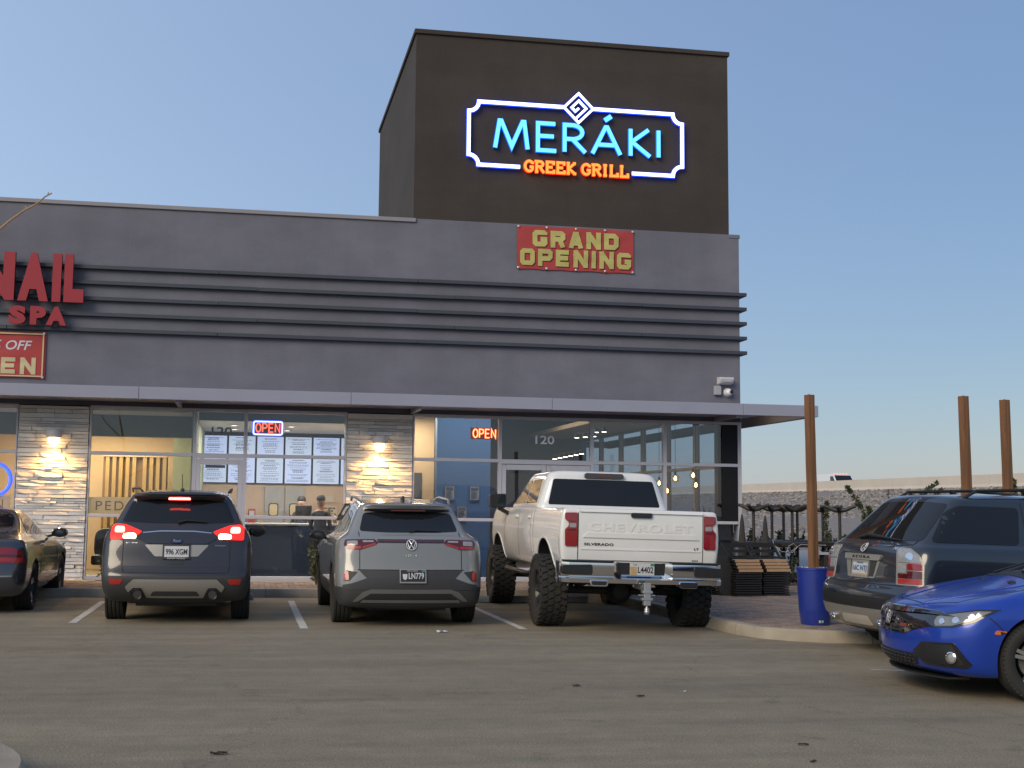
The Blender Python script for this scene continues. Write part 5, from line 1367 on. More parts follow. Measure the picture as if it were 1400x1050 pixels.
def on_car_strokes(car, name, polys, w, m_, ax, off, parent, th=.005):
    k = MB(); strokes(k, polys, w, 0, 1); me = k.mesh(name, m_)
    for v in me.vertices: v.co = car.hit(ax, v.co.x, v.co.z, off + (th if v.co.y < .5 else 0))
    return link(bpy.data.objects.new(name, me), parent)
M_LOGO = mat("pale_logo", (.62, .62, .60), .3, metal=.4)
on_car_strokes(V_, "emblem_mark", [arc(0, 1.01, .063, .063, 0, 360, 24), [(-.03, 1.062), (0.0, 1.015), (.03, 1.062)], [(-.052, 1.038), (-.025, .965), (0, 1.008), (.025, .965), (.052, 1.038)]], .010, M_LOGO, 'rear', .013, em_)
V_.text("badge", "ID.4", -.07, .865, .14, .026, M_LOGO, 'rear', .003, .003, space=1.5, bold=.02)
V_.line("panel_gap", [(-.635, 1.16), (-.635, .71)], .009, M_SEAM); V_.line("panel_gap", [(.635, 1.16), (.635, .71)], .009, M_SEAM)
V_.line("panel_gap", [(-.66, .70), (.66, .70)], .012, M_SEAM)
V_.panel("bumper_cladding", [(-.64, .692), (-.55, .60), (-.72, .54), (-.84, .515), (-.84, .46), (.84, .46), (.84, .515), (.72, .54), (.55, .60), (.64, .692)], M_CLAD, 'rear', .006, .02)
V_.both(lambda g_: V_.panel("bumper_pocket", rot_mirror([(.66, .675), (.80, .69), (.83, .56), (.76, .565)], g_), M_CLAD, 'rear', .005, .02, .01))
V_.both(lambda g_: V_.panel("reflector", rot_mirror([(.765, .575), (.83, .57), (.825, .68), (.775, .685)], g_), M_REFL, 'rear', .012, .02, .02))
V_.panel("lower_trim", [(-.50, .465), (-.60, .43), (-.72, .31), (-.66, .31), (-.50, .415), (.50, .415), (.66, .31), (.72, .31), (.60, .43), (.50, .465)], mat("grey_lower_trim", (.10, .10, .095), .5), 'rear', .012, .02, .02)
V_.panel("lower_intake", [(-.48, .40), (-.58, .345), (.58, .345), (.48, .40)], M_BLACK, 'rear', .006, .02, .02)
V_.panel("diffuser_lip", [(-.6, .335), (-.62, .30), (.62, .30), (.6, .335)], mat("grey_lower_trim", (.10, .10, .095), .5), 'rear', .012, .02)
p_ = plate(V_, .015, .63, 'rear', M_PLATEB, M_PLATEW, "", M_SATIN) if False else V_.panel("licence_plate", [(-.14, .555), (.17, .555), (.17, .708), (-.14, .708)], M_PLATEB, 'rear', .018, .02, .012)
V_.text("plate_lettering", "LN779", -.04, .595, .19, .075, M_PLATEW, 'rear', .020, .002, p_, bold=.02)
V_.panel("plate_shield", [(-.115, .655), (-.055, .655), (-.06, .60), (-.085, .582), (-.11, .60)], M_LOGO, 'rear', .021, .004, .008, parent=p_)
V_.text("plate_lettering", "NEVADA", -.06, .685, .14, .014, M_PLATEW, 'rear', .020, .002, p_)
V_.panel("plate_sticker", [(.12, .68), (.165, .68), (.165, .705), (.12, .705)], mat("green_sticker", (.03, .22, .14), .5), 'rear', .020, .004, parent=p_)
for (q0, q1, q2, q3) in ((-.15, .18, .545, .562), (-.15, .18, .703, .716), (-.15, -.137, .56, .705), (.167, .18, .56, .705)):
    V_.panel("plate_frame", [(q0, q2), (q1, q2), (q1, q3), (q0, q3)], M_SATIN, 'rear', .026, .01, parent=p_)
mirror_part(V_, 1.0, 2.72, 1.06, M_GARN, M_TINT, (.12, .1, .075))
k = MB(); k.prism([(.95, 1.545), (1.22, 1.575), (1.0, 1.62), (.96, 1.60)], -.018, .018, 'yz'); k.build("antenna_fin", M_BLACK, V_.root, bevel=.008)
for g_ in (-1, 1):
    k = MB(); k.tube([(g_ * .57, .75, 1.52), (g_ * .60, .95, 1.575), (g_ * .60, 1.8, 1.615), (g_ * .58, 2.15, 1.56)], .016, 8); k.build("roof_rail", M_SATIN, V_.root, sm=True)
k = MB(); k.box(-.5, .5, .5, 4.0, .18, .28); k.build("underbody", M_BLACK, V_.root)
k = MB(); k.tube([V_.hit('rear', 0, 1.165, .02), V_.hit('rear', .1, 1.185, .02), V_.hit('rear', .4, 1.175, .02)], [.016, .01, .006], 8); k.build("wiper", M_BLACK, V_.root)

# ---- lifted white pickup
paint = mat("white_truck_paint", (.68, .68, .665), .30, var=.04, coat=1.0)
T_ = Car("parked_truck", "lifted white crew cab pickup truck with chunky tyres and chrome bumper", "pickup truck", (4.72, -8.3), 2.5, 1.0)
rows = [(.66, .80, (.25, .02, .05), (5.6, .2, .2)), (.68, .93, (.16, .02, .05), (5.72, .2, .25)), (.84, .965, (.13, .015, .05), (5.80, .22, .28)), (1.02, .985, (.125, .015, .05), (5.82, .22, .3)), (1.16, .99, (.125, .015, .05), (5.8, .22, .3)),
 (1.30, .98, (.125, .015, .05), (5.78, .22, .3)), ([(0, 1.42), (3, 1.42), (5.8, 1.42)], .965, (.13, .015, .05), (5.7, .22, .3)), ([(0, 1.475), (4.4, 1.475), (5.7, 1.46)], .95, (.14, .015, .04), (5.6, .22, .3)), ([(0, 1.48), (4.4, 1.49), (5.7, 1.48)], .90, (.18, .01, .04), (5.4, .2, .3))]
T_.solid("body", body_mesh(rows, [paint, M_CLAD], [(1.15, .50, .59, .60, 1.3), (4.85, .50, .57, .60, 1.3)], boxes=[(-.80, .80, .22, 1.86, 1.0, 1.7), (-1.2, 1.2, 1.90, 1.915, .3, 1.8)]))
rows = [([(0, 1.44), (5, 1.44)], .90, (1.93, .02, .08), (4.35, .2, .2)), ([(0, 1.50), (5, 1.47)], .905, (1.93, .02, .10), (4.42, .25, .2)), (1.56, .88, (1.95, .03, .12), (4.25, .25, .18)), (1.75, .82, (1.99, .03, .12), (3.9, .25, .16)), (1.90, .765, (2.03, .03, .11), (3.62, .22, .14)), (1.965, .73, (2.06, .03, .11), (3.5, .2, .14)), (1.99, .64, (2.10, .02, .11), (3.4, .15, .14)), (2.0, .4, (2.2, .02, .1), (3.3, .1, .12))]
T_.solid("cab", body_mesh(rows, [paint, M_CLAD]))
wheels(T_, (1.15, 4.85), 1.085, .445, .33, .24, n=8, style='twin', m_=mat('grey_black_alloy', (.07, .07, .075), .35, metal=.5), m2=M_RIMB, chunky=True)
T_.panel("rear_window", [(-.775, 1.525), (.775, 1.525), (.69, 1.875), (-.69, 1.875)], M_TINT, 'rear', .004, .02, .03)
k = MB(); k.prism(round_poly([(-.28, 1.90), (.28, 1.90), (.265, 1.965), (-.265, 1.965)], .03), 1.99, 2.08, 'xz'); o = k.build("high_brake_lamp", M_GARN, T_.root)
k = MB(); k.prism([(-.13, 1.918), (.13, 1.918), (.13, 1.945), (-.13, 1.945)], 1.984, 1.995, 'xz'); k.build("red_lens", M_LENSD, o)
for g_ in ('right', 'left'):
    T_.panel("side_window", [(2.2, 1.54), (2.98, 1.54), (2.98, 1.87), (2.35, 1.87)], M_TINT, g_, .004, .02, .04); T_.panel("side_window", [(3.05, 1.54), (4.05, 1.53), (3.55, 1.85), (3.05, 1.87)], M_TINT, g_, .004, .02, .04)
    for pts in ([(2.1, 1.46), (2.1, 1.1), (2.02, .75)], [(3.02, 1.47), (3.02, .72)], [(4.15, 1.47), (4.2, .9)]): T_.line("panel_gap", pts, .010, M_SEAM, g_)
    T_.panel("door_handle", [(2.16, 1.33), (2.36, 1.33), (2.36, 1.365), (2.16, 1.365)], paint, g_, .035, .01, .012); T_.panel("door_handle", [(3.12, 1.33), (3.32, 1.33), (3.32, 1.365), (3.12, 1.365)], paint, g_, .035, .01, .012)
    T_.line("arch_lip", [(1.15 + .605 * math.cos(R(a)), .50 + .605 * math.sin(R(a))) for a in range(14, 168, 6)], .022, paint, g_, .008)
    T_.line("arch_lip", [(4.85 + .585 * math.cos(R(a)), .50 + .585 * math.sin(R(a))) for a in range(14, 168, 6)], .022, paint, g_, .008)
    T_.text("badge", "Z71", .28 if g_ == 'right' else .28, 1.12, .18, .06, M_CHROME, g_, .003, .003) if False else None
tg = T_.panel("tailgate", [(-.765, .865), (.765, .865), (.765, 1.472), (-.765, 1.472)], paint, 'rear', .012, .02, .015)
T_.line("panel_gap", [(-.772, 1.47), (-.772, .86), (.772, .86), (.772, 1.47)], .010, M_SEAM, 'rear', .002)
T_.panel("tailgate_ledge", [(-.72, 1.13), (-.66, 1.19), (.66, 1.19), (.72, 1.13)], paint, 'rear', .026, .02, .01, parent=tg)
T_.panel("tailgate_ledge", [(-.74, .985), (.74, .985), (.74, 1.0), (-.74, 1.0)], paint, 'rear', .020, .02, parent=tg)
T_.panel("tailgate_spoiler", [(-.765, 1.435), (.765, 1.435), (.765, 1.474), (-.765, 1.474)], paint, 'rear', .035, .02, .012, parent=tg)
T_.panel("tailgate_handle", [(-.125, 1.38), (.125, 1.38), (.13, 1.44), (-.13, 1.44)], M_BLACK, 'rear', .038, .02, .018, parent=tg)
T_.text("embossed_lettering", "CHEVROLET", -.64, 1.205, 1.28, .105, paint, 'rear', .012, .005, tg, bold=.03, space=1.15)
T_.text("badge", "SILVERADO", -.70, 1.035, .36, .032, M_BLACK, 'rear', .013, .004, tg, bold=.03, space=1.1); T_.text("badge", "LT", .66, 1.01, .06, .026, M_BLACK, 'rear', .013, .004, tg, bold=.02); T_.text("badge", "4X4", .63, .875, .08, .018, M_BLACK, 'rear', .013, .004, tg)
def tr_l(g_):
    o = T_.panel("tail_light", rot_mirror([(.782, 1.02), (.93, 1.02), (.935, 1.22), (.89, 1.26), (.885, 1.30), (.935, 1.34), (.935, 1.42), (.782, 1.425)], g_), M_LENSR, 'rear', .018, .03, .02)
    T_.panel("reverse_lens", rot_mirror([(.80, 1.245), (.88, 1.245), (.88, 1.295), (.80, 1.295)], g_), M_LENSC, 'rear', .022, .01, .01, parent=o)
    T_.panel("lens_bar", rot_mirror([(.80, 1.21), (.905, 1.205), (.91, 1.225), (.80, 1.23)], g_), M_LENSD, 'rear', .022, .01, parent=o)
    T_.panel("lens_bar", rot_mirror([(.80, 1.31), (.90, 1.315), (.91, 1.33), (.80, 1.325)], g_), M_LENSD, 'rear', .022, .01, parent=o)
T_.both(tr_l)
# chrome step bumper
bmp = MB()
def bsec(x, y): return [(y, .845), (y - .03, .835), (y - .04, .70), (y - .02, .665), (y - .055, .65), (y - .05, .60), (y + .05, .585), (y + .15, .6), (y + .15, .845)]
vs = []; xs_ = [-1.0, -.97, -.9, -.66, -.36, -.30, -.24, .24, .30, .36, .66, .9, .97, 1.0]
for x_ in xs_:
    e_ = max(0, abs(x_) - .85); y_ = .03 + e_ * e_ * 6
    sec = bsec(x_, y_)
    if abs(x_) < .31:
        t_ = 1 if abs(x_) < .29 else .5
        sec = [(a + (.11 * t_ if b_ > .66 else 0), b_) for a, b_ in sec]
    vs += [(x_, a, b_) for a, b_ in sec]
n9 = 9; bmp.add(vs, [(i * n9 + j, (i + 1) * n9 + j, (i + 1) * n9 + (j + 1) % n9, i * n9 + (j + 1) % n9) for i in range(len(xs_) - 1) for j in range(n9)] + [tuple(range(n9)), tuple(reversed(range((len(xs_) - 1) * n9, len(xs_) * n9)))])
bo = bmp.build("bumper", M_CHROME, T_.root, sm=True); bo["label"] = "chrome step bumper"
for g_ in (-1, 1):
    k = MB(); k.prism(round_poly([(g_ * .62, .69), (g_ * .98, .69), (g_ * .99, .80), (g_ * .62, .815)], .03), -.018, .1, 'xz'); k.build("corner_step", M_BLACK, bo, bevel=.008)
    k = MB(); k.prism(round_poly([(g_ * .36, .845), (g_ * .96, .845), (g_ * .96, .862), (g_ * .36, .862)], .004), -.01, .16, 'xz'); k.build("step_pad", M_BLACK, bo)
    k = MB(); ou = round_poly([(g_ * .545 - .105, .56), (g_ * .545 + .105, .56), (g_ * .545 + .115, .635), (g_ * .545 - .115, .635)], .025); k.prism(ou, -.045, .12, 'xz'); tp = k.build("exhaust_tip", M_CHROME, T_.root, bevel=.006)
    k = MB(); inn = round_poly([(g_ * .545 - .085, .576), (g_ * .545 + .085, .576), (g_ * .545 + .093, .62), (g_ * .545 - .093, .62)], .015); k.prism(inn, -.048, -.02, 'xz'); k.build("exhaust_bore", M_BLACK, tp)
k = MB(); k.prism([(-.30, .70), (.30, .70), (.33, .84), (-.33, .84)], .065, .12, 'xz'); k.build("plate_recess", M_BLACK, bo)
k = MB(); k.box(-.15, .15, .045, .06, .695, .84); pl_ = k.build("licence_plate", M_PLATEW, T_.root, bevel=.003)
text("plate_lettering", "L4402", -.055, .0435, .725, .19, .075, M_PLATEB, pl_, bold=.02); k = MB(); k.box(-.148, -.07, .042, .0445, .70, .80); k.build("plate_scene", mat("plate_tan_scene", (.42, .30, .14), .6, var=.4, scale=30), pl_)
text("plate_lettering", "USA", -.11, .0425, .815, .05, .018, M_PLATEB, pl_); k = MB(); k.box(.10, .145, .042, .0445, .81, .838); k.build("plate_sticker", mat("green_sticker", (.03, .22, .14), .5), pl_)
k = MB(); k.box(-.03, .03, -.16, .3, .53, .59); k.box(-.04, .04, -.2, -.12, .36, .62); k.box(-.06, .06, -.21, -.11, .50, .53); k.box(-.065, .065, -.21, -.11, .42, .45); k.lathe([(.03, 0), (.03, .03), (.014, .05), (.014, .07)], 14, c=(0, -.17, .29)); k.lathe([(0, .05), (.025, .04), (.035, .015), (.025, -.01), (0, -.02)], 14, c=(0, -.17, .27)); k.box(-.1, .1, -.18, -.14, .47, .485)
k.build("tow_hitch", mat("bare_aluminium", (.52, .52, .52), .35, metal=.8), T_.root, bevel=.004)
# underneath: frame rails, axle, differential, springs, shocks, spare
k = MB()
for g_ in (-1, 1):
    k.box(g_ * .45 - .04, g_ * .45 + .04, .1, 5.2, .60, .72); k.tube([(g_ * .52, .35, .62), (g_ * .55, 1.1, .50), (g_ * .52, 1.9, .64)], .03, 6); k.tube([(g_ * .60, 1.3, .42), (g_ * .5, 1.5, .78)], .035, 8)
k.tube([(-.95, 1.15, .445), (.95, 1.15, .445)], .05, 10); k.tube([(-.95, 4.85, .445), (.95, 4.85, .445)], .05, 10); k.build("chassis", mat("chassis_black", (.014, .014, .015), .6), T_.root, sm=True)
k = MB(); k.lathe([(0, -.17), (.10, -.14), (.16, -.05), (.17, .05), (.1, .14), (0, .17)], 14, 'y', (0, 1.15, .445)); k.build("differential", mat("chassis_black", (.014, .014, .015), .6), T_.root, sm=True)
k = MB(); k.lathe([(.2, -.1), (.36, -.1), (.38, -.06), (.38, .06), (.36, .1), (.2, .1)], 28, 'z', (0, .75, .70), closed=True); k.build("spare_tyre", M_TYRE, T_.root, sm=True)
k = MB(); k.tube([(-.545, .1, .6), (-.5, .6, .62), (-.35, 1.9, .56), (-.3, 3, .6)], .035, 8); k.tube([(.545, .1, .6), (.5, .6, .62), (.35, 1.9, .56), (.3, 3, .6)], .035, 8); k.build("exhaust_pipe", M_DISC, T_.root, sm=True)
for g_ in (-1, 1):
    k = MB(); k.tube([(g_ * .93, 2.1, .60), (g_ * .99, 2.25, .585), (g_ * .99, 3.9, .585), (g_ * .93, 4.1, .6)], .035, 8); k.build("side_step", M_BLACK, T_.root, sm=True)
    k = MB(); k.box(g_ * .80 - .13, g_ * .80 + .13, 1.73, 1.745, .5, .82); k.build("mud_flap", M_BLACK, T_.root)
    k = MB(); k.box(g_ * .995 - .0, g_ * .995 + g_ * .0 + .001, 0, .001, 0, .001) if False else None
    m_ = MB(); m_.prism(round_poly([(-.12, -.10), (.12, -.10), (.135, .10), (-.12, .12)], .04), -.06, .09, 'xz'); o = m_.build("mirror", M_BLACK, T_.root, bevel=.015, loc=(g_ * 1.14, 3.95, 1.56)); o.scale.x = g_
    m_ = MB(); m_.prism(round_poly([(-.10, -.085), (.10, -.085), (.11, .085), (-.10, .10)], .03), -.064, -.061, 'xz'); m_.build("mirror_glass", M_TINT, o)
    m_ = MB(); m_.bar((-.02, .02, -.10), (-.20, .06, -.19), .07, .05); m_.build("mirror_arm", M_BLACK, o)
k = MB(); k.box(-.89, .89, 4.4, 5.5, 1.2, 1.3); k.build("engine_bay", M_BLACK, T_.root)
# ---- dark blue-grey SUV seen from its rear right corner
paint = mat("midnight_blue_paint", (.020, .026, .034), .28, metal=.3, var=.06, coat=1.0)
A_ = Car("parked_car", "dark blue grey older SUV with clear and red tail light, beside the blue planter", "suv", (6.40, -10.2), 87)
rows = [(.235, .80, (.22, .12, .14), (4.5, .3, .25)), (.275, .87, (.09, .14, .16), (4.62, .3, .28)), (.40, .92, (.03, .15, .2), (4.72, .35, .3)), (.52, .94, (.0, .16, .22), (4.76, .38, .32)), (.64, .955, (.0, .16, .22), (4.77, .4, .34)),
 (.705, .955, (.03, .15, .2), (4.77, .4, .34)), (.74, .95, (.10, .13, .16), (4.76, .4, .34)), (.90, .955, (.12, .12, .16), (4.74, .4, .34)), ([(0, 1.04), (4.5, .95)], .95, (.14, .12, .16), (4.70, .42, .34)), ([(0, 1.13), (2, 1.10), (3.6, 1.08), (4.6, 1.02)], .92, (.17, .12, .15), (4.6, .45, .34)),
 ([(0, 1.165), (2, 1.135), (3.5, 1.12), (4.5, 1.05)], .865, (.22, .12, .14), (4.3, .45, .34)), ([(0, 1.19), (3.4, 1.15)], .83, (.26, .12, .13), (3.55, .3, .14)), ([(0, 1.38), (3, 1.38)], .76, (.46, .12, .12), (3.05, .28, .14)), ([(0, 1.58), (2, 1.60), (2.7, 1.56)], .69, (.68, .11, .12), (2.62, .22, .14)),
 ([(0, 1.63), (1.5, 1.665), (2.5, 1.62)], .64, (.74, .10, .12), (2.48, .18, .14)), ([(0, 1.65), (1.4, 1.70), (2.4, 1.67)], .42, (.80, .06, .12), (2.3, .1, .12))]
A_.solid("body", body_mesh(rows, [paint, M_CLAD], [(.98, .36, .41, .62, 1.2), (3.68, .36, .41, .62, 1.2)], split=.27))
wheels(A_, (.98, 3.68), .90, .36, .24, .22, n=5)
A_.panel("rear_window", [(-.75, 1.20), (.75, 1.20), (.62, 1.585), (.3, 1.605), (-.3, 1.605), (-.62, 1.585)], M_TINT, 'rear', .004, .02, .05)
for g_ in ('right', 'left'):
    A_.panel("side_window", [(.42, 1.19), (1.42, 1.165), (1.52, 1.55), (.82, 1.565), (.68, 1.50)], M_TINT, g_, .004, .02, .06); A_.panel("side_window", [(1.60, 1.165), (2.45, 1.155), (2.45, 1.56), (1.68, 1.555)], M_TINT, g_, .004, .02, .05); A_.panel("side_window", [(2.52, 1.155), (3.35, 1.15), (2.75, 1.52), (2.52, 1.555)], M_TINT, g_, .004, .02, .04)
    A_.line("panel_gap", [(1.56, 1.6), (1.52, 1.15), (1.56, .95), (1.62, .45)], .010, M_SEAM, g_); A_.line("panel_gap", [(2.49, 1.6), (2.49, .45)], .010, M_SEAM, g_)
    A_.panel("door_handle", [(1.72, 1.0), (1.94, 1.0), (1.94, 1.035), (1.72, 1.035)], M_CHROME, g_, .035, .01, .012); A_.panel("door_handle", [(2.62, .995), (2.84, .995), (2.84, 1.03), (2.62, 1.03)], M_CHROME, g_, .035, .01, .012)
    A_.panel("side_moulding", [(1.45, .58), (3.2, .58), (3.2, .68), (1.45, .68)], paint, g_, .02, .02, .015); A_.panel("sill_cladding", [(1.42, .38), (3.24, .38), (3.24, .46), (1.42, .46)], M_CLAD, g_, .012, .02)
    A_.panel("fuel_door", [(.66, .98), (.84, .98), (.84, 1.12), (.66, 1.12)], paint, g_, .002, .006, .02) if g_ == 'left' else None
for g_ in (-1, 1):
    ax = ((g_ * .83, .12), -48 * g_)
    po = [(-.125, .755), (.17, .755), (.175, .96), (.13, 1.06), (.03, 1.13), (-.125, 1.13)]
    po = [(a * g_, b_) for a, b_ in po]; po = po if g_ > 0 else po[::-1]
    ho = A_.panel("tail_light", po, M_SATIN, ax, .008, .03, .02); sc = lambda q_: [(a * g_, b_) for a, b_ in q_] if g_ > 0 else [(a * g_, b_) for a, b_ in q_][::-1]
    A_.panel("clear_lens", sc([(-.105, .985), (.15, .985), (.11, 1.055), (.025, 1.115), (-.105, 1.115)]), M_LENSC, ax, .016, .01, .015, parent=ho)
    A_.panel("bulb_reflector", [(g_ * .02 + .042 * math.cos(R(a)), 1.045 + .042 * math.sin(R(a))) for a in range(0, 360, 30)], M_CHROME, ax, .020, .01, parent=ho)
    A_.panel("red_lens", sc([(-.0, .91), (.152, .91), (.152, .975), (-.0, .975)]), M_LENSR, ax, .016, .01, .01, parent=ho); A_.panel("clear_lens", sc([(-.105, .88), (-.01, .88), (-.01, .975), (-.105, .975)]), M_LENSC, ax, .016, .01, .01, parent=ho)
    A_.panel("red_lens", sc([(-.105, .825), (.152, .825), (.152, .90), (-.0, .90), (-.0, .872), (-.105, .872)]), M_LENSD, ax, .016, .01, .006, parent=ho); A_.panel("red_lens", sc([(-.105, .77), (.152, .77), (.152, .82), (-.105, .82)]), M_REFL, ax, .016, .01, .006, parent=ho)
A_.panel("plate_garnish", [(-.34, .985), (.34, .985), (.35, 1.045), (-.35, 1.045)], M_SATIN, 'rear', .022, .02, .015)
A_.text("badge", "ACURA", -.17, 1.003, .34, .028, M_BLACK, 'rear', .024, .004, space=1.6, bold=.02)
A_.panel("plate_recess", [(-.33, .985), (-.26, .80), (.26, .80), (.33, .985)], M_SATIN, 'rear', .003, .02, .01); A_.panel("recess_back", [(-.22, .98), (-.20, .815), (.24, .815), (.28, .98)], M_CLAD, 'rear', .006, .02, .01)
p_ = plate(A_, 0, .89, 'rear', M_PLATES, M_PLATEK, "16C NTJ", M_SATIN); A_.panel("plate_scene", [(-.15, .815), (.15, .815), (.15, .84), (-.15, .84)], M_PLATEO, 'rear', .018, .004, parent=p_)
A_.text("plate_lettering", "NEVADA", -.06, .945, .12, .013, M_PLATEK, 'rear', .019, .002, p_)
em_ = A_.panel("emblem", [(.058 * math.cos(R(a)), 1.115 + .05 * math.sin(R(a))) for a in range(0, 360, 20)], M_BLACK, 'rear', .008, .02)
on_car_strokes(A_, "emblem_mark", [arc(0, 1.115, .05, .042, 0, 360, 20), [(-.024, 1.083), (-.006, 1.15), (.006, 1.15), (.024, 1.083)], [(-.012, 1.105), (.012, 1.105)]], .011, M_LOGO, 'rear', .010, em_)
A_.text("badge", "MDX", .49, 1.105, .17, .034, M_CHROME, 'rear', .004, .005, shear=.2, bold=.02)
A_.panel("bumper_band", [(-.72, .50), (.72, .50), (.74, .615), (-.74, .615)], M_BLACK, 'rear', .006, .02, .02)
for g_ in (-1, 1):
    ax = ((g_ * .83, .12), -48 * g_); A_.panel("bumper_band", ([(-.14, .50), (.32, .50), (.32, .62), (-.14, .615)] if g_ > 0 else [(-.32, .50), (.14, .50), (.14, .615), (-.32, .62)]), M_BLACK, ax, .0065, .02, .02)
    A_.panel("bumper_valance", ([(-.14, .37), (.26, .42), (.3, .49), (-.14, .49)] if g_ > 0 else [(-.26, .42), (.14, .37), (.14, .49), (-.3, .49)]), M_SATIN, ax, .010, .02, .01)
    k = MB(); k.lathe([(.036, .04), (.045, .0), (.047, .02), (.047, .25), (.034, .25), (.034, .05)], 18, 'y', (g_ * .46, .04, .355)); k.build("exhaust_tip", M_CHROME, A_.root, sm=True)
A_.panel("bumper_valance", [(-.74, .49), (-.70, .40), (-.5, .36), (-.36, .285), (.36, .285), (.5, .36), (.70, .40), (.74, .49)], M_SATIN, 'rear', .010, .02, .02)
A_.panel("valance_insert", [(-.28, .31), (.28, .31), (.24, .41), (-.24, .41)], mat("pale_tan_trim", (.40, .36, .30), .5), 'rear', .016, .02, .02)
A_.line("panel_gap", [(-.70, 1.2), (-.72, .745), (.72, .745), (.70, 1.2)], .010, M_SEAM)
k = MB(); k.tube([A_.hit('rear', -.28, 1.215, .02), A_.hit('rear', -.1, 1.245, .035), A_.hit('rear', .2, 1.225, .03), A_.hit('rear', .5, 1.20, .02)], [.012, .022, .014, .007], 8); k.build("wiper", M_BLACK, A_.root, sm=True)
for g_ in (-1, 1):
    k = MB(); k.tube([(g_ * .60, .95, 1.64), (g_ * .615, 1.1, 1.72), (g_ * .615, 1.9, 1.745), (g_ * .61, 2.5, 1.70), (g_ * .60, 2.62, 1.62)], .017, 8); k.tube([(g_ * .615, 1.65, 1.735), (g_ * .61, 1.72, 1.66)], .03, 8); k.build("roof_rail", M_BLACK, A_.root, sm=True)
k = MB(); k.lathe([(.028, 0), (.02, .03), (.006, .05)], 10, c=(-.1, .95, 1.655)); k.build("antenna_base", M_BLACK, A_.root)
mirror_part(A_, 1.02, 3.2, 1.16, paint, M_TINT, (.12, .1, .08))
k = MB(); k.box(-.5, .5, .6, 4.2, .26, .34); k.build("underbody", M_BLACK, A_.root)

# ---- bright blue hatchback, nose towards the camera's left
paint = mat("bright_blue_paint", (.010, .045, .34), .24, metal=.2, var=.05, coat=.45)
C_ = Car("parked_car", "bright blue compact car cut off by the right edge, nose pointing left", "car", (9.975, -13.335), -80)
L_ = 4.52
rows = [(.16, .78, (.24, .12, .12), (4.30, .30, .2)), (.19, .84, (.10, .12, .14), (4.44, .28, .28)), (.26, .875, (.03, .12, .18), (4.50, .29, .30)), (.36, .89, (.0, .12, .18), (4.515, .30, .32)), (.47, .90, (.02, .12, .18), (4.51, .30, .32)), (.56, .90, (.05, .12, .18), (4.50, .30, .32)),
 ([(0, .70), (4.5, .635)], .90, (.07, .12, .18), (4.48, .32, .32)), ([(0, .82), (3, .77), (4.4, .685)], .895, (.09, .12, .16), (4.44, .36, .30)), ([(0, .92), (3, .86), (3.7, .82), (4.4, .715)], .875, (.12, .12, .16), (4.38, .42, .28)), ([(0, .97), (2.9, .915), (3.5, .885), (4.3, .745)], .80, (.16, .12, .14), (4.30, .46, .26)),
 ([(0, .99), (2.9, .945), (3.4, .92), (4.2, .775)], .74, (.2, .12, .14), (4.1, .55, .26)), ([(0, 1.0), (2.8, .97), (3.3, .955)], .72, (.24, .12, .13), (3.42, .34, .14)), ([(0, 1.15), (2.6, 1.18)], .65, (.6, .10, .12), (2.92, .28, .14)), ([(0, 1.28), (1.5, 1.36), (2.4, 1.34)], .56, (1.0, .08, .12), (2.5, .2, .14)), ([(1.2, 1.36), (2.2, 1.40)], .50, (1.2, .06, .12), (2.3, .16, .12)), ([(1.2, 1.39), (2.1, 1.425)], .3, (1.35, .04, .1), (2.1, .1, .1))]
C_.solid("body", body_mesh(rows, [paint, M_CLAD], [(.92, .325, .365, .60, 1.2), (3.60, .325, .365, .60, 1.2)], split=.185))
wheels(C_, (.92, 3.60), .895, .325, .225, .23, n=5, style='twin', m_=mat("machined_alloy", (.50, .48, .45), .3, metal=.85), m2=M_RIMB)
M_GRILL = mat("piano_black_grille", (.008, .008, .010), .12, coat=1.0)
gr_ = C_.panel("grille", [(-.82, .645), (-.80, .60), (-.60, .565), (-.40, .52), (-.28, .475), (.28, .475), (.40, .52), (.60, .565), (.80, .60), (.82, .645), (.62, .685), (.3, .70), (-.3, .70), (-.62, .685)], M_GRILL, 'front', .006, .02, .01)
C_.panel("grille_bar", [(-.78, .66), (-.5, .665), (-.2, .655), (.2, .655), (.5, .665), (.78, .66), (.6, .69), (.2, .70), (-.2, .70), (-.6, .69)], M_GRILL, 'front', .022, .02, .006, parent=gr_)
for i in range(3): C_.line("grille_slat", [(-.26, .50 + .035 * i), (.26, .50 + .035 * i)], .012, M_CLAD, 'front', .014, parent=gr_)
em_ = C_.panel("emblem", round_poly([(-.055, .625), (.055, .625), (.045, .545), (-.045, .545)], .02), M_GRILL, 'front', .026, .02)
on_car_strokes(C_, "emblem_mark", [[(-.058, .63), (-.045, .54), (.045, .54), (.058, .63), (-.058, .63)], [(-.028, .628), (-.02, .545)], [(.028, .628), (.02, .545)], [(-.024, .588), (.024, .588)]], .011, M_CHROME, 'front', .028, em_)
C_.panel("red_badge", [(-.30, .535), (-.22, .535), (-.22, .56), (-.30, .56)], mat("red_badge_enamel", (.20, .04, .03), .4), 'front', .020, .008, parent=gr_)
M_MESH = mat("black_mesh_insert", (.012, .012, .013), .55)
lg = C_.panel("lower_grille", [(-.46, .325), (-.38, .195), (.38, .195), (.46, .325)], M_MESH, 'front', .004, .02, .015)
def mesh_cells(par, x0, x1, z0, z1, ax, inside):
    s_ = .026; z = z0; r_ = 0
    while z < z1:
        x = x0 + (s_ if r_ % 2 else 0)
        while x < x1:
            pl = [(x - s_ * .9, z), (x - s_ * .45, z + s_ * .5), (x + s_ * .45, z + s_ * .5), (x + s_ * .9, z)]
            if inside(x, z): C_mesh_lines.append((pl, ax))
            x += s_ * 2
        z += s_; r_ += 1
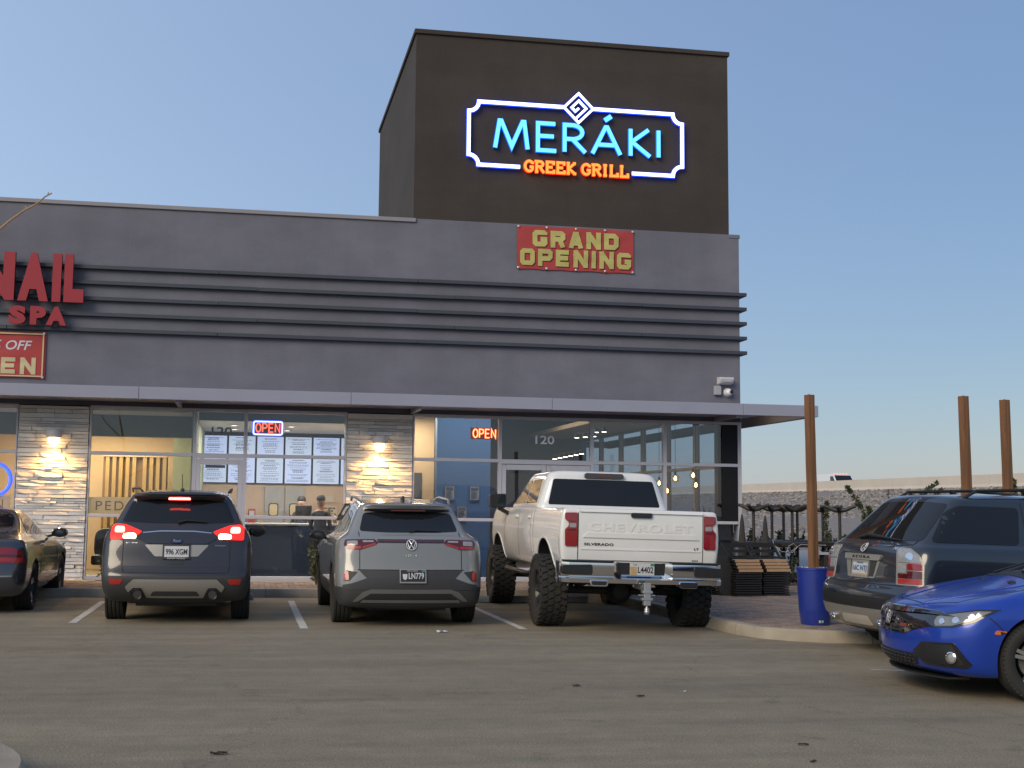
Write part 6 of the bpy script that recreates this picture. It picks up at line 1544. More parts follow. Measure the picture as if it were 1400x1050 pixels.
def mesh_build(par, x0, x1, z0, z1, ax, inside):
    k = MB(); s_ = .030; z = z0; r_ = 0
    while z < z1:
        x = x0 + (s_ if r_ % 2 else 0)
        while x < x1:
            if inside(x, z):
                P = [C_.hit(ax, x + a * s_, z + b_ * s_, .008) for a, b_ in ((-.9, 0), (-.45, .5), (.45, .5), (.9, 0))]
                k.tube(P, .0045, 4)
            x += s_ * 2
        z += s_ * .5 * 2; r_ += 1
    o = k.build("grille_mesh", M_GRILL, par); o["kind"] = "stuff"; return o
mesh_build(lg, -.42, .42, .205, .315, 'front', lambda x, z: abs(x) < .38 + (z - .195) * .6 - .02)
for g_ in (-1, 1):
    ax = ((g_ * .72, 4.2), 180 + g_ * 38)
    # corner frame: u runs towards the car's right for the front rays mirrored; build with a signed coordinate
    d = Vector((math.sin(R(180 + g_ * 38)), math.cos(R(180 + g_ * 38)), 0)); u = Vector((d.y, -d.x, 0)); sg2 = 1 if u.x * g_ > 0 else -1     # +1: u runs outward
    S2 = lambda q_: [(a * sg2, b_) for a, b_ in q_]
    hl = C_.panel("headlight", S2([(-.24, .61), (-.20, .56), (.0, .572), (.16, .618), (.31, .728), (.18, .725), (.0, .692), (-.22, .665)]), M_GRILL, ax, .008, .02, .012)
    C_.panel("headlight_lens", S2([(-.17, .61), (-.15, .575), (.0, .587), (.14, .63), (.265, .712), (.17, .710), (.0, .680), (-.15, .652)]), mat("headlamp_glass", (.24, .235, .22), .1, metal=.5, var=.35, scale=16, coat=1), ax, .014, .01, .012, parent=hl)
    for (ca, cb, rr_) in ((-.09, .618, .026), (.03, .634, .028), (.14, .668, .022)):
        C_.panel("lamp_bowl", [(sg2 * ca + rr_ * math.cos(R(a)), cb + rr_ * .9 * math.sin(R(a))) for a in range(0, 360, 30)], M_CHROME, ax, .020, .01, parent=hl)
    fb_ = C_.panel("fog_bezel", S2([(-.42, .34), (-.30, .435), (.02, .455), (.14, .285), (.10, .255), (-.28, .255)]), M_GRILL, ax, .010, .02, .015)
    C_.panel("fog_insert", S2([(-.38, .34), (-.28, .418), (.0, .435), (.09, .29), (.06, .275), (-.26, .275)]), M_MESH, ax, .013, .01, .01, parent=fb_)
    mesh_build(fb_, -.40, .40, .285, .42, ax, lambda x, z: (-.35 + abs(z - .34) * 1.2 < x * sg2 < .05 - (z - .3) * .5))
    c0 = C_.hit(ax, sg2 * -.0, .335, .0)
    k = MB(); k.lathe([(.044, -.02), (.047, .012), (.038, .016), (.036, .0)], 20, 'y'); q_ = k.build("fog_ring", M_CHROME, fb_, sm=True); q_.location = c0 - d * .012; q_.rotation_euler.z = math.atan2(-d.x, d.y) + PI
    k = MB(); k.lathe([(.035, .004), (.025, .010), (0, .012)], 18, 'y'); q2 = k.build("fog_lamp", M_LENSC, fb_, sm=True); q2.location = c0 - d * .012; q2.rotation_euler.z = q_.rotation_euler.z
    sd = 'right' if g_ > 0 else 'left'
    C_.panel("side_marker", [(3.75, .545), (3.97, .565), (3.99, .535), (3.78, .515)], M_AMBER, sd, .006, .02, .008)
    C_.line("panel_gap", [(4.02, .66), (3.97, .62), (3.86, .50), (3.84, .42)], .008, M_SEAM, sd)
    C_.panel("side_window", [(1.1, 1.0), (1.95, 1.01), (1.95, 1.27), (1.4, 1.24)], M_TINT, sd, .010, .02, .04); C_.panel("side_window", [(2.02, 1.01), (3.0, .995), (2.42, 1.26), (2.02, 1.28)], M_TINT, sd, .010, .02, .04)
    C_.line("panel_gap", [(3.18, .93), (3.16, .3)], .009, M_SEAM, sd); C_.line("panel_gap", [(2.0, .98), (1.98, .3)], .009, M_SEAM, sd)
C_.panel("windscreen", [(-.62, 2.60), (.62, 2.60), (.68, 3.27), (.4, 3.36), (-.4, 3.36), (-.68, 3.27)], mat("clear_windscreen", (.03, .035, .042), .03, coat=1, spec=.8), 'top', .004, .02, .04)
C_.panel("cowl", [(-.70, 3.28), (-.4, 3.375), (.4, 3.375), (.70, 3.28), (.72, 3.36), (.4, 3.47), (-.4, 3.47), (-.72, 3.36)], M_BLACK, 'top', .006, .02, .02)
C_.line("panel_gap", [(-.70, 3.42), (-.68, 3.8), (-.60, 4.15), (-.3, 4.32), (.3, 4.32), (.60, 4.15), (.68, 3.8), (.70, 3.42)], .009, M_SEAM, 'top')
for g_ in (-1, 1): C_.line("bonnet_crease", [(g_ * .50, 3.5), (g_ * .42, 3.9), (g_ * .26, 4.3)], .03, paint, 'top', .006); C_.panel("washer_jet", [(g_ * .30 - .04, 3.56), (g_ * .30 + .04, 3.56), (g_ * .30 + .03, 3.6), (g_ * .30 - .03, 3.6)], M_BLACK, 'top', .012, .01)
k = MB()
for g_ in (-.1, .45): k.tube([C_.hit('top', g_, 3.40, .02), C_.hit('top', g_ - .25, 3.25, .03), C_.hit('top', g_ - .5, 3.20, .03)], [.012, .008, .005], 6)
k.build("wiper", M_BLACK, C_.root)
k = MB(); pts = [(x_, 4.41 - .31 * (abs(x_) / .9) ** 2, .155) for x_ in (-.66, -.5, -.4, -.2, 0, .2, .4, .5, .66)]
vs = []
for p in pts: vs += [(p[0], p[1] + .03, .150), (p[0], p[1] + .03, .162), (p[0], p[1] - .15, .175), (p[0], p[1] - .15, .150)]
k.add(vs, [(4 * i + j, 4 * i + 4 + j, 4 * i + 4 + (j + 1) % 4, 4 * i + (j + 1) % 4) for i in range(8) for j in range(4)] + [(0, 1, 2, 3), (35, 34, 33, 32)])
k.build("front_lip", M_BLACK, C_.root)
mirror_part(C_, .98, 2.68, 1.0, paint, M_TINT, (.11, .1, .07))
k = MB(); k.box(-.5, .5, .5, 4.0, .14, .22); k.build("underbody", M_BLACK, C_.root)

# ---- dark silver coupe at the left edge
paint = mat("dark_silver_paint", (.055, .058, .070), .26, metal=.5, var=.05, coat=1.0)
S_ = Car("parked_car", "dark silver coupe cut off by the left edge, before the first stone pier", "coupe", (-3.72, -5.65), 0)
rows = [(.20, .78, (.24, .12, .12), (4.25, .3, .2)), (.25, .85, (.08, .12, .14), (4.42, .34, .26)), (.36, .89, (.02, .14, .2), (4.48, .38, .28)), (.50, .905, (.0, .16, .24), (4.50, .4, .3)), (.62, .91, (.02, .16, .24), (4.50, .4, .3)), (.74, .91, (.05, .16, .22), (4.46, .4, .3)), ([(0, .88), (2, .85), (4.3, .72)], .895, (.07, .16, .22), (4.40, .44, .3)),
 ([(0, .955), (2, .93), (3.4, .90), (4.2, .76)], .86, (.10, .17, .2), (4.3, .48, .3)), ([(0, .99), (1, .985), (3.2, .94), (4.1, .80)], .78, (.15, .16, .18), (4.1, .5, .28)), ([(0, 1.0), (1.1, 1.02), (3.0, .97), (3.4, .93)], .72, (.62, .10, .14), (3.35, .34, .14)), ([(1, 1.17), (2.6, 1.17)], .63, (1.12, .10, .13), (2.82, .28, .14)), ([(1.4, 1.31), (2.4, 1.31)], .54, (1.52, .08, .12), (2.42, .2, .12)), ([(1.5, 1.355), (2.3, 1.365)], .46, (1.66, .06, .1), (2.26, .14, .1)), ([(1.5, 1.375), (2.2, 1.385)], .28, (1.72, .04, .08), (2.15, .1, .08))]
S_.solid("body", body_mesh(rows, [paint, M_CLAD], [(1.0, .33, .37, .6, 1.2), (3.62, .33, .37, .6, 1.2)]))
wheels(S_, (1.0, 3.62), .905, .33, .25, .245, n=5, style='twin')
S_.panel("rear_window", [(-.60, 1.05), (.60, 1.05), (.50, 1.30), (-.50, 1.30)], M_TINT, 'rear', .004, .02, .05)
for g_ in ('right', 'left'):
    S_.panel("side_window", [(1.35, 1.03), (2.95, 1.0), (2.45, 1.27), (1.95, 1.315), (1.62, 1.30)], M_TINT, g_, .004, .02, .05); S_.line("panel_gap", [(1.45, 1.0), (1.5, .35)], .009, M_SEAM, g_); S_.line("panel_gap", [(2.95, .98), (2.98, .3)], .009, M_SEAM, g_)
    S_.panel("door_handle", [(1.6, .86), (1.8, .86), (1.8, .885), (1.6, .885)], M_CHROME, g_, .03, .01, .01)
    S_.panel("side_vent", [(3.02, .62), (3.12, .62), (3.08, .78), (3.03, .78)], M_BLACK, g_, .004, .01, .01)
    S_.line("sill_line", [(1.4, .36), (3.2, .36)], .03, paint, g_, .012)
for g_ in (-1, 1):
    ax = ((g_ * .76, .12), -42 * g_); sc = lambda q_: [(a * g_, b_) for a, b_ in q_] if g_ > 0 else [(a * g_, b_) for a, b_ in q_][::-1]
    o = S_.panel("tail_light", sc([(-.24, .68), (.20, .66), (.16, .80), (.02, .87), (-.22, .88)]), M_LENSR, ax, .008, .02, .03)
    S_.panel("light_lens", sc([(-.20, .755), (.14, .745), (.13, .78), (-.20, .785)]), M_LENSD, ax, .012, .01, .01, parent=o); S_.panel("light_strip", sc([(-.20, .695), (.15, .685), (.15, .735), (-.20, .745)]), M_REFL, ax, .012, .01, .01, parent=o)
S_.line("panel_gap", [(-.60, .93), (-.58, .70), (.58, .70), (.60, .93)], .009, M_SEAM); S_.line("bumper_strip", [(-.75, .50), (.75, .50)], .018, M_SATIN, 'rear', .006)
S_.panel("plate_recess", [(-.28, .60), (.28, .60), (.26, .76), (-.26, .76)], M_CLAD, 'rear', .003, .02, .02)
mirror_part(S_, .99, 2.62, 1.02, paint, M_TINT, (.12, .09, .07))
k = MB(); k.box(-.5, .5, .5, 4.0, .16, .26); k.build("underbody", M_BLACK, S_.root)

# ------------------------------------------------------------------ posts in blue planters
def wood(name, c0, c1):
    """sawn timber: long grain, dark checks and a few knots"""
    m = bpy.data.materials.new(name); m.use_nodes = True; t = m.node_tree; b = t.nodes["Principled BSDF"]; tc = t.nodes.new("ShaderNodeTexCoord")
    def nz(sc, det, lo, hi, a, b_):
        mp = t.nodes.new("ShaderNodeMapping"); mp.inputs["Scale"].default_value = sc; n = t.nodes.new("ShaderNodeTexNoise"); n.inputs["Scale"].default_value = 1; n.inputs["Detail"].default_value = det
        r = t.nodes.new("ShaderNodeValToRGB"); r.color_ramp.elements[0].position = lo; r.color_ramp.elements[1].position = hi; r.color_ramp.elements[0].color = (*a, 1); r.color_ramp.elements[1].color = (*b_, 1)
        t.links.new(tc.outputs["Object"], mp.inputs[0]); t.links.new(mp.outputs[0], n.inputs["Vector"]); t.links.new(n.outputs["Fac"], r.inputs[0]); return r.outputs[0]
    src = nz((38, 38, 1.3), 6, .3, .7, c0, c1)
    for o in (nz((70, 70, .9), 3, .30, .36, (.35, .33, .3), (1, 1, 1)), nz((9, 9, 3.2), 3, .68, .76, (1, 1, 1), (.45, .4, .36)), nz((3, 3, 1.1), 5, .35, .7, (.78, .76, .74), (1.12, 1.1, 1.08))):
        x = t.nodes.new("ShaderNodeMix"); x.data_type = 'RGBA'; x.blend_type = 'MULTIPLY'; x.inputs[0].default_value = 1; t.links.new(src, x.inputs[6]); t.links.new(o, x.inputs[7]); src = x.outputs[2]
    t.links.new(src, b.inputs["Base Color"]); b.inputs["Roughness"].default_value = .75
    bp = t.nodes.new("ShaderNodeBump"); bp.inputs["Strength"].default_value = .5; bp.inputs["Distance"].default_value = .004; t.links.new(src, bp.inputs["Height"]); t.links.new(bp.outputs[0], b.inputs["Normal"]); return m
M_POST = wood("oiled_cedar_post", (.125, .056, .024), (.25, .122, .052))
M_POTB = mat("cobalt_glaze", (.016, .034, .24), .3, var=.2, scale=3, coat=.5); M_CREAMG = mat("cream_gravel", (.55, .50, .42), .9, var=.15)
def post_planter(x, y, lab_post, lab_pot, stickers):
    t = thing("planter", lab_pot, "planter", (x, y, .122), group="blue planters holding the posts")
    prof = [(.0, 0), (.165, 0), (.175, .02), (.195, .2), (.205, .4), (.212, .6), (.215, .655), (.222, .66), (.222, .69), (.200, .69), (.195, .64), (0, .63)]
    k = MB(); k.lathe(prof, 40); k.build("pot", M_POTB, t, sm=True)
    rr = random.Random(int(x * 10)); k = MB()
    for i in range(160):
        a = rr.uniform(0, 6.28); r_ = .19 * math.sqrt(rr.random()); s = rr.uniform(.012, .026)
        k.lathe([(0, s * .8), (s * .8, s * .3), (s, 0), (0, -s * .3)], 5, c=(r_ * math.cos(a), r_ * math.sin(a), .655 + rr.uniform(0, .02)))
    o = k.build("gravel", M_CREAMG, t); o["kind"] = "stuff"
    if stickers:
        for j, (aa, m_) in enumerate(((-100, mat("cream_sticker", (.55, .53, .42), .5)), (-90, mat("pale_blue_sticker", (.25, .52, .60), .5)))):
            k = MB(); a0 = R(aa - 3.6); a1 = R(aa + 3.6); rz_ = .1875
            k.add([(rz_ * math.cos(a0), rz_ * math.sin(a0), .035), (rz_ * math.cos(a1), rz_ * math.sin(a1), .035), ((rz_ + .004) * math.cos(a1), (rz_ + .004) * math.sin(a1), .065), ((rz_ + .004) * math.cos(a0), (rz_ + .004) * math.sin(a0), .065)], [(0, 1, 2, 3)]); k.build("sticker", m_, t)
    p = thing("wooden_post", lab_post, "post", (x - .01, y, .70))
    k = MB(); rr = random.Random(int(x * 7)); n = 8; vs = []
    for i in range(n + 1):
        z = 2.22 * i / n; ox = -.03 * (i / n) + rr.uniform(-.002, .002)
        vs += [(ox + a * .046, b_ * .046, z) for a, b_ in ((-1, -1), (1, -1), (1, 1), (-1, 1))]
    k.add(vs, [(i * 4 + j, i * 4 + (j + 1) % 4, i * 4 + 4 + (j + 1) % 4, i * 4 + 4 + j) for i in range(n) for j in range(4)] + [(3, 2, 1, 0), (n * 4, n * 4 + 1, n * 4 + 2, n * 4 + 3)])
    k.build("shaft", M_POST, p, bevel=.004); p.rotation_euler = (0, 0, .25)
    k = MB(); k.tube([(-.03, 0, 2.2), (-.03, 0, 2.23)], .012, 6); k.build("eye_screw", M_PULL, p)
post_planter(6.90, -8.32, "square wooden post standing in the visible blue planter, leftmost of the three posts", "tall blue glazed planter on the pavers left of the dark SUV", True)
post_planter(8.72, -8.72, "square wooden post behind the dark SUV, middle one of the three posts", "blue glazed planter mostly hidden behind the dark SUV, nearer the first planter", False)
post_planter(9.47, -8.42, "square wooden post behind the dark SUV, rightmost of the three posts", "blue glazed planter hidden behind the dark SUV, farther right", False)

# ------------------------------------------------------------------ stacked chairs and upturned tables
M_CHF = mat("black_chair_frame", (.012, .011, .011), .6, var=.2); M_SLAT = mat("tan_slat", (.42, .26, .15), .65, var=.15, scale=5)
def chair_meshes():
    fr = MB()     # folded flat chair: two rails, cross bars, folded legs
    for sx in (-.215, .215): fr.box(sx - .017, sx + .017, -.26, .30, 0, .028)
    fr.box(-.198, .198, -.26, -.225, .001, .027); fr.box(-.198, .198, .265, .30, .001, .027)
    sl = MB()
    sl.box(-.197, .197, -.035, .035, 0, .014)
    return fr.mesh("frame", M_CHF, bevel=.003), sl.mesh("slat", M_CHF), sl.mesh("slat", M_SLAT), fr
FRM, SLB, SLT, _q = chair_meshes()
def flat_chair(x, y, z, rz, label, group):
    t = thing("folded_chair", label, "chair", (x, y, z), rz, group)
    link(bpy.data.objects.new("frame", FRM), t)
    for j in range(5): o = link(bpy.data.objects.new("slat", SLB), t); o.location = (0, -.17 + j * .085, .012)
    return t
FSL = MB().box(-.212, .212, -.285, -.262, -.004, .040).mesh("slat", M_SLAT, bevel=.003)
def tan_chair(x, y, z, rz, label, group):
    t = thing("slatted_chair", label, "chair", (x, y, z), rz, group)
    link(bpy.data.objects.new("frame", FRM), t); link(bpy.data.objects.new("front_slat", FSL), t)
    for j in range(4): o = link(bpy.data.objects.new("slat", SLT), t); o.location = (0, -.17 + j * .1, .012)
    return t
def back_chair(x, y, z, rz, label):
    t = thing("slatted_chair", label, "chair", (x, y, z), rz)
    link(bpy.data.objects.new("frame", FRM), t)
    k = MB()
    for sx in (-.215, .215): k.bar((sx, -.1, .0), (sx, .16, .24), .034, .028)
    k.box(-.2, .2, .02, .04, .09, .14); k.box(-.2, .2, .11, .14, .17, .245); k.build("backrest", M_CHF, t)
    return t
for s_i, (x, y, rz, n, nm, col) in enumerate(((8.02, -3.35, .10, 10, "stack nearest the planter's left", "left"), (8.56, -3.2, .10, 10, "stack next to the metal tables", "right"), (7.42, -3.05, .12, 10, "stack half hidden behind the pickup", "hidden"))):
    nm = ("middle stack of chairs", "stack of chairs nearest the planter", "stack half hidden by the pickup")[s_i]
    for i in range(n):
        od = ("bottom", "second from the bottom", "third from the bottom", "fourth from the bottom", "fifth from the bottom", "sixth from the bottom", "seventh from the bottom", "eighth from the bottom", "ninth from the bottom", "highest flat one")[i].replace("the ", "")
        flat_chair(x + rnd.uniform(-.008, .008), y + rnd.uniform(-.01, .01), .124 + i * .0385, rz + rnd.uniform(-.02, .02), "black folded chair, %s in the %s" % (od, nm), "folded chairs in the " + nm)
    z = .124 + n * .0385
    for i in range(4): tan_chair(x + .03 - .02 * i + rnd.uniform(-.004, .004), y, z + .004 + i * .052, rz, "tan fronted chair, %s of four in the %s" % (("lowest", "second lowest", "second highest", "highest")[i], nm), "tan slatted chairs on the stacks")
    back_chair(x - .04, y + .02, z + 4 * .052, rz, "black chair back lying on top of the " + nm)
def side_chair(x, y, rz, label):
    t = thing("tilted_chair", label, "chair", (x, y, .124), rz)
    pl = round_poly([(-.12, 0), (.14, 0), (.11, .56), (.0, .66), (-.20, .60), (-.26, .50)], .08, 4)
    k = MB(); k.prism(pl, -.015, .015, 'xz'); k.build("back_panel", mat("dark_grey_sling", (.030, .028, .027), .7), t, bevel=.005)
    k = MB(); k.tube([(a, 0, b_) for a, b_ in pl], .016, 6, closed=True); k.build("frame", M_CHF, t, sm=True)
side_chair(7.74, -3.45, .1, "dark grey sling chair back leaning between the hidden stack and the middle stack")
def cover(x, y, h, label):
    t = thing("folded_umbrella", label, "umbrella", (x, y, .124))
    k = MB(); k.lathe([(.16, 0), (.16, .05), (.03, .07), (.025, .5)], 14); k.build("base", M_CHF, t)
    k = MB(); k.lathe([(.05, .45), (.085, .5), (.068, .75), (.034, h - .12), (.012, h), (0, h + .01)], 9); o = k.build("canopy", mat("grey_folded_canvas", (.035, .033, .032), .9, var=.2), t)
cover(8.3, -2.75, 1.30, "folded dark grey patio umbrella behind the middle stack of chairs"); cover(8.80, -2.55, 1.28, "folded dark grey patio umbrella behind the stack of chairs nearest the planter")
M_TABM = mat("brown_black_iron", (.022, .017, .015), .55, var=.2)
def table_meshes():
    tp = MB(); tp.box(-.31, .31, -.31, .31, .715, .745); tp.box(-.29, .29, -.29, .29, .70, .7145)
    col = MB(); col.lathe([(.028, .03), (.028, .70)], 12)
    ft = MB()
    for a in range(4):
        M_ = Matrix.Rotation(a * PI / 2 + PI / 4, 4, 'Z')
        pts = [M_ @ Vector(p) for p in ((.02, 0, .10), (.10, 0, .09), (.20, 0, .045), (.27, 0, .018), (.30, 0, .018))]; ft.tube(pts, [.040, .038, .034, .03, .026], 8)
    ft.lathe([(.045, .06), (.05, .1), (.035, .13)], 12)
    return tp.mesh("tabletop", M_TABM, bevel=.004), col.mesh("column", M_TABM, sm=True), ft.mesh("foot", M_TABM, sm=True)
TTOP, TCOL, TFT = table_meshes()
tab_xy = [(9.47, -.5), (10.24, -.5), (11.2, -.5), (10.19, .3), (11.25, .3), (10.75, 1.0), (11.16, 1.25)]
names_ = ("closest to the building corner", "front row, left of the post", "front row, right of the post", "middle row behind the left post gap", "middle row right of the post", "back row left", "back row right")
for (x, y), nm in zip(tab_xy, names_):
    for up in (True, False):
        t = thing("pedestal_table", ("upright brown iron pedestal table, " if up else "upturned brown iron pedestal table, ") + nm, "table", (x, y, .124 if up else .124 + .745 * 2 + .002), rnd.uniform(-.12, .12), "stacked pedestal tables on the patio")
        if not up: t.rotation_euler = (PI, 0, rnd.uniform(-.3, .3))
        for nm2, me in (("tabletop", TTOP), ("column", TCOL), ("foot", TFT)): link(bpy.data.objects.new(nm2, me), t)
t = thing("loose_cable", "loop of thin pale cable hanging over the stacked tables", "cable", (9.75, -.83, .85))
k = MB(); k.tube([(-.05, 0, .12), (-.04, -.02, .02), (.1, -.03, -.10), (.32, -.03, -.12), (.42, -.02, -.02), (.36, 0, .05), (.26, 0, 0), (.3, -.01, -.1), (.5, 0, .03), (1.0, 0, .02)], .006, 6); k.build("cable", mat("grey_cable", (.35, .35, .36), .5), t, sm=True)
t = thing("bench", "low pale bench edge behind the first wooden post", "bench", (11.0, -.95, .124))
k = MB(); k.box(-.5, .55, -.12, .12, .58, .62); k.build("seat", mat("pale_bench_top", (.36, .36, .38), .5), t)
k = MB(); k.box(-.4, -.35, -.1, .1, 0, .58); k.box(.4, .45, -.1, .1, 0, .58); k.build("leg", M_TABM, t)

# ------------------------------------------------------------------ plants
M_LEAF = [mat("sage_leaf", (.055, .075, .035), .7, var=.35, scale=20), mat("olive_leaf", (.085, .095, .045), .7, var=.35, scale=20), mat("dark_shrub_leaf", (.022, .032, .018), .75, var=.4, scale=20)]
M_TWIG = mat("brown_twig", (.075, .055, .038), .9, var=.3)
def leafy(name, label, cat, loc, stems, n, ls, mi, seed, spread=.12, sub=5):
    rr = random.Random(seed); t = thing(name, label, cat, loc)
    kt = MB(); kl = MB()
    def leaf(p, d, l):
        d = d.normalized(); s_ = d.cross(Vector((rr.uniform(-1, 1), rr.uniform(-1, 1), rr.uniform(-.3, 1)))).normalized() * l * .26
        up = d.cross(s_).normalized() * l * .08
        kl.add([p, p + d * l * .45 + s_ + up, p + d * l, p + d * l * .45 - s_ + up], [(0, 1, 2, 3)], rr.choice((0, 0, 1)))
    for st in stems:
        P = [Vector(p) for p in st]; N = len(P); kt.tube(P, [.012 * (1 - .75 * i / (N - 1)) + .002 for i in range(N)], 6)
        for i in range(n):
            f_ = rr.uniform(.12, 1.0) * (N - 1); j = min(int(f_), N - 2); p = P[j].lerp(P[j + 1], f_ - j)
            b_ = p + Vector((rr.gauss(0, 1), rr.gauss(0, 1), rr.gauss(.3, .8))).normalized() * spread * rr.uniform(.2, 1) * (1.25 - f_ / (N - 1))
            kt.tube([p, b_], [.003, .0015], 4, cap=False)
            for q_ in range(sub): c = p.lerp(b_, rr.uniform(.3, 1)); leaf(c, Vector((rr.gauss(0, 1), rr.gauss(0, 1), rr.gauss(.2, 1))), ls * rr.uniform(.6, 1.2))
    kt.build("stem", M_TWIG, t, sm=True); o = kl.build("foliage", [M_LEAF[mi], M_LEAF[1 if mi != 1 else 0]], t); o["kind"] = "stuff"
    return t
leafy("sapling", "thin upright leafy sapling beyond the stacked tables, right of the first post", "sapling", (11.27, .15, .1), [[(0, 0, 0), (.02, 0, .6), (-.02, .02, 1.1), (.0, 0, 1.62)]], 140, .065, 0, 1, .15)
leafy("sapling", "leaning leafy sapling with curving tip above the dark SUV's rear window", "sapling", (11.98, -.1, .1), [[(.02, 0, 0), (.05, 0, .9), (-.05, 0, 1.3), (-.22, 0, 1.62), (-.42, 0, 1.88)], [(.05, 0, .9), (.1, 0, 1.25), (.02, 0, 1.5)]], 95, .07, 0, 2, .13)
leafy("sapling", "small bare tipped sapling just behind the dark SUV's roof", "sapling", (12.35, -.2, .1), [[(0, 0, 0), (.02, 0, .9), (.0, 0, 1.4), (.03, 0, 1.85)]], 26, .045, 2, 3, .10)
leafy("shrub", "spreading shrub with branches reaching right above the dark SUV's roof", "shrub", (12.85, -.3, .1), [[(0, 0, 0), (-.05, 0, 1.2), (.05, 0, 1.62), (.3, 0, 1.85), (.5, 0, 2.0)], [(-.05, 0, 1.2), (.2, 0, 1.6), (.42, 0, 1.72), (.6, 0, 1.86)], [(-.05, 0, 1.2), (-.1, 0, 1.5), (-.05, 0, 1.75)]], 70, .07, 0, 4, .12)
leafy("shrub", "leafy shrub top at the right edge between the posts and the frame", "shrub", (14.75, -.6, .1), [[(0, 0, 0), (.02, 0, 1.4), (.05, 0, 2.05)], [(.02, 0, 1.3), (.2, 0, 1.75), (.35, 0, 1.9)], [(.02, 0, 1.3), (-.12, 0, 1.7), (-.2, 0, 1.85)]], 70, .07, 0, 5, .13)
for i, (x, y, h) in enumerate(((9.75, .55, .95), (10.0, 1.6, .9), (10.7, 1.9, .85), (9.75, -.9, .5), (11.3, 2.0, .95), (11.9, 1.8, .8), (12.5, 2.1, .9), (10.4, 2.6, 1.0))):
    lab = ("low dark shrub at the building corner behind the tables", "low dark shrub behind the second upturned table", "low dark shrub behind the back row of tables", "small dark shrub in front of the building's corner post", "dark shrub behind the first wooden post", "dark shrub right of the first wooden post, behind the tables", "dark shrub farthest right behind the dark SUV's tailgate", "tallest dark shrub behind the upturned tables")[i]
    leafy("shrub", lab, "shrub", (x, y, .1), [[(0, 0, 0), (a, b_, h * .6), (a * 1.8, b_ * 1.8, h)] for a, b_ in ((.1, .05), (-.12, .03), (.02, -.1), (.18, -.05), (-.05, .12))], 26, .07, 2, 10 + i, .15, 6)
leafy("shrub", "small olive shrub at the window between the two grey SUVs", "shrub", (1.28, -1.0, .12), [[(0, 0, 0), (a, b_, .35), (a * 1.6, b_ * 1.6, .66)] for a, b_ in ((.06, .03), (-.07, .03), (.02, -.06), (-.04, -.05))], 26, .065, 1, 21, .12)
leafy("shrub", "small leafy plant beside the silver coupe's front wheel", "shrub", (-2.98, -1.35, .12), [[(0, 0, 0), (.05, 0, .35), (.08, -.02, .68)], [(0, 0, 0), (-.06, 0, .3), (-.08, 0, .5)]], 16, .09, 1, 22, .12)
leafy("shrub", "small plant by the salon window left of the dark slate SUV", "shrub", (-2.3, -.55, .12), [[(0, 0, 0), (.03, 0, .3), (.05, -.02, .6)], [(0, 0, 0), (-.05, 0, .25), (-.08, 0, .5)]], 20, .07, 1, 23, .12)

# bare tree standing outside the left edge, one twig reaching into the picture
M_BARK = mat("pale_bark", (.34, .22, .12), .85, var=.3, scale=30)
t = thing("bare_tree", "bare pale twig reaching in from the left edge above the roofline", "tree", (-3.6, -14.5, 0))
k = MB(); k.tube([(0, 0, 0), (.04, 0, 1.2), (.15, .05, 2.2), (.1, .1, 3.3), (-.1, .1, 4.3)], [.07, .06, .05, .035, .01], 10); k.build("trunk", M_BARK, t, sm=True)
k = MB(); k.tube([(.15, .05, 2.2), (.9, .1, 2.55), (1.55, .1, 2.95), (1.99, .1, 3.22), (2.05, .09, 3.275), (2.14, .085, 3.35), (2.22, .08, 3.40), (2.275, .06, 3.445), (2.315, .06, 3.47)], [.03, .022, .015, .0085, .0075, .0065, .0055, .005, .0045], 8)
for p, d in (((2.04, .09, 3.265), (.02, .0, .028)), ((2.16, .085, 3.36), (-.012, 0, .025)), ((2.22, .08, 3.40), (.025, 0, .0)), ((2.29, .06, 3.455), (.004, 0, .022))):
    k.tube([p, tuple(Vector(p) + Vector(d))], [.006, .002], 6)
k.build("branch", M_BARK, t, sm=True)
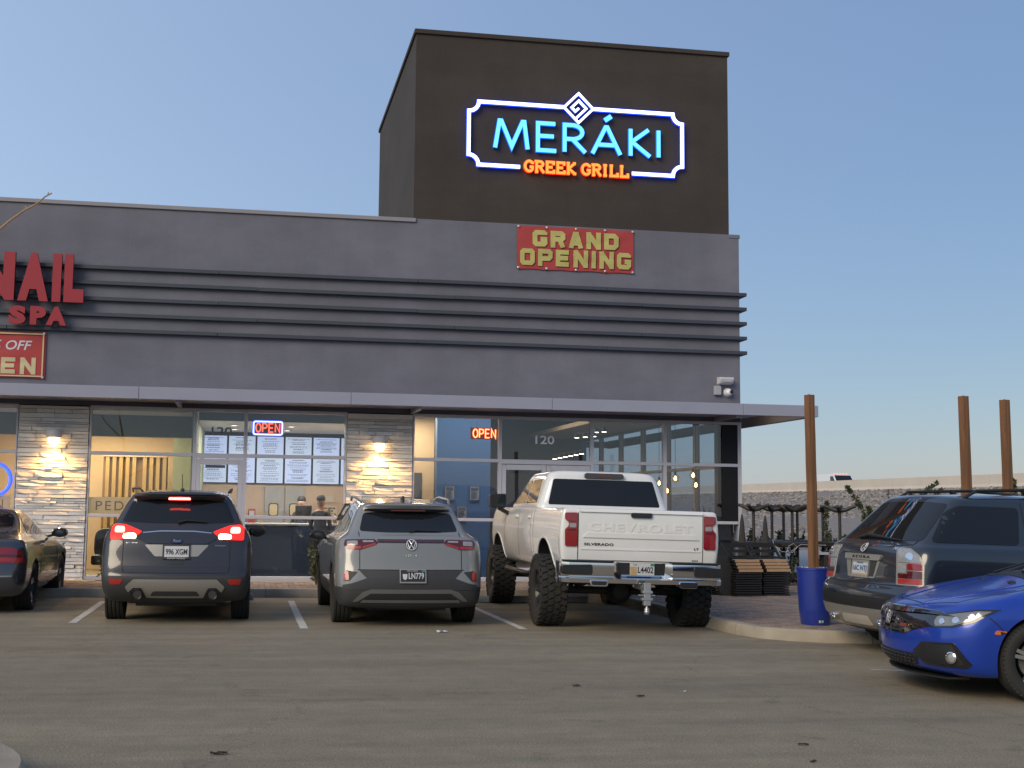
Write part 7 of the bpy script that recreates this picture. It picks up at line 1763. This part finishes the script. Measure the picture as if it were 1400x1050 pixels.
for a in ((.1, .1, 3.3), (.12, .06, 2.7)):
    k = MB(); k.tube([a, (a[0] - .5, a[1] + .2, a[2] + .5), (a[0] - .8, a[1] + .3, a[2] + 1.0)], [.02, .012, .004], 6); k.build("branch", M_BARK, t, sm=True)

# ------------------------------------------------------------------ van on the freeway
VN = thing("delivery_van", "white work van with orange roof lights on the distant freeway", "van", (51.9, 80.5, 2.85), PI)
VN.scale = (.88, .88, .88)
# local frame: +y is forward, the van drives towards the camera
M_VAN = mat("white_van_paint", (.68, .68, .70), .4, coat=.6, var=.03)
prof = [(-2.6, .35), (-2.6, 2.15), (-2.4, 2.3), (1.0, 2.32), (1.35, 2.22), (2.05, 1.42), (2.75, 1.2), (2.9, .95), (2.9, .35)]
k = MB(); k.prism(prof, -.95, .95, 'yz'); k.build("body", M_VAN, VN, bevel=.06, seg=2)
k = MB(); M_ = []; k.add([(-.85, 1.42, 2.16), (.85, 1.42, 2.16), (.88, 2.04, 1.46), (-.88, 2.04, 1.46)], [(0, 1, 2, 3)]); me = k.mesh("windscreen", M_TINT)
for v in me.vertices: v.co += Vector((0, .012, .012))
link(bpy.data.objects.new("windscreen", me), VN)
for g_ in (-1, 1):
    k = MB(); k.prism(round_poly([(.75, 1.42), (1.85, 1.42), (1.35, 2.08), (.75, 2.08)], .05), g_ * .952, g_ * .958, 'yz'); k.build("side_window", M_TINT, VN)
    k = MB(); k.box(g_ * 1.0, g_ * 1.2, 1.6, 1.75, 1.35, 1.7); k.build("mirror", M_BLACK, VN)
    for y in (-1.6, 1.9):
        k = MB(); k.lathe([(0, -.12), (.36, -.12), (.36, .12), (0, .12)], 20, 'x', (g_ * .85, y, .36)); k.build("wheel", M_TYRE, VN)
    k = MB(); k.box(g_ * .55 - .18, g_ * .55 + .18, 2.86, 2.915, .85, 1.05); k.build("headlight", glow("lit_amber_marker", (1.0, .30, .08), 1.6), VN)
for i in range(5):
    k = MB(); k.box(-.72 + i * .33, -.60 + i * .33, 1.02, 1.12, 2.32, 2.40); k.build("roof_marker", glow("lit_amber_marker", (1.0, .30, .08), 1.6), VN)
